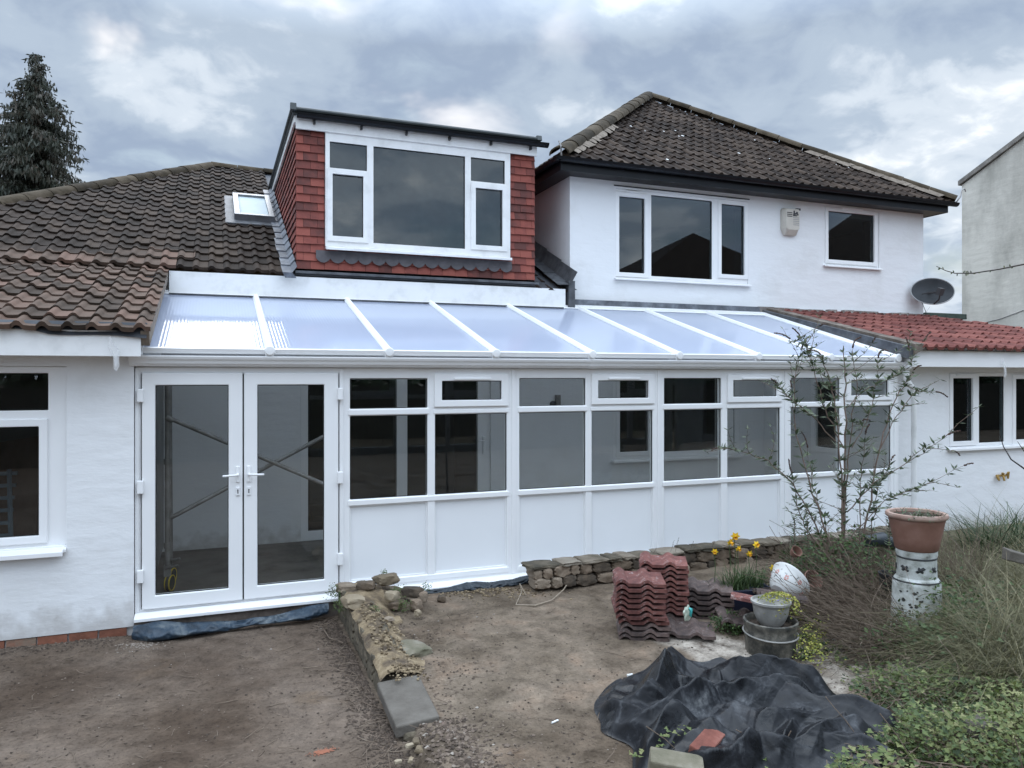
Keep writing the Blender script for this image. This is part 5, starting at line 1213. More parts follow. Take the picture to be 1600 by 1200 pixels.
for (u, v, z, a, b, c, rz, m) in ((603, 905, .22, .12, .085, .045, .3, 'stonepale'), (572, 915, .19, .085, .06, .04, -.4, 'stone'), (551, 940, .17, .085, .10, .05, .2, 'stonepale'), (540, 918, .15, .09, .09, .045, .1, 'stone'),
    (645, 925, .13, .10, .06, .05, -.7, 'stone'), (612, 932, .14, .07, .06, .05, .9, 'stonepale'), (618, 945, .08, .06, .05, .035, .3, 'stone'), (650, 945, .06, .05, .05, .05, .5, 'stone'), (588, 958, .09, .035, .03, .022, .2, 'stonepale'), (563, 972, .10, .03, .025, .02, .7, 'stonepale'),
    (653, 958, .04, .028, .03, .03, .5, 'stonepale'), (660, 932, .10, .05, .05, .05, 1.2, 'stone'), (606, 968, .05, .05, .04, .02, .3, 'stone'), (690, 935, .03, .045, .04, .03, 1.2, 'stone')):
    stone_thing(u, v, z, a, b, c, rz, m, SL[k], GS, 200+k); k += 1
k2 = 0; SL2 = ['yellowish stone just off the slab corner', 'largest pale stone beyond the slab end', 'pale pebble tucked against the slab end', 'pale pebble on gravel right of the slab end', 'pale pebble further out on the gravel at the slab end', 'white pebble lowest and leftmost beyond the slab', 'small round pebble in front of the largest pale stone', 'pebble beside the upper left edge of the slab']
for (u, v, s) in ((650, 1160, .03), (660, 1172, .035), (640, 1165, .02), (698, 1150, .02), (700, 1172, .025), (622, 1190, .018), (642, 1188, .02), (590, 1030, .02)):
    stone_thing(u, v, -.085, s*1.3, s*.8, s*.6, k, 'stonepale', '%s' % SL2[k2], 'small pale stones beyond the capping slab', 300+k); k += 1; k2 += 1

# ------------------------------------------------------------------ rubble wall in front of the panels
rb_ = thing('rubble_wall', 'low wall of old stones and bricks in front of the white base panels', 'wall', (4.5, 6.65, 0))
rnd = random.Random(77); mb = MB(); mc = MB(); xw0 = WX(824, 6.62)
def rwz(x): return .20+.03*nz((x, 0), .7)
for row in range(3):
    x = xw0+(.0 if row < 2 else -.03)+rnd.uniform(0, .06)
    while x < 7.7:
        ln = rnd.choice([.10, .13, .17, .20, .21, .26])*rnd.uniform(.9, 1.1) if row < 2 else rnd.uniform(.14, .34); top = rwz(x)
        h_ = top/2; zc = h_*(row+.5) if row < 2 else top+.018
        vs_, fs_ = rock_verts(rnd, (x+ln/2, 6.64-(.0 if row < 2 else .0)+rnd.uniform(-.012, .012), zc+rnd.uniform(-.006, .006)), ln/2*1.12, .13 if row < 2 else .14, h_/2*1.2 if row < 2 else .024, rnd.uniform(-.09, .09), sub=3, box=.95, rough=.09)
        (mb if row < 2 else mc).mesh(vs_, fs_, rnd.random()); x += ln+.006
mb.build('stonework', M['stone'], rb_, smooth=True, weld=False)
mc.build('coping_stones', mat('mossy_coping', [(.05, .042, .028), (.11, .09, .062), (.19, .155, .115), (.26, .225, .18)], .95, 7, 9, 1, 30, attr=('tile', .35), bdist=.015), rb_, smooth=True, weld=False)
mb = MB(); mb.box(xw0+.1, 7.7, 6.6, 6.68, -.05, .17); mb.build('mortar_core', M['soil'], rb_)
# soil bed right of the wall
# ------------------------------------------------------------------ membranes under the frames
def ribbon(name, m, pts, label, cat, ext=None, th=.004, rows=12, seed=1):
    """pts: (x, y, z_top, z_bot, bulge)"""
    rnd = random.Random(seed); mb = MB(); N_ = 200; vs = []
    for i in range(N_+1):
        t = i/N_*(len(pts)-1); a = pts[min(int(t), len(pts)-2)]; b = pts[min(int(t), len(pts)-2)+1]; f = t-min(int(t), len(pts)-2); f = f*f*(3-2*f)
        x, y, zt, zb, bu = [lerp(a[k], b[k], f) for k in range(5)]
        for r in range(rows+1):
            s = r/rows; wob = .5*nz((x*6, s*2), 1, seed)+.3*nz((x*14, s*5), 1, seed)
            vs.append((x+.01*nz((x*9, s*3), 1, seed+5), y-bu*math.sin(math.pi*s*.9)-.015*wob*2, lerp(zt, zb, s)+.014*nz((x*5, s), 1, seed+9)))
            q_ = vs[-1]; cr_ = (1-abs(nz((x*9, s*3), 1, seed+2))*2.4)*.022+(1-abs(nz((x*22, s*6), 1, seed+4))*2.4)*.010; vs[-1] = (q_[0], q_[1]-cr_, q_[2]+cr_*.4)
    w_ = rows+1; mb.mesh(vs, [(i*w_+r, (i+1)*w_+r, (i+1)*w_+r+1, i*w_+r+1) for i in range(N_) for r in range(rows)])
    o = mb.build(name, m, smooth='all'); sm = o.modifiers.new('thick', 'SOLIDIFY'); sm.thickness = th; tag(o, label, cat); return o
ribbon('plastic_sheet', M['bluesheet'], [(WX(207, 6.84), 6.86, -.015, -.14, .05), (WX(240, 6.8), 6.86, -.01, -.15, .16), (WX(300, 6.8), 6.86, -.04, -.14, .13), (WX(370, 6.8), 6.86, -.07, -.12, .06), (WX(430, 6.8), 6.86, -.05, -.12, .07), (WX(480, 6.82), 6.87, -.02, -.12, .10), (WX(513, 6.85), 6.88, .0, -.10, .06)],
       'crumpled blue-grey plastic sheet under the double doors', 'plastic sheet', seed=3)
ribbon('plastic_sheet', M['blackmem'], [(WX(655, 6.9), 6.90, .0, -.03, .03), (WX(700, 6.87), 6.88, .015, -.03, .06), (WX(730, 6.85), 6.87, .05, -.03, .10), (WX(765, 6.86), 6.87, .03, -.03, .08), (WX(800, 6.87), 6.88, .03, -.03, .07), (WX(820, 6.87), 6.88, .05, -.02, .05), (WX(835, 6.88), 6.88, .06, -.02, .03)],
       'black plastic membrane tucked under the base of the white panels', 'plastic sheet', seed=8)
mb = MB(); mb.box(cx0, 1.06, 6.93, 7.08, -.25, -.002); mb.build('footing', mat('footing_concrete', [(.08, .062, .05), (.15, .12, .10), (.20, .17, .145)], .95, 8, 8, .8, 30), con)
mb = MB(); mb.box(1.06, cx1+.3, 6.95, 7.08, -.25, -.003); mb.build('footing', M['slab'], con)

# ------------------------------------------------------------------ spare roof tiles
def tile_mesh(seed, wdt=.385, ln=.36, th=.024):
    rnd = random.Random(seed); prof = []; n = 24
    for i in range(n+1):
        t = i/n; ph = (t*2) % 1; hgt = .028*math.sin(math.pi*min(1, ph/.50)) if ph < .50 else -.002
        prof.append((t*wdt-wdt/2, hgt))
    vs = []; m = 6
    for j in range(m+1):
        y = -ln/2+ln*j/m
        for x, z in prof: vs.append((x+rnd.uniform(-.0006, .0006), y, z+th))
    for j in range(m+1):
        y = -ln/2+ln*j/m
        for x, z in prof: vs.append((x, y, z))
    w_ = n+1; o = (m+1)*w_; fs = [(j*w_+i, j*w_+i+1, (j+1)*w_+i+1, (j+1)*w_+i) for j in range(m) for i in range(n)]
    fs += [(o+j*w_+i, o+(j+1)*w_+i, o+(j+1)*w_+i+1, o+j*w_+i+1) for j in range(m) for i in range(n)]
    for i in range(n): fs += [(i, o+i, o+i+1, i+1), (m*w_+i, m*w_+i+1, o+m*w_+i+1, o+m*w_+i)]
    for j in range(m): fs += [(j*w_, (j+1)*w_, o+(j+1)*w_, o+j*w_), (j*w_+n, o+j*w_+n, o+(j+1)*w_+n, (j+1)*w_+n)]
    mb = MB(); mb.mesh(vs, fs); return mb
def spare(name, cols, dust):
    m = mat(name, cols, .85, 14, 8, .5, 70)
    n = m.node_tree.nodes; l = m.node_tree.links; b = n['Principled BSDF']; src = b.inputs['Base Color'].links[0].from_socket
    oi = n.new('ShaderNodeObjectInfo'); h = n.new('ShaderNodeHueSaturation'); mr = n.new('ShaderNodeMapRange'); l.new(oi.outputs['Random'], mr.inputs[0]); mr.inputs[3].default_value = .7; mr.inputs[4].default_value = 1.25
    l.new(mr.outputs[0], h.inputs['Value']); l.new(src, h.inputs['Color'])
    tcn = n.new('ShaderNodeTexCoord'); ns = n.new('ShaderNodeTexNoise'); ns.inputs['Scale'].default_value = 22; ns.inputs['Detail'].default_value = 8; ns.inputs['Roughness'].default_value = .75
    l.new(tcn.outputs['Object'], ns.inputs[0]); r = n.new('ShaderNodeValToRGB'); l.new(ns.outputs['Fac'], r.inputs[0]); r.color_ramp.elements[0].position = .56; r.color_ramp.elements[1].position = .72
    r.color_ramp.elements[1].color = (dust, dust, dust, 1)
    mx = n.new('ShaderNodeMix'); mx.data_type = 'RGBA'; l.new(r.outputs[0], mx.inputs[0]); l.new(h.outputs[0], mx.inputs[6]); mx.inputs[7].default_value = (.52, .47, .44, 1); l.new(mx.outputs[2], b.inputs['Base Color']); return m
M['spare_red'] = spare('spare_red_tile', [(.075, .026, .022), (.13, .044, .036), (.20, .078, .062)], .8)
M['spare_dark'] = spare('spare_dark_tile', [(.04, .03, .028), (.08, .055, .048), (.14, .095, .082)], .5)
SRC = {'red': tile_mesh(1).build('pantile', M['spare_red'], smooth=True), 'dark': tile_mesh(2).build('pantile', M['spare_dark'], smooth=True)}
first = {'red': True, 'dark': True}
ORD = ['topmost', 'second', 'third', 'fourth', 'fifth', 'sixth', 'seventh', 'eighth', 'ninth', 'tenth', 'eleventh', 'twelfth', 'thirteenth']
def put_tile(kind, loc, rotv, label, group='spare roof tiles piled on the terrace'):
    if first[kind]: o = SRC[kind]; first[kind] = False
    else: o = SRC[kind].copy(); C.objects.link(o)
    o.location = loc; o.rotation_euler = rotv; tag(o, label, 'roof tile', group); return o
rnd = random.Random(5)
def stack(u, v, n, rz, kinds, where, step=.042, seed=1, z0=None, slip=None):
    r = random.Random(seed); b = G(u, v, 0.0); d = Vector((b.x, b.y, 0)).normalized(); c = b+d*.18; z = ground_z(c.x, c.y)-.005 if z0 is None else z0
    for i in range(n):
        o = n-1-i; kd = kinds(i)
        pos = 'topmost' if o == 0 else ('bottom' if i == 0 else ORD[o]+' from top')
        dx, dy = r.uniform(-.010, .010), r.uniform(-.010, .010)
        if slip: sx_, sy_ = slip(i); dx += sx_; dy += sy_
        put_tile(kd, (c.x+dx, c.y+dy, z), (r.uniform(-.015, .015), r.uniform(-.02, .02), rz+r.uniform(-.04, .04)), '%s %s roof tile, %s' % (pos, 'red' if kd == 'red' else 'dark', where)); z += step
stack(998, 999, 11, R(-26), lambda i: 'dark' if i < 3 else 'red', 'tall stack nearest the bare terrace', seed=3, slip=lambda i: (.035 if i < 4 else 0, -.0))
stack(1037, 973, 12, R(-30), lambda i: 'dark' if i < 2 else 'red', 'tallest stack just behind', seed=4, step=.0425)
stack(1108, 966, 6, R(-34), lambda i: 'dark', 'low dark stack right of the tall stacks', seed=6, step=.043)
p = G(1073, 990, .0); put_tile('dark', (p.x+.05, p.y+.05, .0), (0, 0, R(-30)), 'dark roof tile lying flat on ground between the stack and the weeds')
p = G(1118, 990, .0); q_ = D(1180, 942, 6.05); put_tile('red', tuple(q_), (R(6), R(14), R(-34+82)), 'dusty red roof tile lying slantwise between low dark stack and grey planter')
q2 = D(1218, 930, 6.2); put_tile('dark', tuple(q2-Vector((0, 0, .02))), (R(4), R(8), R(-34+95)), 'dark reddish roof tile propped behind the slanting red tile')
q3 = D(1160, 962, 6.1); put_tile('dark', (q3.x, q3.y, .05), (R(0), R(4), R(-28)), 'dark roof tile lying low under the slanting red tile')
# wrapper
p = D(1073, 958, 5.72); mb = MB(); rr = random.Random(2); vs_, fs_ = rock_verts(rr, p, .042, .02, .048, .4, sub=3, box=.3, rough=.5); mb.mesh(vs_, fs_)
wr = tag(mb.build('wrapper', M['litter'], smooth=True), 'small crumpled pale green plastic bag resting between the tile stacks', 'plastic bag')
mb = MB(); vs_, fs_ = rock_verts(rr, p+Vector((.03, -.006, .012)), .022, .018, .035, .4, sub=2, box=.3, rough=.5); mb.mesh(vs_, fs_); mb.build('teal_print', M['teal'], wr, smooth=True)
wr.location = (0, 0, 0)

# ------------------------------------------------------------------ pots
pot_c = G(1432, 985, 0); pot_c = D(1432, 985, 6.0); pot_c.z = ground_z(pot_c.x, pot_c.y)
ch = thing('chimney_pot', 'white painted chimney pot with black crosses carrying the terracotta pot', 'chimney pot', tuple(pot_c))
mb = MB(); mb.lathe([(.20, -.02), (.20, .06), (.185, .08), (.175, .34), (.172, .385), (.160, .405), (.146, .42), (.142, .58), (.150, .60), (.148, .632), (.120, .632), (.118, .5)], pot_c, 40, wob=.01); mb.build('body', M['chimney'], ch, smooth=True)
mb = MB()
for z, r in ((.575, .1445), (.395, .170)):
    mb.lathe([(r, z-.007), (r+.004, z), (r, z+.007)], pot_c, 40)
mb.build('band', M['chimblack'], ch, smooth=True)
for k in range(8):
    t = k*math.pi/4+.9; c = pot_c+Vector((math.cos(t)*.1455, math.sin(t)*.1455, .495)); tv = Vector((-math.sin(t), math.cos(t), 0)); ov = Vector((math.cos(t), math.sin(t), 0)); mb = MB()
    for sg in (1, -1):
        jj = .7+.5*((k*7+sg) % 3)/2; a1 = tv*.022*jj+Vector((0, 0, .017*sg)); w_ = tv*.008*jj-Vector((0, 0, .008*sg)); mb.mesh([c+ov*.001-a1*1.1-w_, c+ov*(-.002)+a1*1.1-w_, c+ov*.001+a1*1.1+w_, c+ov*(-.002)-a1*1.1+w_, c+ov*.006], [(0, 1, 4), (1, 2, 4), (2, 3, 4), (3, 0, 4)])
    mb.build('black_cross', M['chimblack'], ch)
mb = MB(); rr = random.Random(9)
for _ in range(90):
    t = rr.uniform(math.pi, 2.2*math.pi); z = rr.uniform(.09, .33); r = .1835-.03*(z-.08); c = pot_c+Vector((math.cos(t)*r, math.sin(t)*r, z)); tv = Vector((-math.sin(t), math.cos(t), 0)); s = rr.uniform(.004, .016)
    mb.face([c+tv*s*math.cos(k)*rr.uniform(.5, 1.4)+Vector((0, 0, 1))*s*math.sin(k)*rr.uniform(.5, 1.4)+Vector((math.cos(t), math.sin(t), 0))*.002 for k in (0, 1, 2.1, 3.1, 4.2, 5.3)])
mb.build('flaked_paint', M['chimblack'], ch, weld=False)
pt = pot_c+Vector((0, 0, .633))
tp = thing('terracotta_pot', 'large terracotta flowerpot standing on the white chimney pot', 'flowerpot', tuple(pt))
mb = MB(); mb.lathe([(0, .0), (.148, 0), (.158, .012), (.172, .09), (.190, .17), (.197, .215), (.203, .235), (.203, .242), (.200, .26), (.190, .27), (.186, .255), (0, .24)], pt, 48); mb.build('body', M['terra'], tp, smooth=True)
mb = MB(); mb.lathe([(.197, .252), (.214, .252), (.224, .262), (.226, .276), (.220, .290), (.205, .294), (.192, .288), (.188, .268)], pt, 48); mb.build('rim', M['terralight'], tp, smooth=True)
mb = MB(); mb.lathe([(0, .262), (.1, .266), (.189, .262)], pt, 24); mb.build('soil', M['soil'], tp, smooth=True)
mb = MB(); rr = random.Random(14)
for _ in range(70):
    a, r = rr.uniform(0, 6.3), .17*rr.random()**.5; q = pt+Vector((r*math.cos(a), r*math.sin(a), .265)); blade(mb, q, (rr.gauss(0, .5), rr.gauss(0, .5), 1), rr.uniform(.03, .09), .004, rr.random(), .7, 3, rr)
for _ in range(26):
    a = rr.uniform(3.6, 5.2); q = pt+Vector((.2*math.cos(a), .2*math.sin(a), .29)); leaf(mb, q, Vector((math.cos(a)*.4, math.sin(a)*.6, rr.uniform(-.8, .6))), Vector((0, 0, 1)), rr.uniform(.03, .06), .008, rr.random())
tag(mb.build('weeds', M['buddleia'], weld=False), 'sparse weeds growing in the big terracotta pot', 'weeds')
# dark plastic tub behind and rolled membrane
tb = D(1391, 930, 6.5); mb = MB(); mb.lathe([(0, 0), (.075, 0), (.09, .30), (.097, .31), (.097, .33), (.085, .33), (.08, .28), (0, .27)], (tb.x, tb.y, .0), 20)
tag(mb.build('plant_tub', M['chimblack'], smooth=True), 'black plastic plant tub standing behind the chimney pot', 'plant tub')
mb = MB(); c0 = D(1352, 846, 7.1); c1_ = D(1404, 846, 7.2); mb.tube([c0, c0.lerp(c1_, .5)+Vector((0, 0, .02)), c1_-Vector((0, 0, .05))], [.05, .07, .05], 12); tag(mb.build('rolled_sheet', M['blackmem'], smooth=True), 'rolled black sheet lying against the conservatory corner', 'rolled sheet')
# grey planter with the small urn inside
pc_ = G(1204, 1024, 0); dv = Vector((pc_.x, pc_.y, 0)).normalized(); pc_ = pc_+dv*.19; pc_.z = ground_z(pc_.x, pc_.y)-.01
M['planter'] = mat('mottled_planter', [(.022, .023, .02), (.055, .052, .044), (.12, .11, .09), (.22, .20, .17)], .8, 11, 10, .7, 40)
pl = thing('round_planter', 'weathered dark round planter with a light hoop beside the black sheet', 'planter', tuple(pc_))
mb = MB(); mb.lathe([(0, 0), (.170, 0), (.178, .02), (.184, .125), (.190, .14), (.186, .15), (.190, .21), (.198, .225), (.198, .245), (.185, .25), (.175, .235), (.172, .19), (0, .19)], pc_, 44, wob=.012); mb.build('body', M['planter'], pl, smooth=True)
mb = MB(); mb.tube([pc_+Vector((.197*math.cos(t), .197*math.sin(t), .155+.014*math.sin(t))) for t in [2*math.pi*k/40 for k in range(41)]], .006, 6, caps=False); mb.build('hoop', M['greypot'], pl, smooth=True)
mb = MB(); mb.lathe([(0, .2), (.174, .2)], pc_, 24); mb.build('soil', M['soil'], pl)
uc = pc_+Vector((.02, .02, .20)); urn = thing('stone_urn', 'small pale grey urn full of yellow foliage standing inside the dark planter', 'urn', tuple(uc))
mb = MB(); mb.lathe([(0, 0), (.075, 0), (.10, .03), (.125, .09), (.132, .14), (.14, .165), (.147, .17), (.147, .185), (.135, .188), (.128, .17), (0, .165)], uc, 36); mb.build('body', M['greypot'], urn, smooth=True)
mb = MB(); rr = random.Random(21)
for _ in range(520):
    a, r = rr.uniform(0, 6.3), .15*rr.random()**.5; q = uc+Vector((.05+r*math.cos(a)*1.1, -.02+r*math.sin(a), .17+.06*(1-(r/.15)**2)+(-.09*rr.random() if r > .12 else 0))); leaf(mb, q, Vector((rr.gauss(0, 1), rr.gauss(0, 1), .6)), Vector((rr.gauss(0, .4), rr.gauss(0, .4), 1)), rr.uniform(.012, .026), rr.uniform(.006, .010), rr.random())
yp = tag(mb.build('yellow_plant', M['primula'], weld=False), 'low plant with yellow green leaves spilling out of the grey urn', 'plant')
mb = MB()
for (a, b, c) in ((-.02, -.10, .21), (-.05, -.09, .19), (.1, -.06, .2)):
    for k in range(5): leaf(mb, uc+Vector((a, b, c)), Vector((math.cos(k*1.26), math.sin(k*1.26), .3)), Vector((0, 0, 1)), .014, .006, .5)
mb.build('violet_flower', leafmat('violet_petal', [(.12, .10, .35), (.25, .22, .5)]), yp, weld=False)
# floral china bowl on its side
bc = D(1232, 918, 6.25); ax = Vector((.75, .15, .42)).normalized(); xa_ = Vector((0, 0, 1)).cross(ax).normalized(); ya_ = ax.cross(xa_)
mbw = T(*(bc+Vector((-.10, 0, -.03)))) @ Matrix((xa_, ya_, ax)).transposed().to_4x4()
bowl = thing('china_bowl', 'white china plant bowl with pink and black flowers tipped on its side', 'china bowl', tuple(bc))
mb = MB(); mb.lathe([(0, 0), (.07, 0), (.105, .03), (.14, .09), (.158, .155), (.168, .165), (.172, .18), (.160, .182), (.150, .15), (.13, .09), (.09, .04), (0, .02)], (0, 0, 0), 44, m=mbw); mb.build('body', M['china'], bowl, smooth=True)
rr = random.Random(8); mbp = MB(); mbk = MB()
def onbowl(t, h, o=.002):
    r = .105+(.14-.105)*(h-.03)/.06 if h < .09 else .14+.018*(h-.09)/.065
    return mbw @ Vector(((r+o)*math.cos(t), (r+o)*math.sin(t), h))
for k in range(9):
    t0 = k*.7; h0_ = rr.uniform(.06, .12)
    for b_ in range(5):
        t = t0+.09*math.cos(b_*1.257); h = h0_+.014*math.sin(b_*1.257)
        (mbp if k % 2 else mbp).face([onbowl(t+.05*math.cos(q), h+.0075*math.sin(q), .003) for q in (0, 1, 2, 3.1, 4.1, 5.2)])
    for b_ in range(9):
        t = t0+rr.uniform(-.3, .3); h = h0_+rr.uniform(-.04, .035); a = rr.uniform(0, 3.1); h = min(.15, max(.035, h))
        mbk.face([onbowl(t-.07*math.cos(a), min(.153, max(.032, h-.009*math.sin(a))), .0025), onbowl(t-.015*math.sin(a), h+.003*math.cos(a), .0025), onbowl(t+.07*math.cos(a), min(.153, max(.032, h+.009*math.sin(a))), .0025), onbowl(t+.015*math.sin(a), h-.003*math.cos(a), .0025)])
mbp.build('pink_flowers', M['pink'], bowl, weld=False); mbk.build('black_leaves', mat('black_leaf_glaze', [(.04, .045, .04), (.07, .09, .07)], .3), bowl, weld=False)
# terracotta shard behind the bowl and fragment in the bed
for (u, v, z, s, l_) in ((1262, 905, .08, .06, 'broken terracotta pot shard behind the tipped china bowl'), (1240, 858, .13, .035, 'small terracotta fragment on the soil bed below the shrub')):
    p = D(u, v, 6.6); mb = MB(); mb.lathe([(s*.9, 0), (s*1.3, s*1.6), (s*1.45, s*1.6), (s*1.05, 0)], (0, 0, 0), 14, m=T(p.x, p.y, p.z-.04) @ rot('X', 50) @ rot('Z', 30)); tag(mb.build('pot_shard', M['terra'], smooth=True), l_, 'pot shard')

# daffodils in a blue trough
dcn = D(1166, 905, 6.55); dcn.z = ground_z(dcn.x, dcn.y)
tr = MB(); tx = Vector((math.cos(R(-14)), math.sin(R(-14)), 0)); 
mt = T(dcn.x, dcn.y, dcn.z) @ rot('Z', -14)
tr.mesh([mt @ Vector(p) for p in ((-.18, -.09, 0), (.18, -.09, 0), (.18, .09, 0), (-.18, .09, 0), (-.21, -.11, .19), (.21, -.11, .19), (.21, .11, .19), (-.21, .11, .19), (-.195, -.095, .19), (.195, -.095, .19), (.195, .095, .19), (-.195, .095, .19), (-.19, -.09, .165), (.19, -.09, .165), (.19, .09, .165), (-.19, .09, .165))],
        [(3, 2, 1, 0), (0, 1, 5, 4), (1, 2, 6, 5), (2, 3, 7, 6), (3, 0, 4, 7), (4, 5, 9, 8), (5, 6, 10, 9), (6, 7, 11, 10), (7, 4, 8, 11), (8, 9, 13, 12), (9, 10, 14, 13), (10, 11, 15, 14), (11, 8, 12, 15), (12, 13, 14, 15)])
tag(tr.build('trough_planter', M['planterblue'], bevel=.006), 'dark blue trough planter below the daffodils', 'planter')
mb = MB(); rr = random.Random(6)
for c, n_, sp_ in ((dcn+Vector((-.10, .02, .17)), 150, .07), (dcn+Vector((.02, .03, .17)), 90, .10), (dcn+Vector((.16, .03, .17)), 40, .05)):
    for _ in range(n_):
        q = c+Vector((rr.gauss(0, sp_), rr.gauss(0, .03), 0)); blade(mb, q, (rr.gauss(0, .3), rr.gauss(0, .3), 1), rr.uniform(.13, .29), .0045, rr.random(), rr.uniform(.1, .8), 4, rr)
tag(mb.build('daffodil_leaves', M['grassgreen'], weld=False), 'tufts of narrow green daffodil leaves in the blue trough', 'leaves', kind='stuff')
def daffodil(u, v, Z, label, s=1.0, seed=0, base=None):
    rr = random.Random(seed); h = D(u, v, Z); b = base or Vector((h.x+rr.uniform(-.02, .02), h.y+.02, dcn.z+.16)); t = thing('daffodil', label, 'daffodil', tuple(b), 'daffodils by the rubble wall')
    mb = MB(); mb.tube([b, b.lerp(h, .6)+Vector((.01, 0, .01)), h+Vector((0, .02, .01)), h], .003, 6); mb.build('stem', M['grassgreen'], t, smooth=True)
    f = Vector((rr.uniform(-.9, .5), -1, rr.uniform(-.5, .2))).normalized(); x_ = Vector((0, 0, 1)).cross(f).normalized(); y_ = f.cross(x_); m = T(*h) @ Matrix((x_, y_, f)).transposed().to_4x4()
    mb = MB()
    for k in range(6):
        a = k*math.pi/3; R3 = m.to_3x3(); d = R3 @ Vector((math.cos(a), math.sin(a), -.1)); leaf(mb, m @ Vector((0, 0, 0)), d, R3 @ Vector((0, 0, 1)), .040*s, .013*s, .5, .2)
    mb.build('petals', M['petal'], t, weld=False)
    mb = MB(); mb.lathe([(.006*s, 0), (.010*s, .012*s), (.0115*s, .022*s), (.016*s, .028*s), (.011*s, .024*s), (.004*s, .004*s)], (0, 0, 0), 14, m=m, wob=.05); mb.build('trumpet', M['trumpet'], t, smooth=True)
for k, (u, v, Z, l_, s) in enumerate(((1141, 847, 6.5, 'large lower yellow daffodil of the pair above the blue trough', 1.1), (1149, 838, 6.52, 'highest yellow daffodil above the blue trough', 1.1), (1117, 862, 6.5, 'small yellow daffodil leftmost beside the rubble wall', .8), (1154, 857, 6.5, 'yellow daffodil hanging below the highest pair', .85),
    (1182, 851, 6.6, 'yellow daffodil standing alone right of the main tuft', .95), (1171, 865, 6.55, 'low yellow daffodil near the right side of the trough', .85))): daffodil(u, v, Z, l_, s, 40+k)
p = D(1208, 900, 6.4); daffodil(1208, 887, 6.4, 'bent orange yellow daffodil beside the tipped china bowl', .9, 50, Vector((p.x, p.y, .05)))

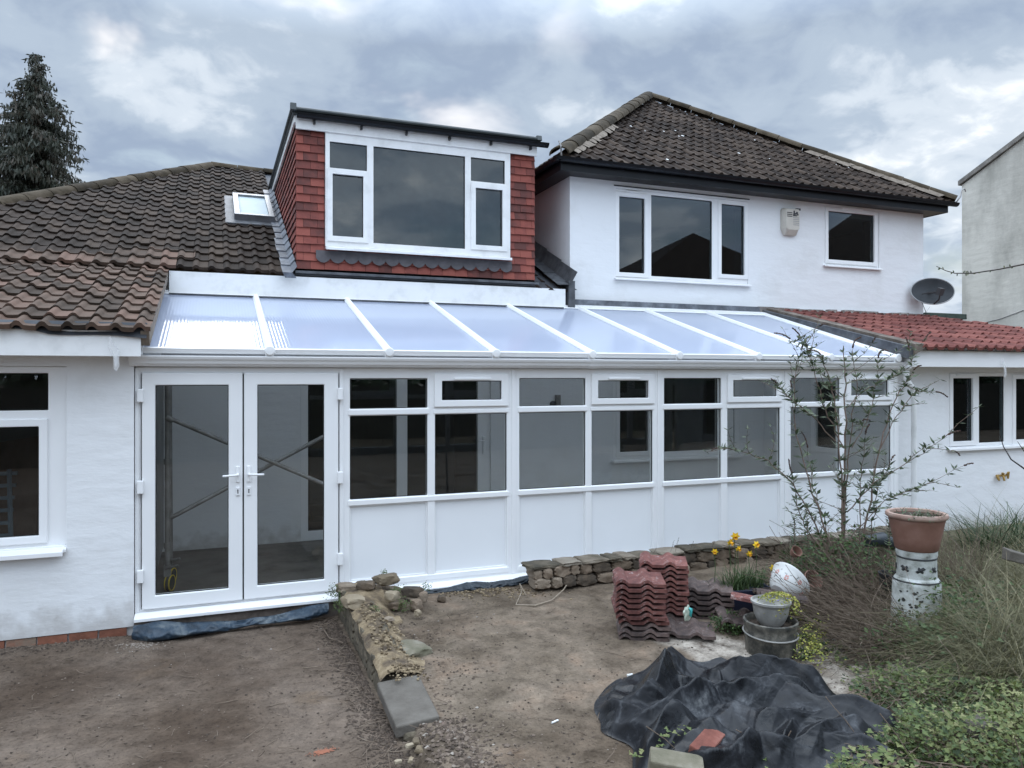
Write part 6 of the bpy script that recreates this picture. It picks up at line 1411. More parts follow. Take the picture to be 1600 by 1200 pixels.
# ------------------------------------------------------------------ black sheet, brick and block
def tarp():
    poly = [(928, 1100), (960, 1062), (1010, 1050), (1100, 1052), (1180, 1050), (1265, 1068), (1345, 1092), (1400, 1130), (1420, 1165), (1430, 1215), (1290, 1250), (1120, 1260), (1010, 1225), (985, 1160), (945, 1128)]
    P = [G(u, v, -.03) for u, v in poly]; c = G(1180, 1130, -.03); n = len(P); na, nr = 420, 150; vs = []; hc = G(1150, 1165, -.03)
    import bisect
    angs = sorted([(math.atan2(p.y-c.y, p.x-c.x), math.hypot(p.x-c.x, p.y-c.y)) for p in P]); A_ = [a for a, r in angs]
    def rad(a):
        i = bisect.bisect(A_, a) % n; a0, r0 = angs[i-1]; a1, r1 = angs[i]
        if a1 < a0: a1 += 2*math.pi
        if a < a0: a += 2*math.pi
        t = (a-a0)/(a1-a0); t = t*t*(3-2*t); return lerp(r0, r1, t)
    def ridge(p, s, o): return 1-abs(noise.noise(Vector((p[0]*s+o, p[1]*s-o, o*.37))))*2.2
    rk = random.Random(12); tris = []
    for k in range(9):
        an = rk.uniform(0, math.pi); fr = [1.1, 1.7, 2.3, 3.0, 3.9, 5.2, 7.5, 12, 20][k]; am = [.085, .085, .08, .075, .06, .046, .030, .012, .005][k]
        tris.append((math.cos(an), math.sin(an), fr, am, rk.uniform(0, 9)))
    segs = []       # long pulled folds
    for (u0, v0, u1, v1, hh, ww) in ((1000, 1110, 1050, 1050, .20, .10), (1050, 1050, 1180, 1075, .10, .12), (1150, 1075, 1260, 1085, .24, .13), (1090, 1110, 1240, 1100, .17, .12), (1010, 1150, 1110, 1110, .16, .10), (1240, 1110, 1390, 1140, .17, .16),
        (1180, 1150, 1300, 1130, .12, .10), (1225, 1190, 1340, 1160, .14, .10), (1260, 1110, 1220, 1200, .08, .06), (1320, 1120, 1330, 1210, .07, .07), (960, 1105, 1010, 1150, .08, .06), (1015, 1190, 1050, 1150, .13, .07), (1120, 1070, 1130, 1110, .07, .05), (1040, 1080, 1100, 1095, .08, .07), (1110, 1220, 1170, 1190, .12, .07), (1290, 1180, 1380, 1190, .10, .08)):
        segs.append((G(u0, v0, -.03).xy, G(u1, v1, -.03).xy, hh, ww))
    for j in range(nr+1):
        for i in range(na):
            a = -math.pi+2*math.pi*i/na; f = j/nr; r = rad(a)*f*(1+.05*noise.noise(Vector((math.cos(a)*4, math.sin(a)*4, 3))))
            x, y = c.x+r*math.cos(a), c.y+r*math.sin(a)
            wx_ = noise.noise(Vector((x*1.7, y*1.7, 5))); wy_ = noise.noise(Vector((x*1.7, y*1.7, 15)))
            qx, qy = x+wx_*.10, y+wy_*.10; env = 1-smooth(.55, 1.0, f); h = .02
            for (cx_, cy_, fr, am, ph) in tris:
                t = (qx*cx_+qy*cy_)*fr+ph+.22*noise.noise(Vector((x*fr*.6, y*fr*.6, ph*3))); t = abs((t % 1)*2-1); mod = .55+.9*noise.noise(Vector((x*1.3, y*1.3, ph)))
                h += am*t*max(.1, mod)
            best = 0
            for (pa, pb, hh, ww) in segs:
                d = pb-pa; L2 = d.length_squared; tt = max(0, min(1, ((qx-pa.x)*d.x+(qy-pa.y)*d.y)/L2)); dd = math.hypot(qx-pa.x-d.x*tt, qy-pa.y-d.y*tt)
                k = max(0, 1-dd/(ww*1.5)); best = max(best, hh*k**1.25*(1-.35*abs(tt-.5)))
            h = h*(.4+.6*env)*.85+best*(.75+.5*abs(wx_))
            hole = .5*math.exp(-(((x-hc.x)/.16)**2+((y-hc.y)/.11)**2)); h *= (1-hole)
            h *= (1-smooth(.90, 1, f)*.9)
            ov = best*.6
            vs.append((x-ov*.3, y-ov*.7, ground_z(x, y)+max(.004, h)))
    fs = [(j*na+i, j*na+(i+1) % na, (j+1)*na+(i+1) % na, (j+1)*na+i) for j in range(nr) for i in range(na)]
    mb = MB(); mb.mesh(vs, fs)
    m, t, b = newmat('dusty_black_polythene'); nn = t.nodes; l = t.links; tcn = nn.new('ShaderNodeTexCoord')
    ns = nn.new('ShaderNodeTexNoise'); ns.inputs['Scale'].default_value = 2.6; ns.inputs['Detail'].default_value = 9; ns.inputs['Roughness'].default_value = .7; ns.inputs['Distortion'].default_value = .6; l.new(tcn.outputs['Object'], ns.inputs[0])
    r_ = nn.new('ShaderNodeValToRGB'); l.new(ns.outputs['Fac'], r_.inputs[0]); e = r_.color_ramp.elements; e.new(.5); e.new(.5)
    for el, (p_, c_) in zip(e, ((.46, (.007, .0075, .009)), (.55, (.012, .013, .016)), (.62, (.06, .063, .068)), (.72, (.24, .24, .235)))): el.position = p_; el.color = (*c_, 1)
    l.new(r_.outputs[0], b.inputs['Base Color']); rg = nn.new('ShaderNodeMapRange'); l.new(ns.outputs['Fac'], rg.inputs[0]); rg.inputs[1].default_value = .4; rg.inputs[2].default_value = .7; rg.inputs[3].default_value = .22; rg.inputs[4].default_value = .75; l.new(rg.outputs[0], b.inputs['Roughness']); b.inputs['Specular IOR Level'].default_value = .32
    n2 = nn.new('ShaderNodeTexNoise'); n2.inputs['Distortion'].default_value = 1.2; n2.inputs['Scale'].default_value = 14; n2.inputs['Detail'].default_value = 5; l.new(tcn.outputs['Object'], n2.inputs[0]); bp = nn.new('ShaderNodeBump'); bp.inputs['Strength'].default_value = .35; bp.inputs['Distance'].default_value = .012; l.new(n2.outputs['Fac'], bp.inputs['Height']); l.new(bp.outputs[0], b.inputs['Normal'])
    o = mb.build('black_sheet', m, smooth='all'); tag(o, 'crumpled dusty black polythene sheet heaped in the foreground', 'plastic sheet')
    return c
tarpc = tarp()
mb = MB(); p = D(1104, 1164, 3.92); mb.box(-.107, .107, -.051, .051, -.033, .033, jit=.003)
o = mb.build('brick', M['redbrick'], bevel=.006); o.location = p; o.rotation_euler = (R(12), R(-8), R(28)); tag(o, 'loose red brick resting in the hollow of the black sheet', 'brick')
mb = MB(); p = D(1056, 1200, 3.75); mb.box(-.13, .13, -.07, .07, -.075, .05, jit=.006)
o = mb.build('concrete_block', M['slabgreen'], bevel=.008); o.location = p; o.rotation_euler = (R(4), R(6), R(-30)); tag(o, 'mossy grey concrete block on the front edge of the black sheet', 'block')
mb = MB(); rr = random.Random(3); p = G(1532, 1135, .08); vs_, fs_ = rock_verts(rr, (0, 0, 0), .13, .06, .045, .1, sub=3, box=.8, rough=.1); mb.mesh(vs_, fs_); o = mb.build('concrete_lump', M['slab'], smooth=True); o.location = p; tag(o, 'grey lump of concrete half buried in ivy at lower right', 'block')
mb = MB(); p = D(1596, 872, 6.1); mb.box(-.13, .13, -.05, .05, -.04, .04, jit=.01); o = mb.build('concrete_block', M['slab'], bevel=.008); o.location = p; o.rotation_euler = (0, R(15), R(-20)); tag(o, 'pale grey block lying in the dry grass at the right edge', 'block')

# ------------------------------------------------------------------ shrubs and wild growth
def shrub():
    rnd = random.Random(17); Z0 = 7.0; b0 = D(1316, 900, Z0); b0.z = ground_z(b0.x, b0.y)
    th_ = thing('buddleia_shrub', 'tall sparse buddleia shrub with grey green leaves in front of the conservatory corner', 'shrub', tuple(b0)); st = MB(); lf = MB(); sd3 = MB()
    def P3(u, v, dz=0): return D(u, v, Z0+dz)
    stems = [([(1316, 905), (1318, 800), (1320, 700), (1322, 600), (1318, 540)], 0, .013),
        ([(1314, 905), (1316, 780), (1310, 680), (1302, 610), (1288, 570), (1283, 555)], -.15, .009),
        ([(1318, 900), (1322, 760), (1330, 660), (1340, 600), (1332, 545)], .12, .008),
        ([(1305, 900), (1275, 820), (1240, 755), (1200, 720), (1150, 702), (1125, 700)], -.25, .008),
        ([(1308, 880), (1270, 770), (1245, 680), (1240, 600), (1252, 548)], .1, .008),
        ([(1318, 700), (1290, 640), (1275, 590), (1262, 545), (1250, 525)], .0, .006),
        ([(1340, 890), (1360, 780), (1375, 690), (1400, 620), (1428, 583)], .05, .010),
        ([(1375, 700), (1400, 650), (1430, 612), (1462, 612)], .05, .005),
        ([(1325, 800), (1365, 755), (1430, 715), (1480, 680)], -.2, .006),
        ([(1330, 840), (1380, 782), (1440, 760), (1505, 728)], -.3, .005),
        ([(1300, 880), (1262, 830), (1245, 790), (1238, 740)], -.1, .007),
        ([(1296, 890), (1290, 820), (1270, 760), (1262, 700)], .2, .006),
        ([(1345, 890), (1343, 800), (1345, 740), (1352, 680)], -.1, .006),
        ([(1350, 890), (1362, 830), (1372, 760), (1392, 720)], .15, .006),
        ([(1330, 700), (1355, 660), (1370, 600), (1372, 560)], .1, .005),
        ([(1305, 690), (1270, 650), (1230, 620), (1215, 600)], -.1, .005),
        ([(1320, 640), (1350, 610), (1395, 590), (1425, 570), (1420, 545)], .2, .004),
        ([(1315, 620), (1290, 600), (1265, 560), (1235, 530)], .1, .004)]
    def dress(p, d, dens, size):
        a0 = rnd.uniform(0, 6.3)
        for k in range(dens):
            a = a0+k*2.4; o = Vector((math.cos(a), math.sin(a), rnd.uniform(-.5, .7))); dl_ = (o+d*.5).normalized()
            leaf(lf, p, dl_, Vector((rnd.gauss(0, .5), rnd.gauss(0, .5), 1)), size*rnd.uniform(.6, 1.25), size*.13*rnd.uniform(.8, 1.3), rnd.random())
    for pts, dz, r in stems:
        dzs = [dz*(i/(len(pts)-1)) for i in range(len(pts))]; V = [P3(u, v, q) for (u, v), q in zip(pts, dzs)]
        # subdivide with a small wobble
        W_ = []
        for i in range(len(V)-1):
            for k in range(5):
                t = k/5; W_.append(V[i].lerp(V[i+1], t)+Vector((rnd.gauss(0, .006), rnd.gauss(0, .006), rnd.gauss(0, .004))))
        W_.append(V[-1]); st.tube(W_, [r*(1-.75*i/len(W_)) for i in range(len(W_))], 6)
        for i in range(4, len(W_)-1):
            if rnd.random() < .12: continue
            d = (W_[i+1]-W_[i]).normalized(); f = i/len(W_); dress(W_[i], d, rnd.choice([4, 6, 8]), .092 if f < .6 else .078)
            if rnd.random() < .36:
                dd2 = (d+Vector((rnd.gauss(0, .9), rnd.gauss(0, .9), rnd.gauss(.1, .4)))).normalized(); ln = rnd.uniform(.12, .42); tw = wavy(W_[i], dd2, ln, rnd, 4, .15); st.tube(tw, [.003, .0028, .0024, .002, .0012], 4)
                for q in tw[1:]: dress(q, dd2, 3, .055)
                if rnd.random() < .22 and i > 10:
                    e = tw[-1]; dd3 = (dd2+Vector((0, 0, .3))).normalized(); n_ = rnd.randint(8, 14)
                    for k in range(n_):
                        dd3 = (dd3+Vector((rnd.gauss(0, .08), 0, -.10))).normalized(); e = e+dd3*.009; vs_, fs_ = rock_verts(rnd, e, .008*(1-k/n_*.6), .008, .007, 0, sub=1, rough=.6); sd3.mesh(vs_, fs_, rnd.random())
        if rnd.random() < .75:
            e = W_[-1]; dd3 = (W_[-1]-W_[-3]).normalized()
            for k in range(rnd.randint(8, 18)):
                dd3 = (dd3+Vector((rnd.gauss(.02, .1), 0, -.06))).normalized(); e = e+dd3*.010; vs_, fs_ = rock_verts(rnd, e, .009*(1-k/24), .009, .008, 0, sub=1, rough=.6); sd3.mesh(vs_, fs_, rnd.random())
    st.build('stems', M['stem'], th_, smooth=True, weld=False); lf.build('leaves', M['buddleia'], th_, weld=False); sd3.build('seed_heads', M['seed'], th_, weld=False)
shrub()
# young upright shoots left of the shrub
def shoot(u, v0, v1, Z, label, seed):
    rnd = random.Random(seed); a, b = D(u, v0, Z), D(u+rnd.uniform(-4, 4), v1, Z); th_ = thing('young_shoot', label, 'plant', tuple(a), 'young shoots beside the shrub'); st = MB(); st.tube([a, a.lerp(b, .5)+Vector((.01, 0, 0)), b], [.005, .004, .002], 5); st.build('stem', M['stem'], th_)
    lf = MB()
    for i in range(16):
        t = .3+.7*i/15; p = a.lerp(b, t)
        for k in range(4): an = i*1.9+k*1.57; leaf(lf, p, Vector((math.cos(an), math.sin(an), .5)), Vector((0, 0, 1)), rnd.uniform(.035, .06), .009, rnd.random())
    lf.build('leaves', M['buddleia'], th_, weld=False)
shoot(1238, 880, 808, 6.6, 'short young leafy shoot left of the tall shrub', 2); shoot(1262, 890, 790, 6.8, 'young leafy shoot close beside the tall shrub', 3); shoot(1388, 880, 790, 6.9, 'young leafy shoot between shrub and terracotta pot', 5)

def region(poly, z, n, rnd):
    us = [p[0] for p in poly]; vs_ = [p[1] for p in poly]; out = []
    while len(out) < n:
        u, v = rnd.uniform(min(us), max(us)), rnd.uniform(min(vs_), max(vs_))
        if inpoly(u, v, poly): out.append((u, v, G(u, v, z)))
    return out
def growth():
    rnd = random.Random(41)
    # ivy and low leaves
    mb = MB()
    dense = [(1330, 1075), (1400, 1040), (1470, 1010), (1720, 985), (1720, 1230), (1290, 1230), (1330, 1180), (1400, 1150), (1420, 1110)]
    for u, v, p in region(dense, .02, 19000, rnd):
        c = nz((p.x, p.y), 2.2, 4)
        if c+.5*nz((p.x, p.y), 7, 14) < -.12 and rnd.random() < .85: continue
        h = ground_z(p.x, p.y)+rnd.random()**1.5*(.20+.22*c)*(.4+.6*smooth(1000, 1150, v)); a = min(1, max(0, .42+.7*c+rnd.gauss(0, .2)))
        ivyleaf(mb, Vector((p.x, p.y, h)), Vector((rnd.gauss(0, 1), rnd.gauss(0, 1), rnd.gauss(0, .35))), Vector((rnd.gauss(0, .45), rnd.gauss(-.25, .45), 1)), rnd.uniform(.010, .030)*(1.5 if rnd.random() < .08 else 1), a)
    md = MB()
    for u, v, p in region(dense, .02, 2600, rnd):
        leaf(md, Vector((p.x, p.y, ground_z(p.x, p.y)+rnd.random()*.16)), Vector((rnd.gauss(0, 1), rnd.gauss(0, 1), rnd.gauss(0, .5))), Vector((rnd.gauss(0, .5), rnd.gauss(0, .5), 1)), rnd.uniform(.015, .05), rnd.uniform(.004, .014), rnd.random())
    tag(md.build('dead_leaves', M['deadleaf'], weld=False), 'brown dead leaves caught in the ivy at lower right', 'leaves', kind='stuff')
    sparse = [(1260, 1010), (1340, 990), (1450, 950), (1500, 1000), (1420, 1090), (1330, 1060)]
    for u, v, p in region(sparse, .02, 900, rnd):
        if nz((p.x, p.y), 3, 8) < 0: continue
        ivyleaf(mb, Vector((p.x, p.y, ground_z(p.x, p.y)+rnd.random()*.06)), Vector((rnd.gauss(0, 1), rnd.gauss(0, 1), 0)), Vector((rnd.gauss(0, .4), rnd.gauss(-.2, .4), 1)), rnd.uniform(.015, .035), rnd.random())
    for u, v, p in region([(1330, 1150), (1420, 1100), (1440, 1230), (1270, 1230)], .08, 520, rnd):
        ivyleaf(mb, Vector((p.x, p.y, ground_z(p.x, p.y)+.07+rnd.random()*.08)), Vector((rnd.gauss(0, 1), rnd.gauss(0, 1), 0)), Vector((rnd.gauss(0, .4), rnd.gauss(-.2, .4), 1)), rnd.uniform(.018, .045), rnd.uniform(.4, 1))
    for (u, v) in ((1000, 1178), (1040, 1150), (1068, 1140), (1170, 1185), (1185, 1195), (1200, 1200), (1130, 1190), (1045, 1165)):
        p = D(u, v, 3.9)
        for _ in range(7): ivyleaf(mb, p+Vector((rnd.gauss(0, .025), rnd.gauss(0, .03), rnd.gauss(.01, .015))), Vector((rnd.gauss(0, 1), rnd.gauss(0, 1), 0)), Vector((rnd.gauss(0, .4), rnd.gauss(-.3, .4), 1)), rnd.uniform(.014, .028), rnd.uniform(.5, 1))
    tag(mb.build('ivy', M['ivy'], weld=False), 'low mat of green ivy creeping over the ground at lower right', 'ivy', kind='stuff')
    # ivy stems
    mb = MB()
    for u, v, p in region(dense, .03, 260, rnd): 
        t = rnd.uniform(0, 6.3); mb.tube(wavy((p.x, p.y, ground_z(p.x, p.y)+.04+rnd.random()*.1), (math.cos(t), math.sin(t), .1), rnd.uniform(.15, .5), rnd, 6, .2, .03), rnd.uniform(.0015, .003), 4, rnd.random())
    for u0, v0, u1, v1, Z in ((1150, 1140, 1245, 1200, 3.95), (1212, 1195, 1236, 1142, 4.0), (1010, 1135, 1070, 1185, 3.95), (1375, 1115, 1430, 1195, 3.9), (1300, 960, 1420, 1000, 5.4), (1225, 905, 1300, 950, 6.0), (1185, 880, 1205, 900, 6.3), (1585, 1150, 1600, 1210, 3.6)):
        a, b = D(u0, v0, Z), D(u1, v1, Z); mb.tube([a, a.lerp(b, .5)+Vector((0, 0, .015)), b], .0028, 5, .95)
    tag(mb.build('creeper_stems', M['twig'], weld=False), 'thin trailing stems among the ivy', 'stems', kind='stuff')
    # dry twig tangle in the bed
    mb = MB()
    bed = [(1250, 900), (1330, 880), (1420, 870), (1430, 960), (1440, 1020), (1360, 1030), (1280, 985), (1250, 950)]
    for u, v, p in region(bed, .03, 1700, rnd):
        t = rnd.gauss(2.6, .8); mb.tube(wavy((p.x, p.y, ground_z(p.x, p.y)+rnd.random()**2*.22), (math.cos(t), math.sin(t)*.5, rnd.uniform(-.1, .9)), rnd.uniform(.2, .65), rnd, 5, .12, .06), rnd.uniform(.0012, .003), 3, rnd.random(), caps=False)
    tag(mb.build('dead_stems', M['twig'], weld=False), 'tangle of dead brown stems on the bed under the shrub', 'stems', kind='stuff')
    mb = MB()
    for u, v, p in region([(1225, 850), (1420, 840), (1440, 930), (1420, 1020), (1330, 1020), (1245, 930)], .05, 2600, rnd):
        leaf(mb, Vector((p.x, p.y, ground_z(p.x, p.y)+rnd.random()**2*.22)), Vector((rnd.gauss(0, 1), rnd.gauss(0, 1), rnd.gauss(0, .3))), Vector((rnd.gauss(0, .5), rnd.gauss(0, .5), 1)), rnd.uniform(.02, .05), rnd.uniform(.006, .014), rnd.random())
    tag(mb.build('dead_leaves', M['deadleaf'], weld=False), 'fallen brown leaves under the shrub', 'leaves', kind='stuff')
    # weeds in the bed and at spots
    mb = MB()
    spots = [(p.x, p.y, .10) for u, v, p in region([(1215, 862), (1410, 850), (1425, 905), (1250, 905)], .05, 70, rnd)]+[(G(u, v, .0).x, G(u, v, .0).y, r) for u, v, r in ((1125, 985, .10), (1140, 975, .09), (1150, 990, .07), (1170, 920, .08), (1190, 915, .08), (1160, 925, .07), (1260, 1000, .09), (1275, 985, .09), (1285, 1010, .06), (1440, 985, .12), (1470, 965, .14), (1400, 1010, .08), (1210, 960, .06), (1250, 975, .08), (1255, 1020, .07), (1400, 950, .08), (1350, 940, .07))]
    for x, y, r in spots:
        for _ in range(int(240*r/.1)):
            q = Vector((x+rnd.gauss(0, r*.5), y+rnd.gauss(0, r*.5), 0)); q.z = ground_z(q.x, q.y)+rnd.random()*r*1.2
            leaf(mb, q, Vector((rnd.gauss(0, 1), rnd.gauss(0, 1), rnd.gauss(.3, .5))), Vector((rnd.gauss(0, .5), rnd.gauss(0, .5), 1)), rnd.uniform(.012, .035), rnd.uniform(.004, .009), rnd.random())
    tag(mb.build('weeds', M['weed'], weld=False), 'small green weeds over the bed and round the pots', 'weeds', kind='stuff')
    # leafy tangle climbing over the foot of the chimney pot
    mb2 = MB()
    for (u, v, Z, n_, r) in ((1405, 985, 5.75, 160, .10), (1440, 1000, 5.7, 260, .12), (1475, 985, 5.7, 300, .14), (1490, 940, 5.75, 260, .13), (1385, 1010, 5.5, 160, .10), (1345, 860, 6.9, 260, .16), (1290, 860, 6.9, 240, .15), (1260, 880, 6.7, 160, .10), (1395, 900, 6.6, 160, .11), (1310, 890, 6.6, 200, .14)):
        c = D(u, v, Z)
        for _ in range(n_): leaf(mb2, c+Vector((rnd.gauss(0, r), rnd.gauss(0, r*.7), rnd.gauss(0, r*.75))), Vector((rnd.gauss(0, 1), rnd.gauss(0, 1), rnd.gauss(0, .5))), Vector((rnd.gauss(0, .5), rnd.gauss(-.3, .5), 1)), rnd.uniform(.025, .055), rnd.uniform(.008, .016), rnd.random())
    tag(mb2.build('bramble_leaves', M['weed'], weld=False), 'leafy brambles round the shrub foot and the foot of the chimney pot', 'brambles', kind='stuff')
    # yellow foliage next to the planter
    mb = MB()
    for (u, v, n_) in ((1262, 1000, 260), (1272, 985, 160), (1245, 960, 120), (1270, 1020, 150)):
        c = G(u, v, .08)
        for _ in range(n_): leaf(mb, c+Vector((rnd.gauss(0, .06), rnd.gauss(0, .05), rnd.gauss(0, .05))), Vector((rnd.gauss(0, 1), rnd.gauss(0, 1), .4)), Vector((rnd.gauss(0, .4), rnd.gauss(0, .4), 1)), rnd.uniform(.012, .024), rnd.uniform(.006, .010), rnd.random()*.8)
    tag(mb.build('yellow_ground_cover', M['primula'], weld=False), 'trailing yellow green leaves at the right of the round planter', 'ground cover', kind='stuff')
    # dry grass mass at the right
    mb = MB()
    gp = [(1440, 870), (1500, 850), (1740, 850), (1740, 1090), (1540, 1090), (1460, 1010), (1440, 950)]
    for u, v, p in region(gp, .0, 16000, rnd):
        f = smooth(1420, 1600, u); ln = rnd.uniform(.25, .80)*(.7+.45*f); z = ground_z(p.x, p.y)
        d = Vector((rnd.gauss(-.25+1.5*nz((p.x, p.y), 1.7, 50), .55), rnd.gauss(1.5*nz((p.x, p.y), 1.7, 80), .55), rnd.uniform(.5, 1.3)))
        if nz((p.x, p.y), 2.4, 33) < -.22: continue
        blade(mb, Vector((p.x, p.y, z)), d, ln*(.75 if u < 1490 else 1.1), rnd.uniform(.0018, .0036), min(1, max(0, rnd.gauss(.42+.5*nz((p.x, p.y), 1.2, 61), .25))), rnd.uniform(.5, 1.6), 4, rnd)
    tag(mb.build('dry_grass', M['dry'], weld=False), 'tall tangled dry grass along the right side', 'grass', kind='stuff')
    mb = MB()
    for u, v, p in region(gp, .0, 1100, rnd):
        blade(mb, Vector((p.x, p.y, ground_z(p.x, p.y))), Vector((rnd.gauss(-.3, .6), rnd.gauss(0, .6), 1.0)), rnd.uniform(.15, .4), rnd.uniform(.003, .005), rnd.random(), rnd.uniform(.3, 1.4), 4, rnd)
    for (u, v, s) in ((1500, 905, 1), (1470, 960, 1), (1560, 1000, 1), (1520, 950, 1), (1480, 1000, 1), (1540, 1030, 1), (1450, 930, 1), (1590, 960, 1), (1510, 1010, 1), (1450, 1030, 1)):
        c = G(u, v, 0)
        for _ in range(150): ivyleaf(mb, c+Vector((rnd.gauss(0, .12), rnd.gauss(0, .12), rnd.uniform(.02, .25))), Vector((rnd.gauss(0, 1), rnd.gauss(0, 1), 0)), Vector((rnd.gauss(0, .4), rnd.gauss(-.4, .4), 1)), rnd.uniform(.02, .045), rnd.random())
    tag(mb.build('green_grass', M['grassgreen'], weld=False), 'green blades and leaves growing among the dry grass', 'grass', kind='stuff')
    # wisps of pale dead stalks behind the pot
    mb = MB()
    for _ in range(190):
        u = rnd.uniform(1455, 1540); p = D(u, 880, 6.7); p.z = .0; d = Vector((rnd.gauss(-.12, .3), rnd.gauss(0, .2), 1)); ln = rnd.uniform(.3, .78)
        mb.tube(wavy(p, d, ln, rnd, 6, .10, .04), rnd.uniform(.001, .0022), 3, rnd.random(), caps=False)
    for _ in range(36):
        p = D(rnd.uniform(1375, 1400), 870, 7.3); p.z = 0; mb.tube(wavy(p, (rnd.gauss(0, .2), 0, 1), rnd.uniform(.2, .55), rnd, 5, .1, .02), rnd.uniform(.001, .002), 3, rnd.random(), caps=False)
    tag(mb.build('dead_stalks', M['twig'], weld=False), 'thin pale dead stalks standing behind the terracotta pot', 'stalks', kind='stuff')
    # long seed stalk pairs crossing the wall
    # strap leaved plant
    c = D(1572, 880, 8.1); c.z = .06; mb = MB()
    for _ in range(420):
        a = rnd.uniform(0, 6.3); q = c+Vector((rnd.gauss(0, .22), rnd.gauss(0, .10), 0)); blade(mb, q, Vector((math.cos(a)*.75, math.sin(a)*.5, 1)), rnd.uniform(.45, .85), rnd.uniform(.006, .011), rnd.random(), rnd.uniform(.2, 1.1), 5, rnd)
    tag(mb.build('strap_leaf_plant', M['strap'], weld=False), 'clump of dark green strap leaves by the white wall at right', 'plant')
    # moss and small green clumps on the retaining wall
    mb = MB()
    for (u, v, z, r, n_) in ((523, 925, .13, .05, 260), (535, 945, .10, .05, 240), (620, 925, .13, .05, 260), (628, 945, .08, .04, 200), (600, 898, .24, .03, 110), (665, 918, .12, .04, 120), (585, 952, .12, .03, 100), (570, 915, .16, .03, 80)):
        c = G(u, v, z)
        for _ in range(n_): leaf(mb, c+Vector((rnd.gauss(0, r*.7), rnd.gauss(0, r*.5), rnd.gauss(0, r*.6))), Vector((rnd.gauss(0, 1), rnd.gauss(0, 1), rnd.gauss(0, .6))), Vector((rnd.gauss(0, .6), -.3, 1)), rnd.uniform(.008, .018), rnd.uniform(.004, .008), rnd.random())
    for u, v, p in region([(585, 1035), (625, 1018), (640, 1028), (610, 1045)], .02, 500, rnd): blade(mb, Vector((p.x, p.y, ground_z(p.x, p.y)+.015)), Vector((rnd.gauss(0, 1), rnd.gauss(0, 1), 1)), rnd.uniform(.01, .03), .0015, rnd.random(), .6, 2, rnd)
    tag(mb.build('moss', M['moss'], weld=False), 'green moss and small plants on the retaining wall', 'moss', kind='stuff')
    # sprigs on top of the rubble wall
    mb = MB()
    for (u, v0, v1) in ((1048, 862, 845), (1055, 862, 842), (1078, 860, 848), (1083, 860, 850), (1020, 866, 858), (1112, 856, 846)):
        a, b = D(u, v0, 7.3), D(u+5, v1, 7.3); mb.tube([a, b], .0015, 4, .2)
        for k in range(4): leaf(mb, a.lerp(b, .4+.2*k), Vector((rnd.gauss(0, 1), 0, .3)), Vector((0, 0, 1)), .018, .005, rnd.random())
    tag(mb.build('wall_sprigs', M['deadleaf'], weld=False), 'small dry sprigs growing on top of the rubble wall', 'sprigs', kind='stuff')
growth()

# bare branches reaching in from a shrub beyond the right edge
def branches():
    rnd = random.Random(3); Z = 3.2; b = D(1760, 1100, Z); b.z = ground_z(b.x, b.y)
    th_ = thing('budding_branches', 'thin bare budding branches reaching in from the right edge against the grey building', 'branch', tuple(b)); mb = MB(); bd = MB()
    tr = [b, D(1742, 930, Z), D(1768, 820, Z), D(1735, 760, Z), D(1748, 640, Z), D(1728, 540, Z), D(1740, 460, Z), D(1735, 395, Z), D(1745, 330, Z)]; mb.tube(tr, [.016, .014, .012, .011, .009, .008, .006, .005, .002], 8)
    def run(px, r0, r1, nb, Zs):
        V = [D(u, v, Zs) for u, v in px]; n = len(V); mb.tube(V, [lerp(r0, r1, i/(n-1)) for i in range(n)], 6)
        for _ in range(nb):
            i = rnd.randint(0, n-2); t = rnd.random(); p = V[i].lerp(V[i+1], t); d = Vector((rnd.gauss(-.4, .3), rnd.gauss(0, .3), rnd.choice([-.5, 1]))).normalized()
            leaf(bd, p, d, Vector((0, -1, .2)), .014, .0035, rnd.random()); leaf(bd, p, d, Vector((1, 0, .2)), .014, .0035, rnd.random())
    run([(1735, 395), (1680, 400), (1600, 413), (1560, 421), (1520, 427), (1492, 427), (1478, 423), (1463, 416)], .0045, .0012, 22, Z)
    run([(1740, 800), (1650, 750), (1600, 732), (1580, 718), (1568, 698), (1562, 678)], .005, .0012, 5, Z)
    run([(1735, 760), (1640, 725), (1600, 705), (1590, 690)], .004, .001, 4, Z)
    run([(1735, 480), (1700, 470), (1620, 462)], .004, .001, 4, Z)
    mb.build('branches', M['bark_dark'], th_, smooth=True, weld=False); bd.build('buds', M['ivy'], th_, weld=False)
branches()

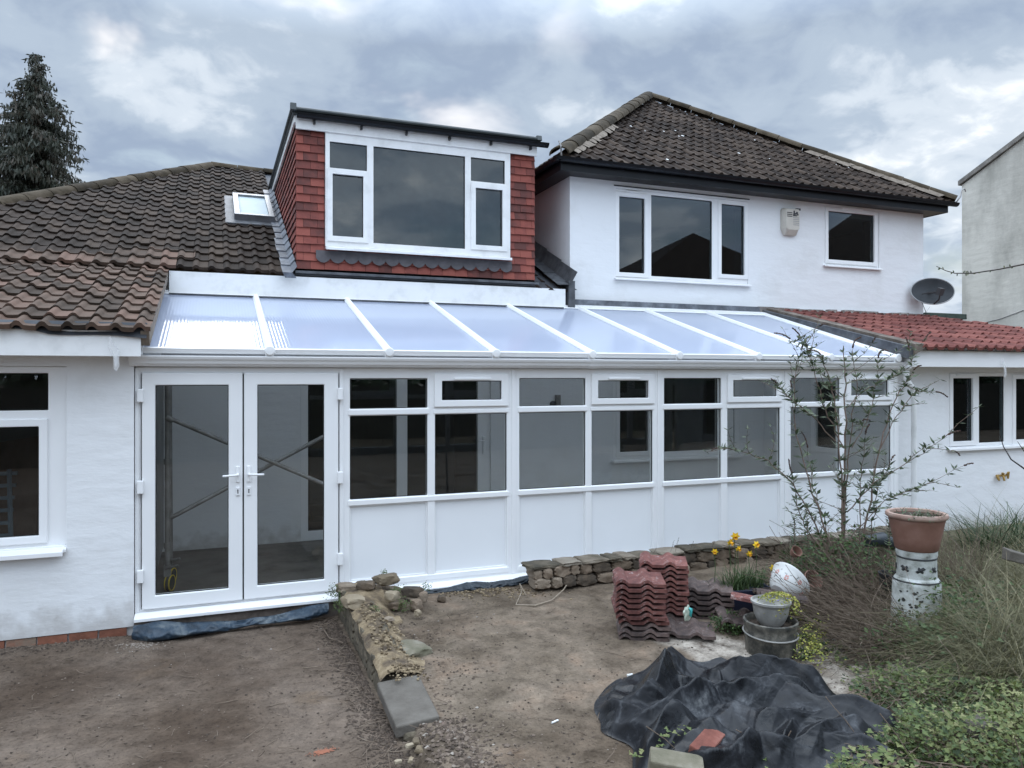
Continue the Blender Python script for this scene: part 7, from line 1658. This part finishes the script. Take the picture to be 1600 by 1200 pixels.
# ================================================================== the far side of the gardens, seen only in the window glass
def back_house(x, y, wdt, dep, ze, za, label):
    t = thing('neighbour_house', label, 'house', (x, y, -.13)); mb = MB(); mb.holes(x-wdt/2, x+wdt/2, -.2, ze, [(x-wdt*.3, x-wdt*.1, 3.4, 4.6), (x+wdt*.1, x+wdt*.3, 3.4, 4.6)], y, y-.2); mb.box(x-wdt/2, x+wdt/2, y-dep, y-dep+.2, -.2, ze); mb.box(x-wdt/2, x-wdt/2+.2, y-dep+.2, y-.2, -.2, ze); mb.box(x+wdt/2-.2, x+wdt/2, y-dep+.2, y-.2, -.2, ze)
    mb.box(x-wdt/2+.2, x+wdt/2-.2, y-.5, y-.4, 0, ze); mb.build('wall', M['greybuild'], t)
    mb = MB(); e = .4; A_, B_, C_, D_ = [(x+sx_*(wdt/2+e), y+(e if sy_ > 0 else -dep-e), ze) for sx_, sy_ in ((-1, 1), (1, 1), (1, -1), (-1, -1))]; p = (x, y-dep/2, za)
    mb.face([A_, B_, p]); mb.face([B_, C_, p]); mb.face([C_, D_, p]); mb.face([D_, A_, p]); mb.face([D_, C_, B_, A_]); mb.build('roof', M['tiled'], t)
back_house(24.8, -12, 15, 9, 5.6, 10.0, 'brown roofed neighbour house across the gardens, the one reflected in the middle pane')
back_house(39, -12, 12.5, 9, 7.6, 13.6, 'brown roofed neighbour house across the gardens, the larger one at the end of the row')
back_house(6.0, -16, 12, 9, 5.0, 7.9, 'brown roofed neighbour house across the gardens behind the boundary fence')
fn_ = thing('garden_fence', 'brown boarded boundary fence behind the yard', 'fence', (8, -6.5, -.13)); mb = MB(); x = -12
while x < 34: mb.box(x, x+.14, -6.5, -6.48, -.15, 1.75, a=random.random()); x += .15
mb.build('boards', mat('dark_fence_board', [(.02, .019, .014), (.045, .042, .032)], .9, 5), fn_, weld=False)
def hedge(x0, x1, y, h, seed, label, dens=1500):
    rnd = random.Random(seed); t = thing('hedge', label, 'hedge', ((x0+x1)/2, y, -.13)); mb = MB()
    for _ in range(dens):
        x = rnd.uniform(x0, x1); hh = h*(.75+.35*nz((x, 0), .5, seed)); z = rnd.random()**.7*hh; q = Vector((x, y+rnd.gauss(0, .45), z)); leaf(mb, q, Vector((rnd.gauss(0, 1), rnd.gauss(0, 1), rnd.gauss(0, 1))), Vector((rnd.gauss(0, 1), 1, .3)), rnd.uniform(.2, .45), rnd.uniform(.1, .2), rnd.random())
    mb.build('leaves', M['hedge'], t, weld=False)
hedge(-10, 5, -7.8, 3.6, 1, 'dark evergreen hedge behind the left half of the fence', 3500); hedge(5.5, 20, -8.2, 4.6, 2, 'taller dark evergreen hedge behind the middle of the fence', 3800); hedge(20.5, 34, -8.0, 3.4, 3, 'lower dark evergreen hedge behind the far end of the fence', 3000)
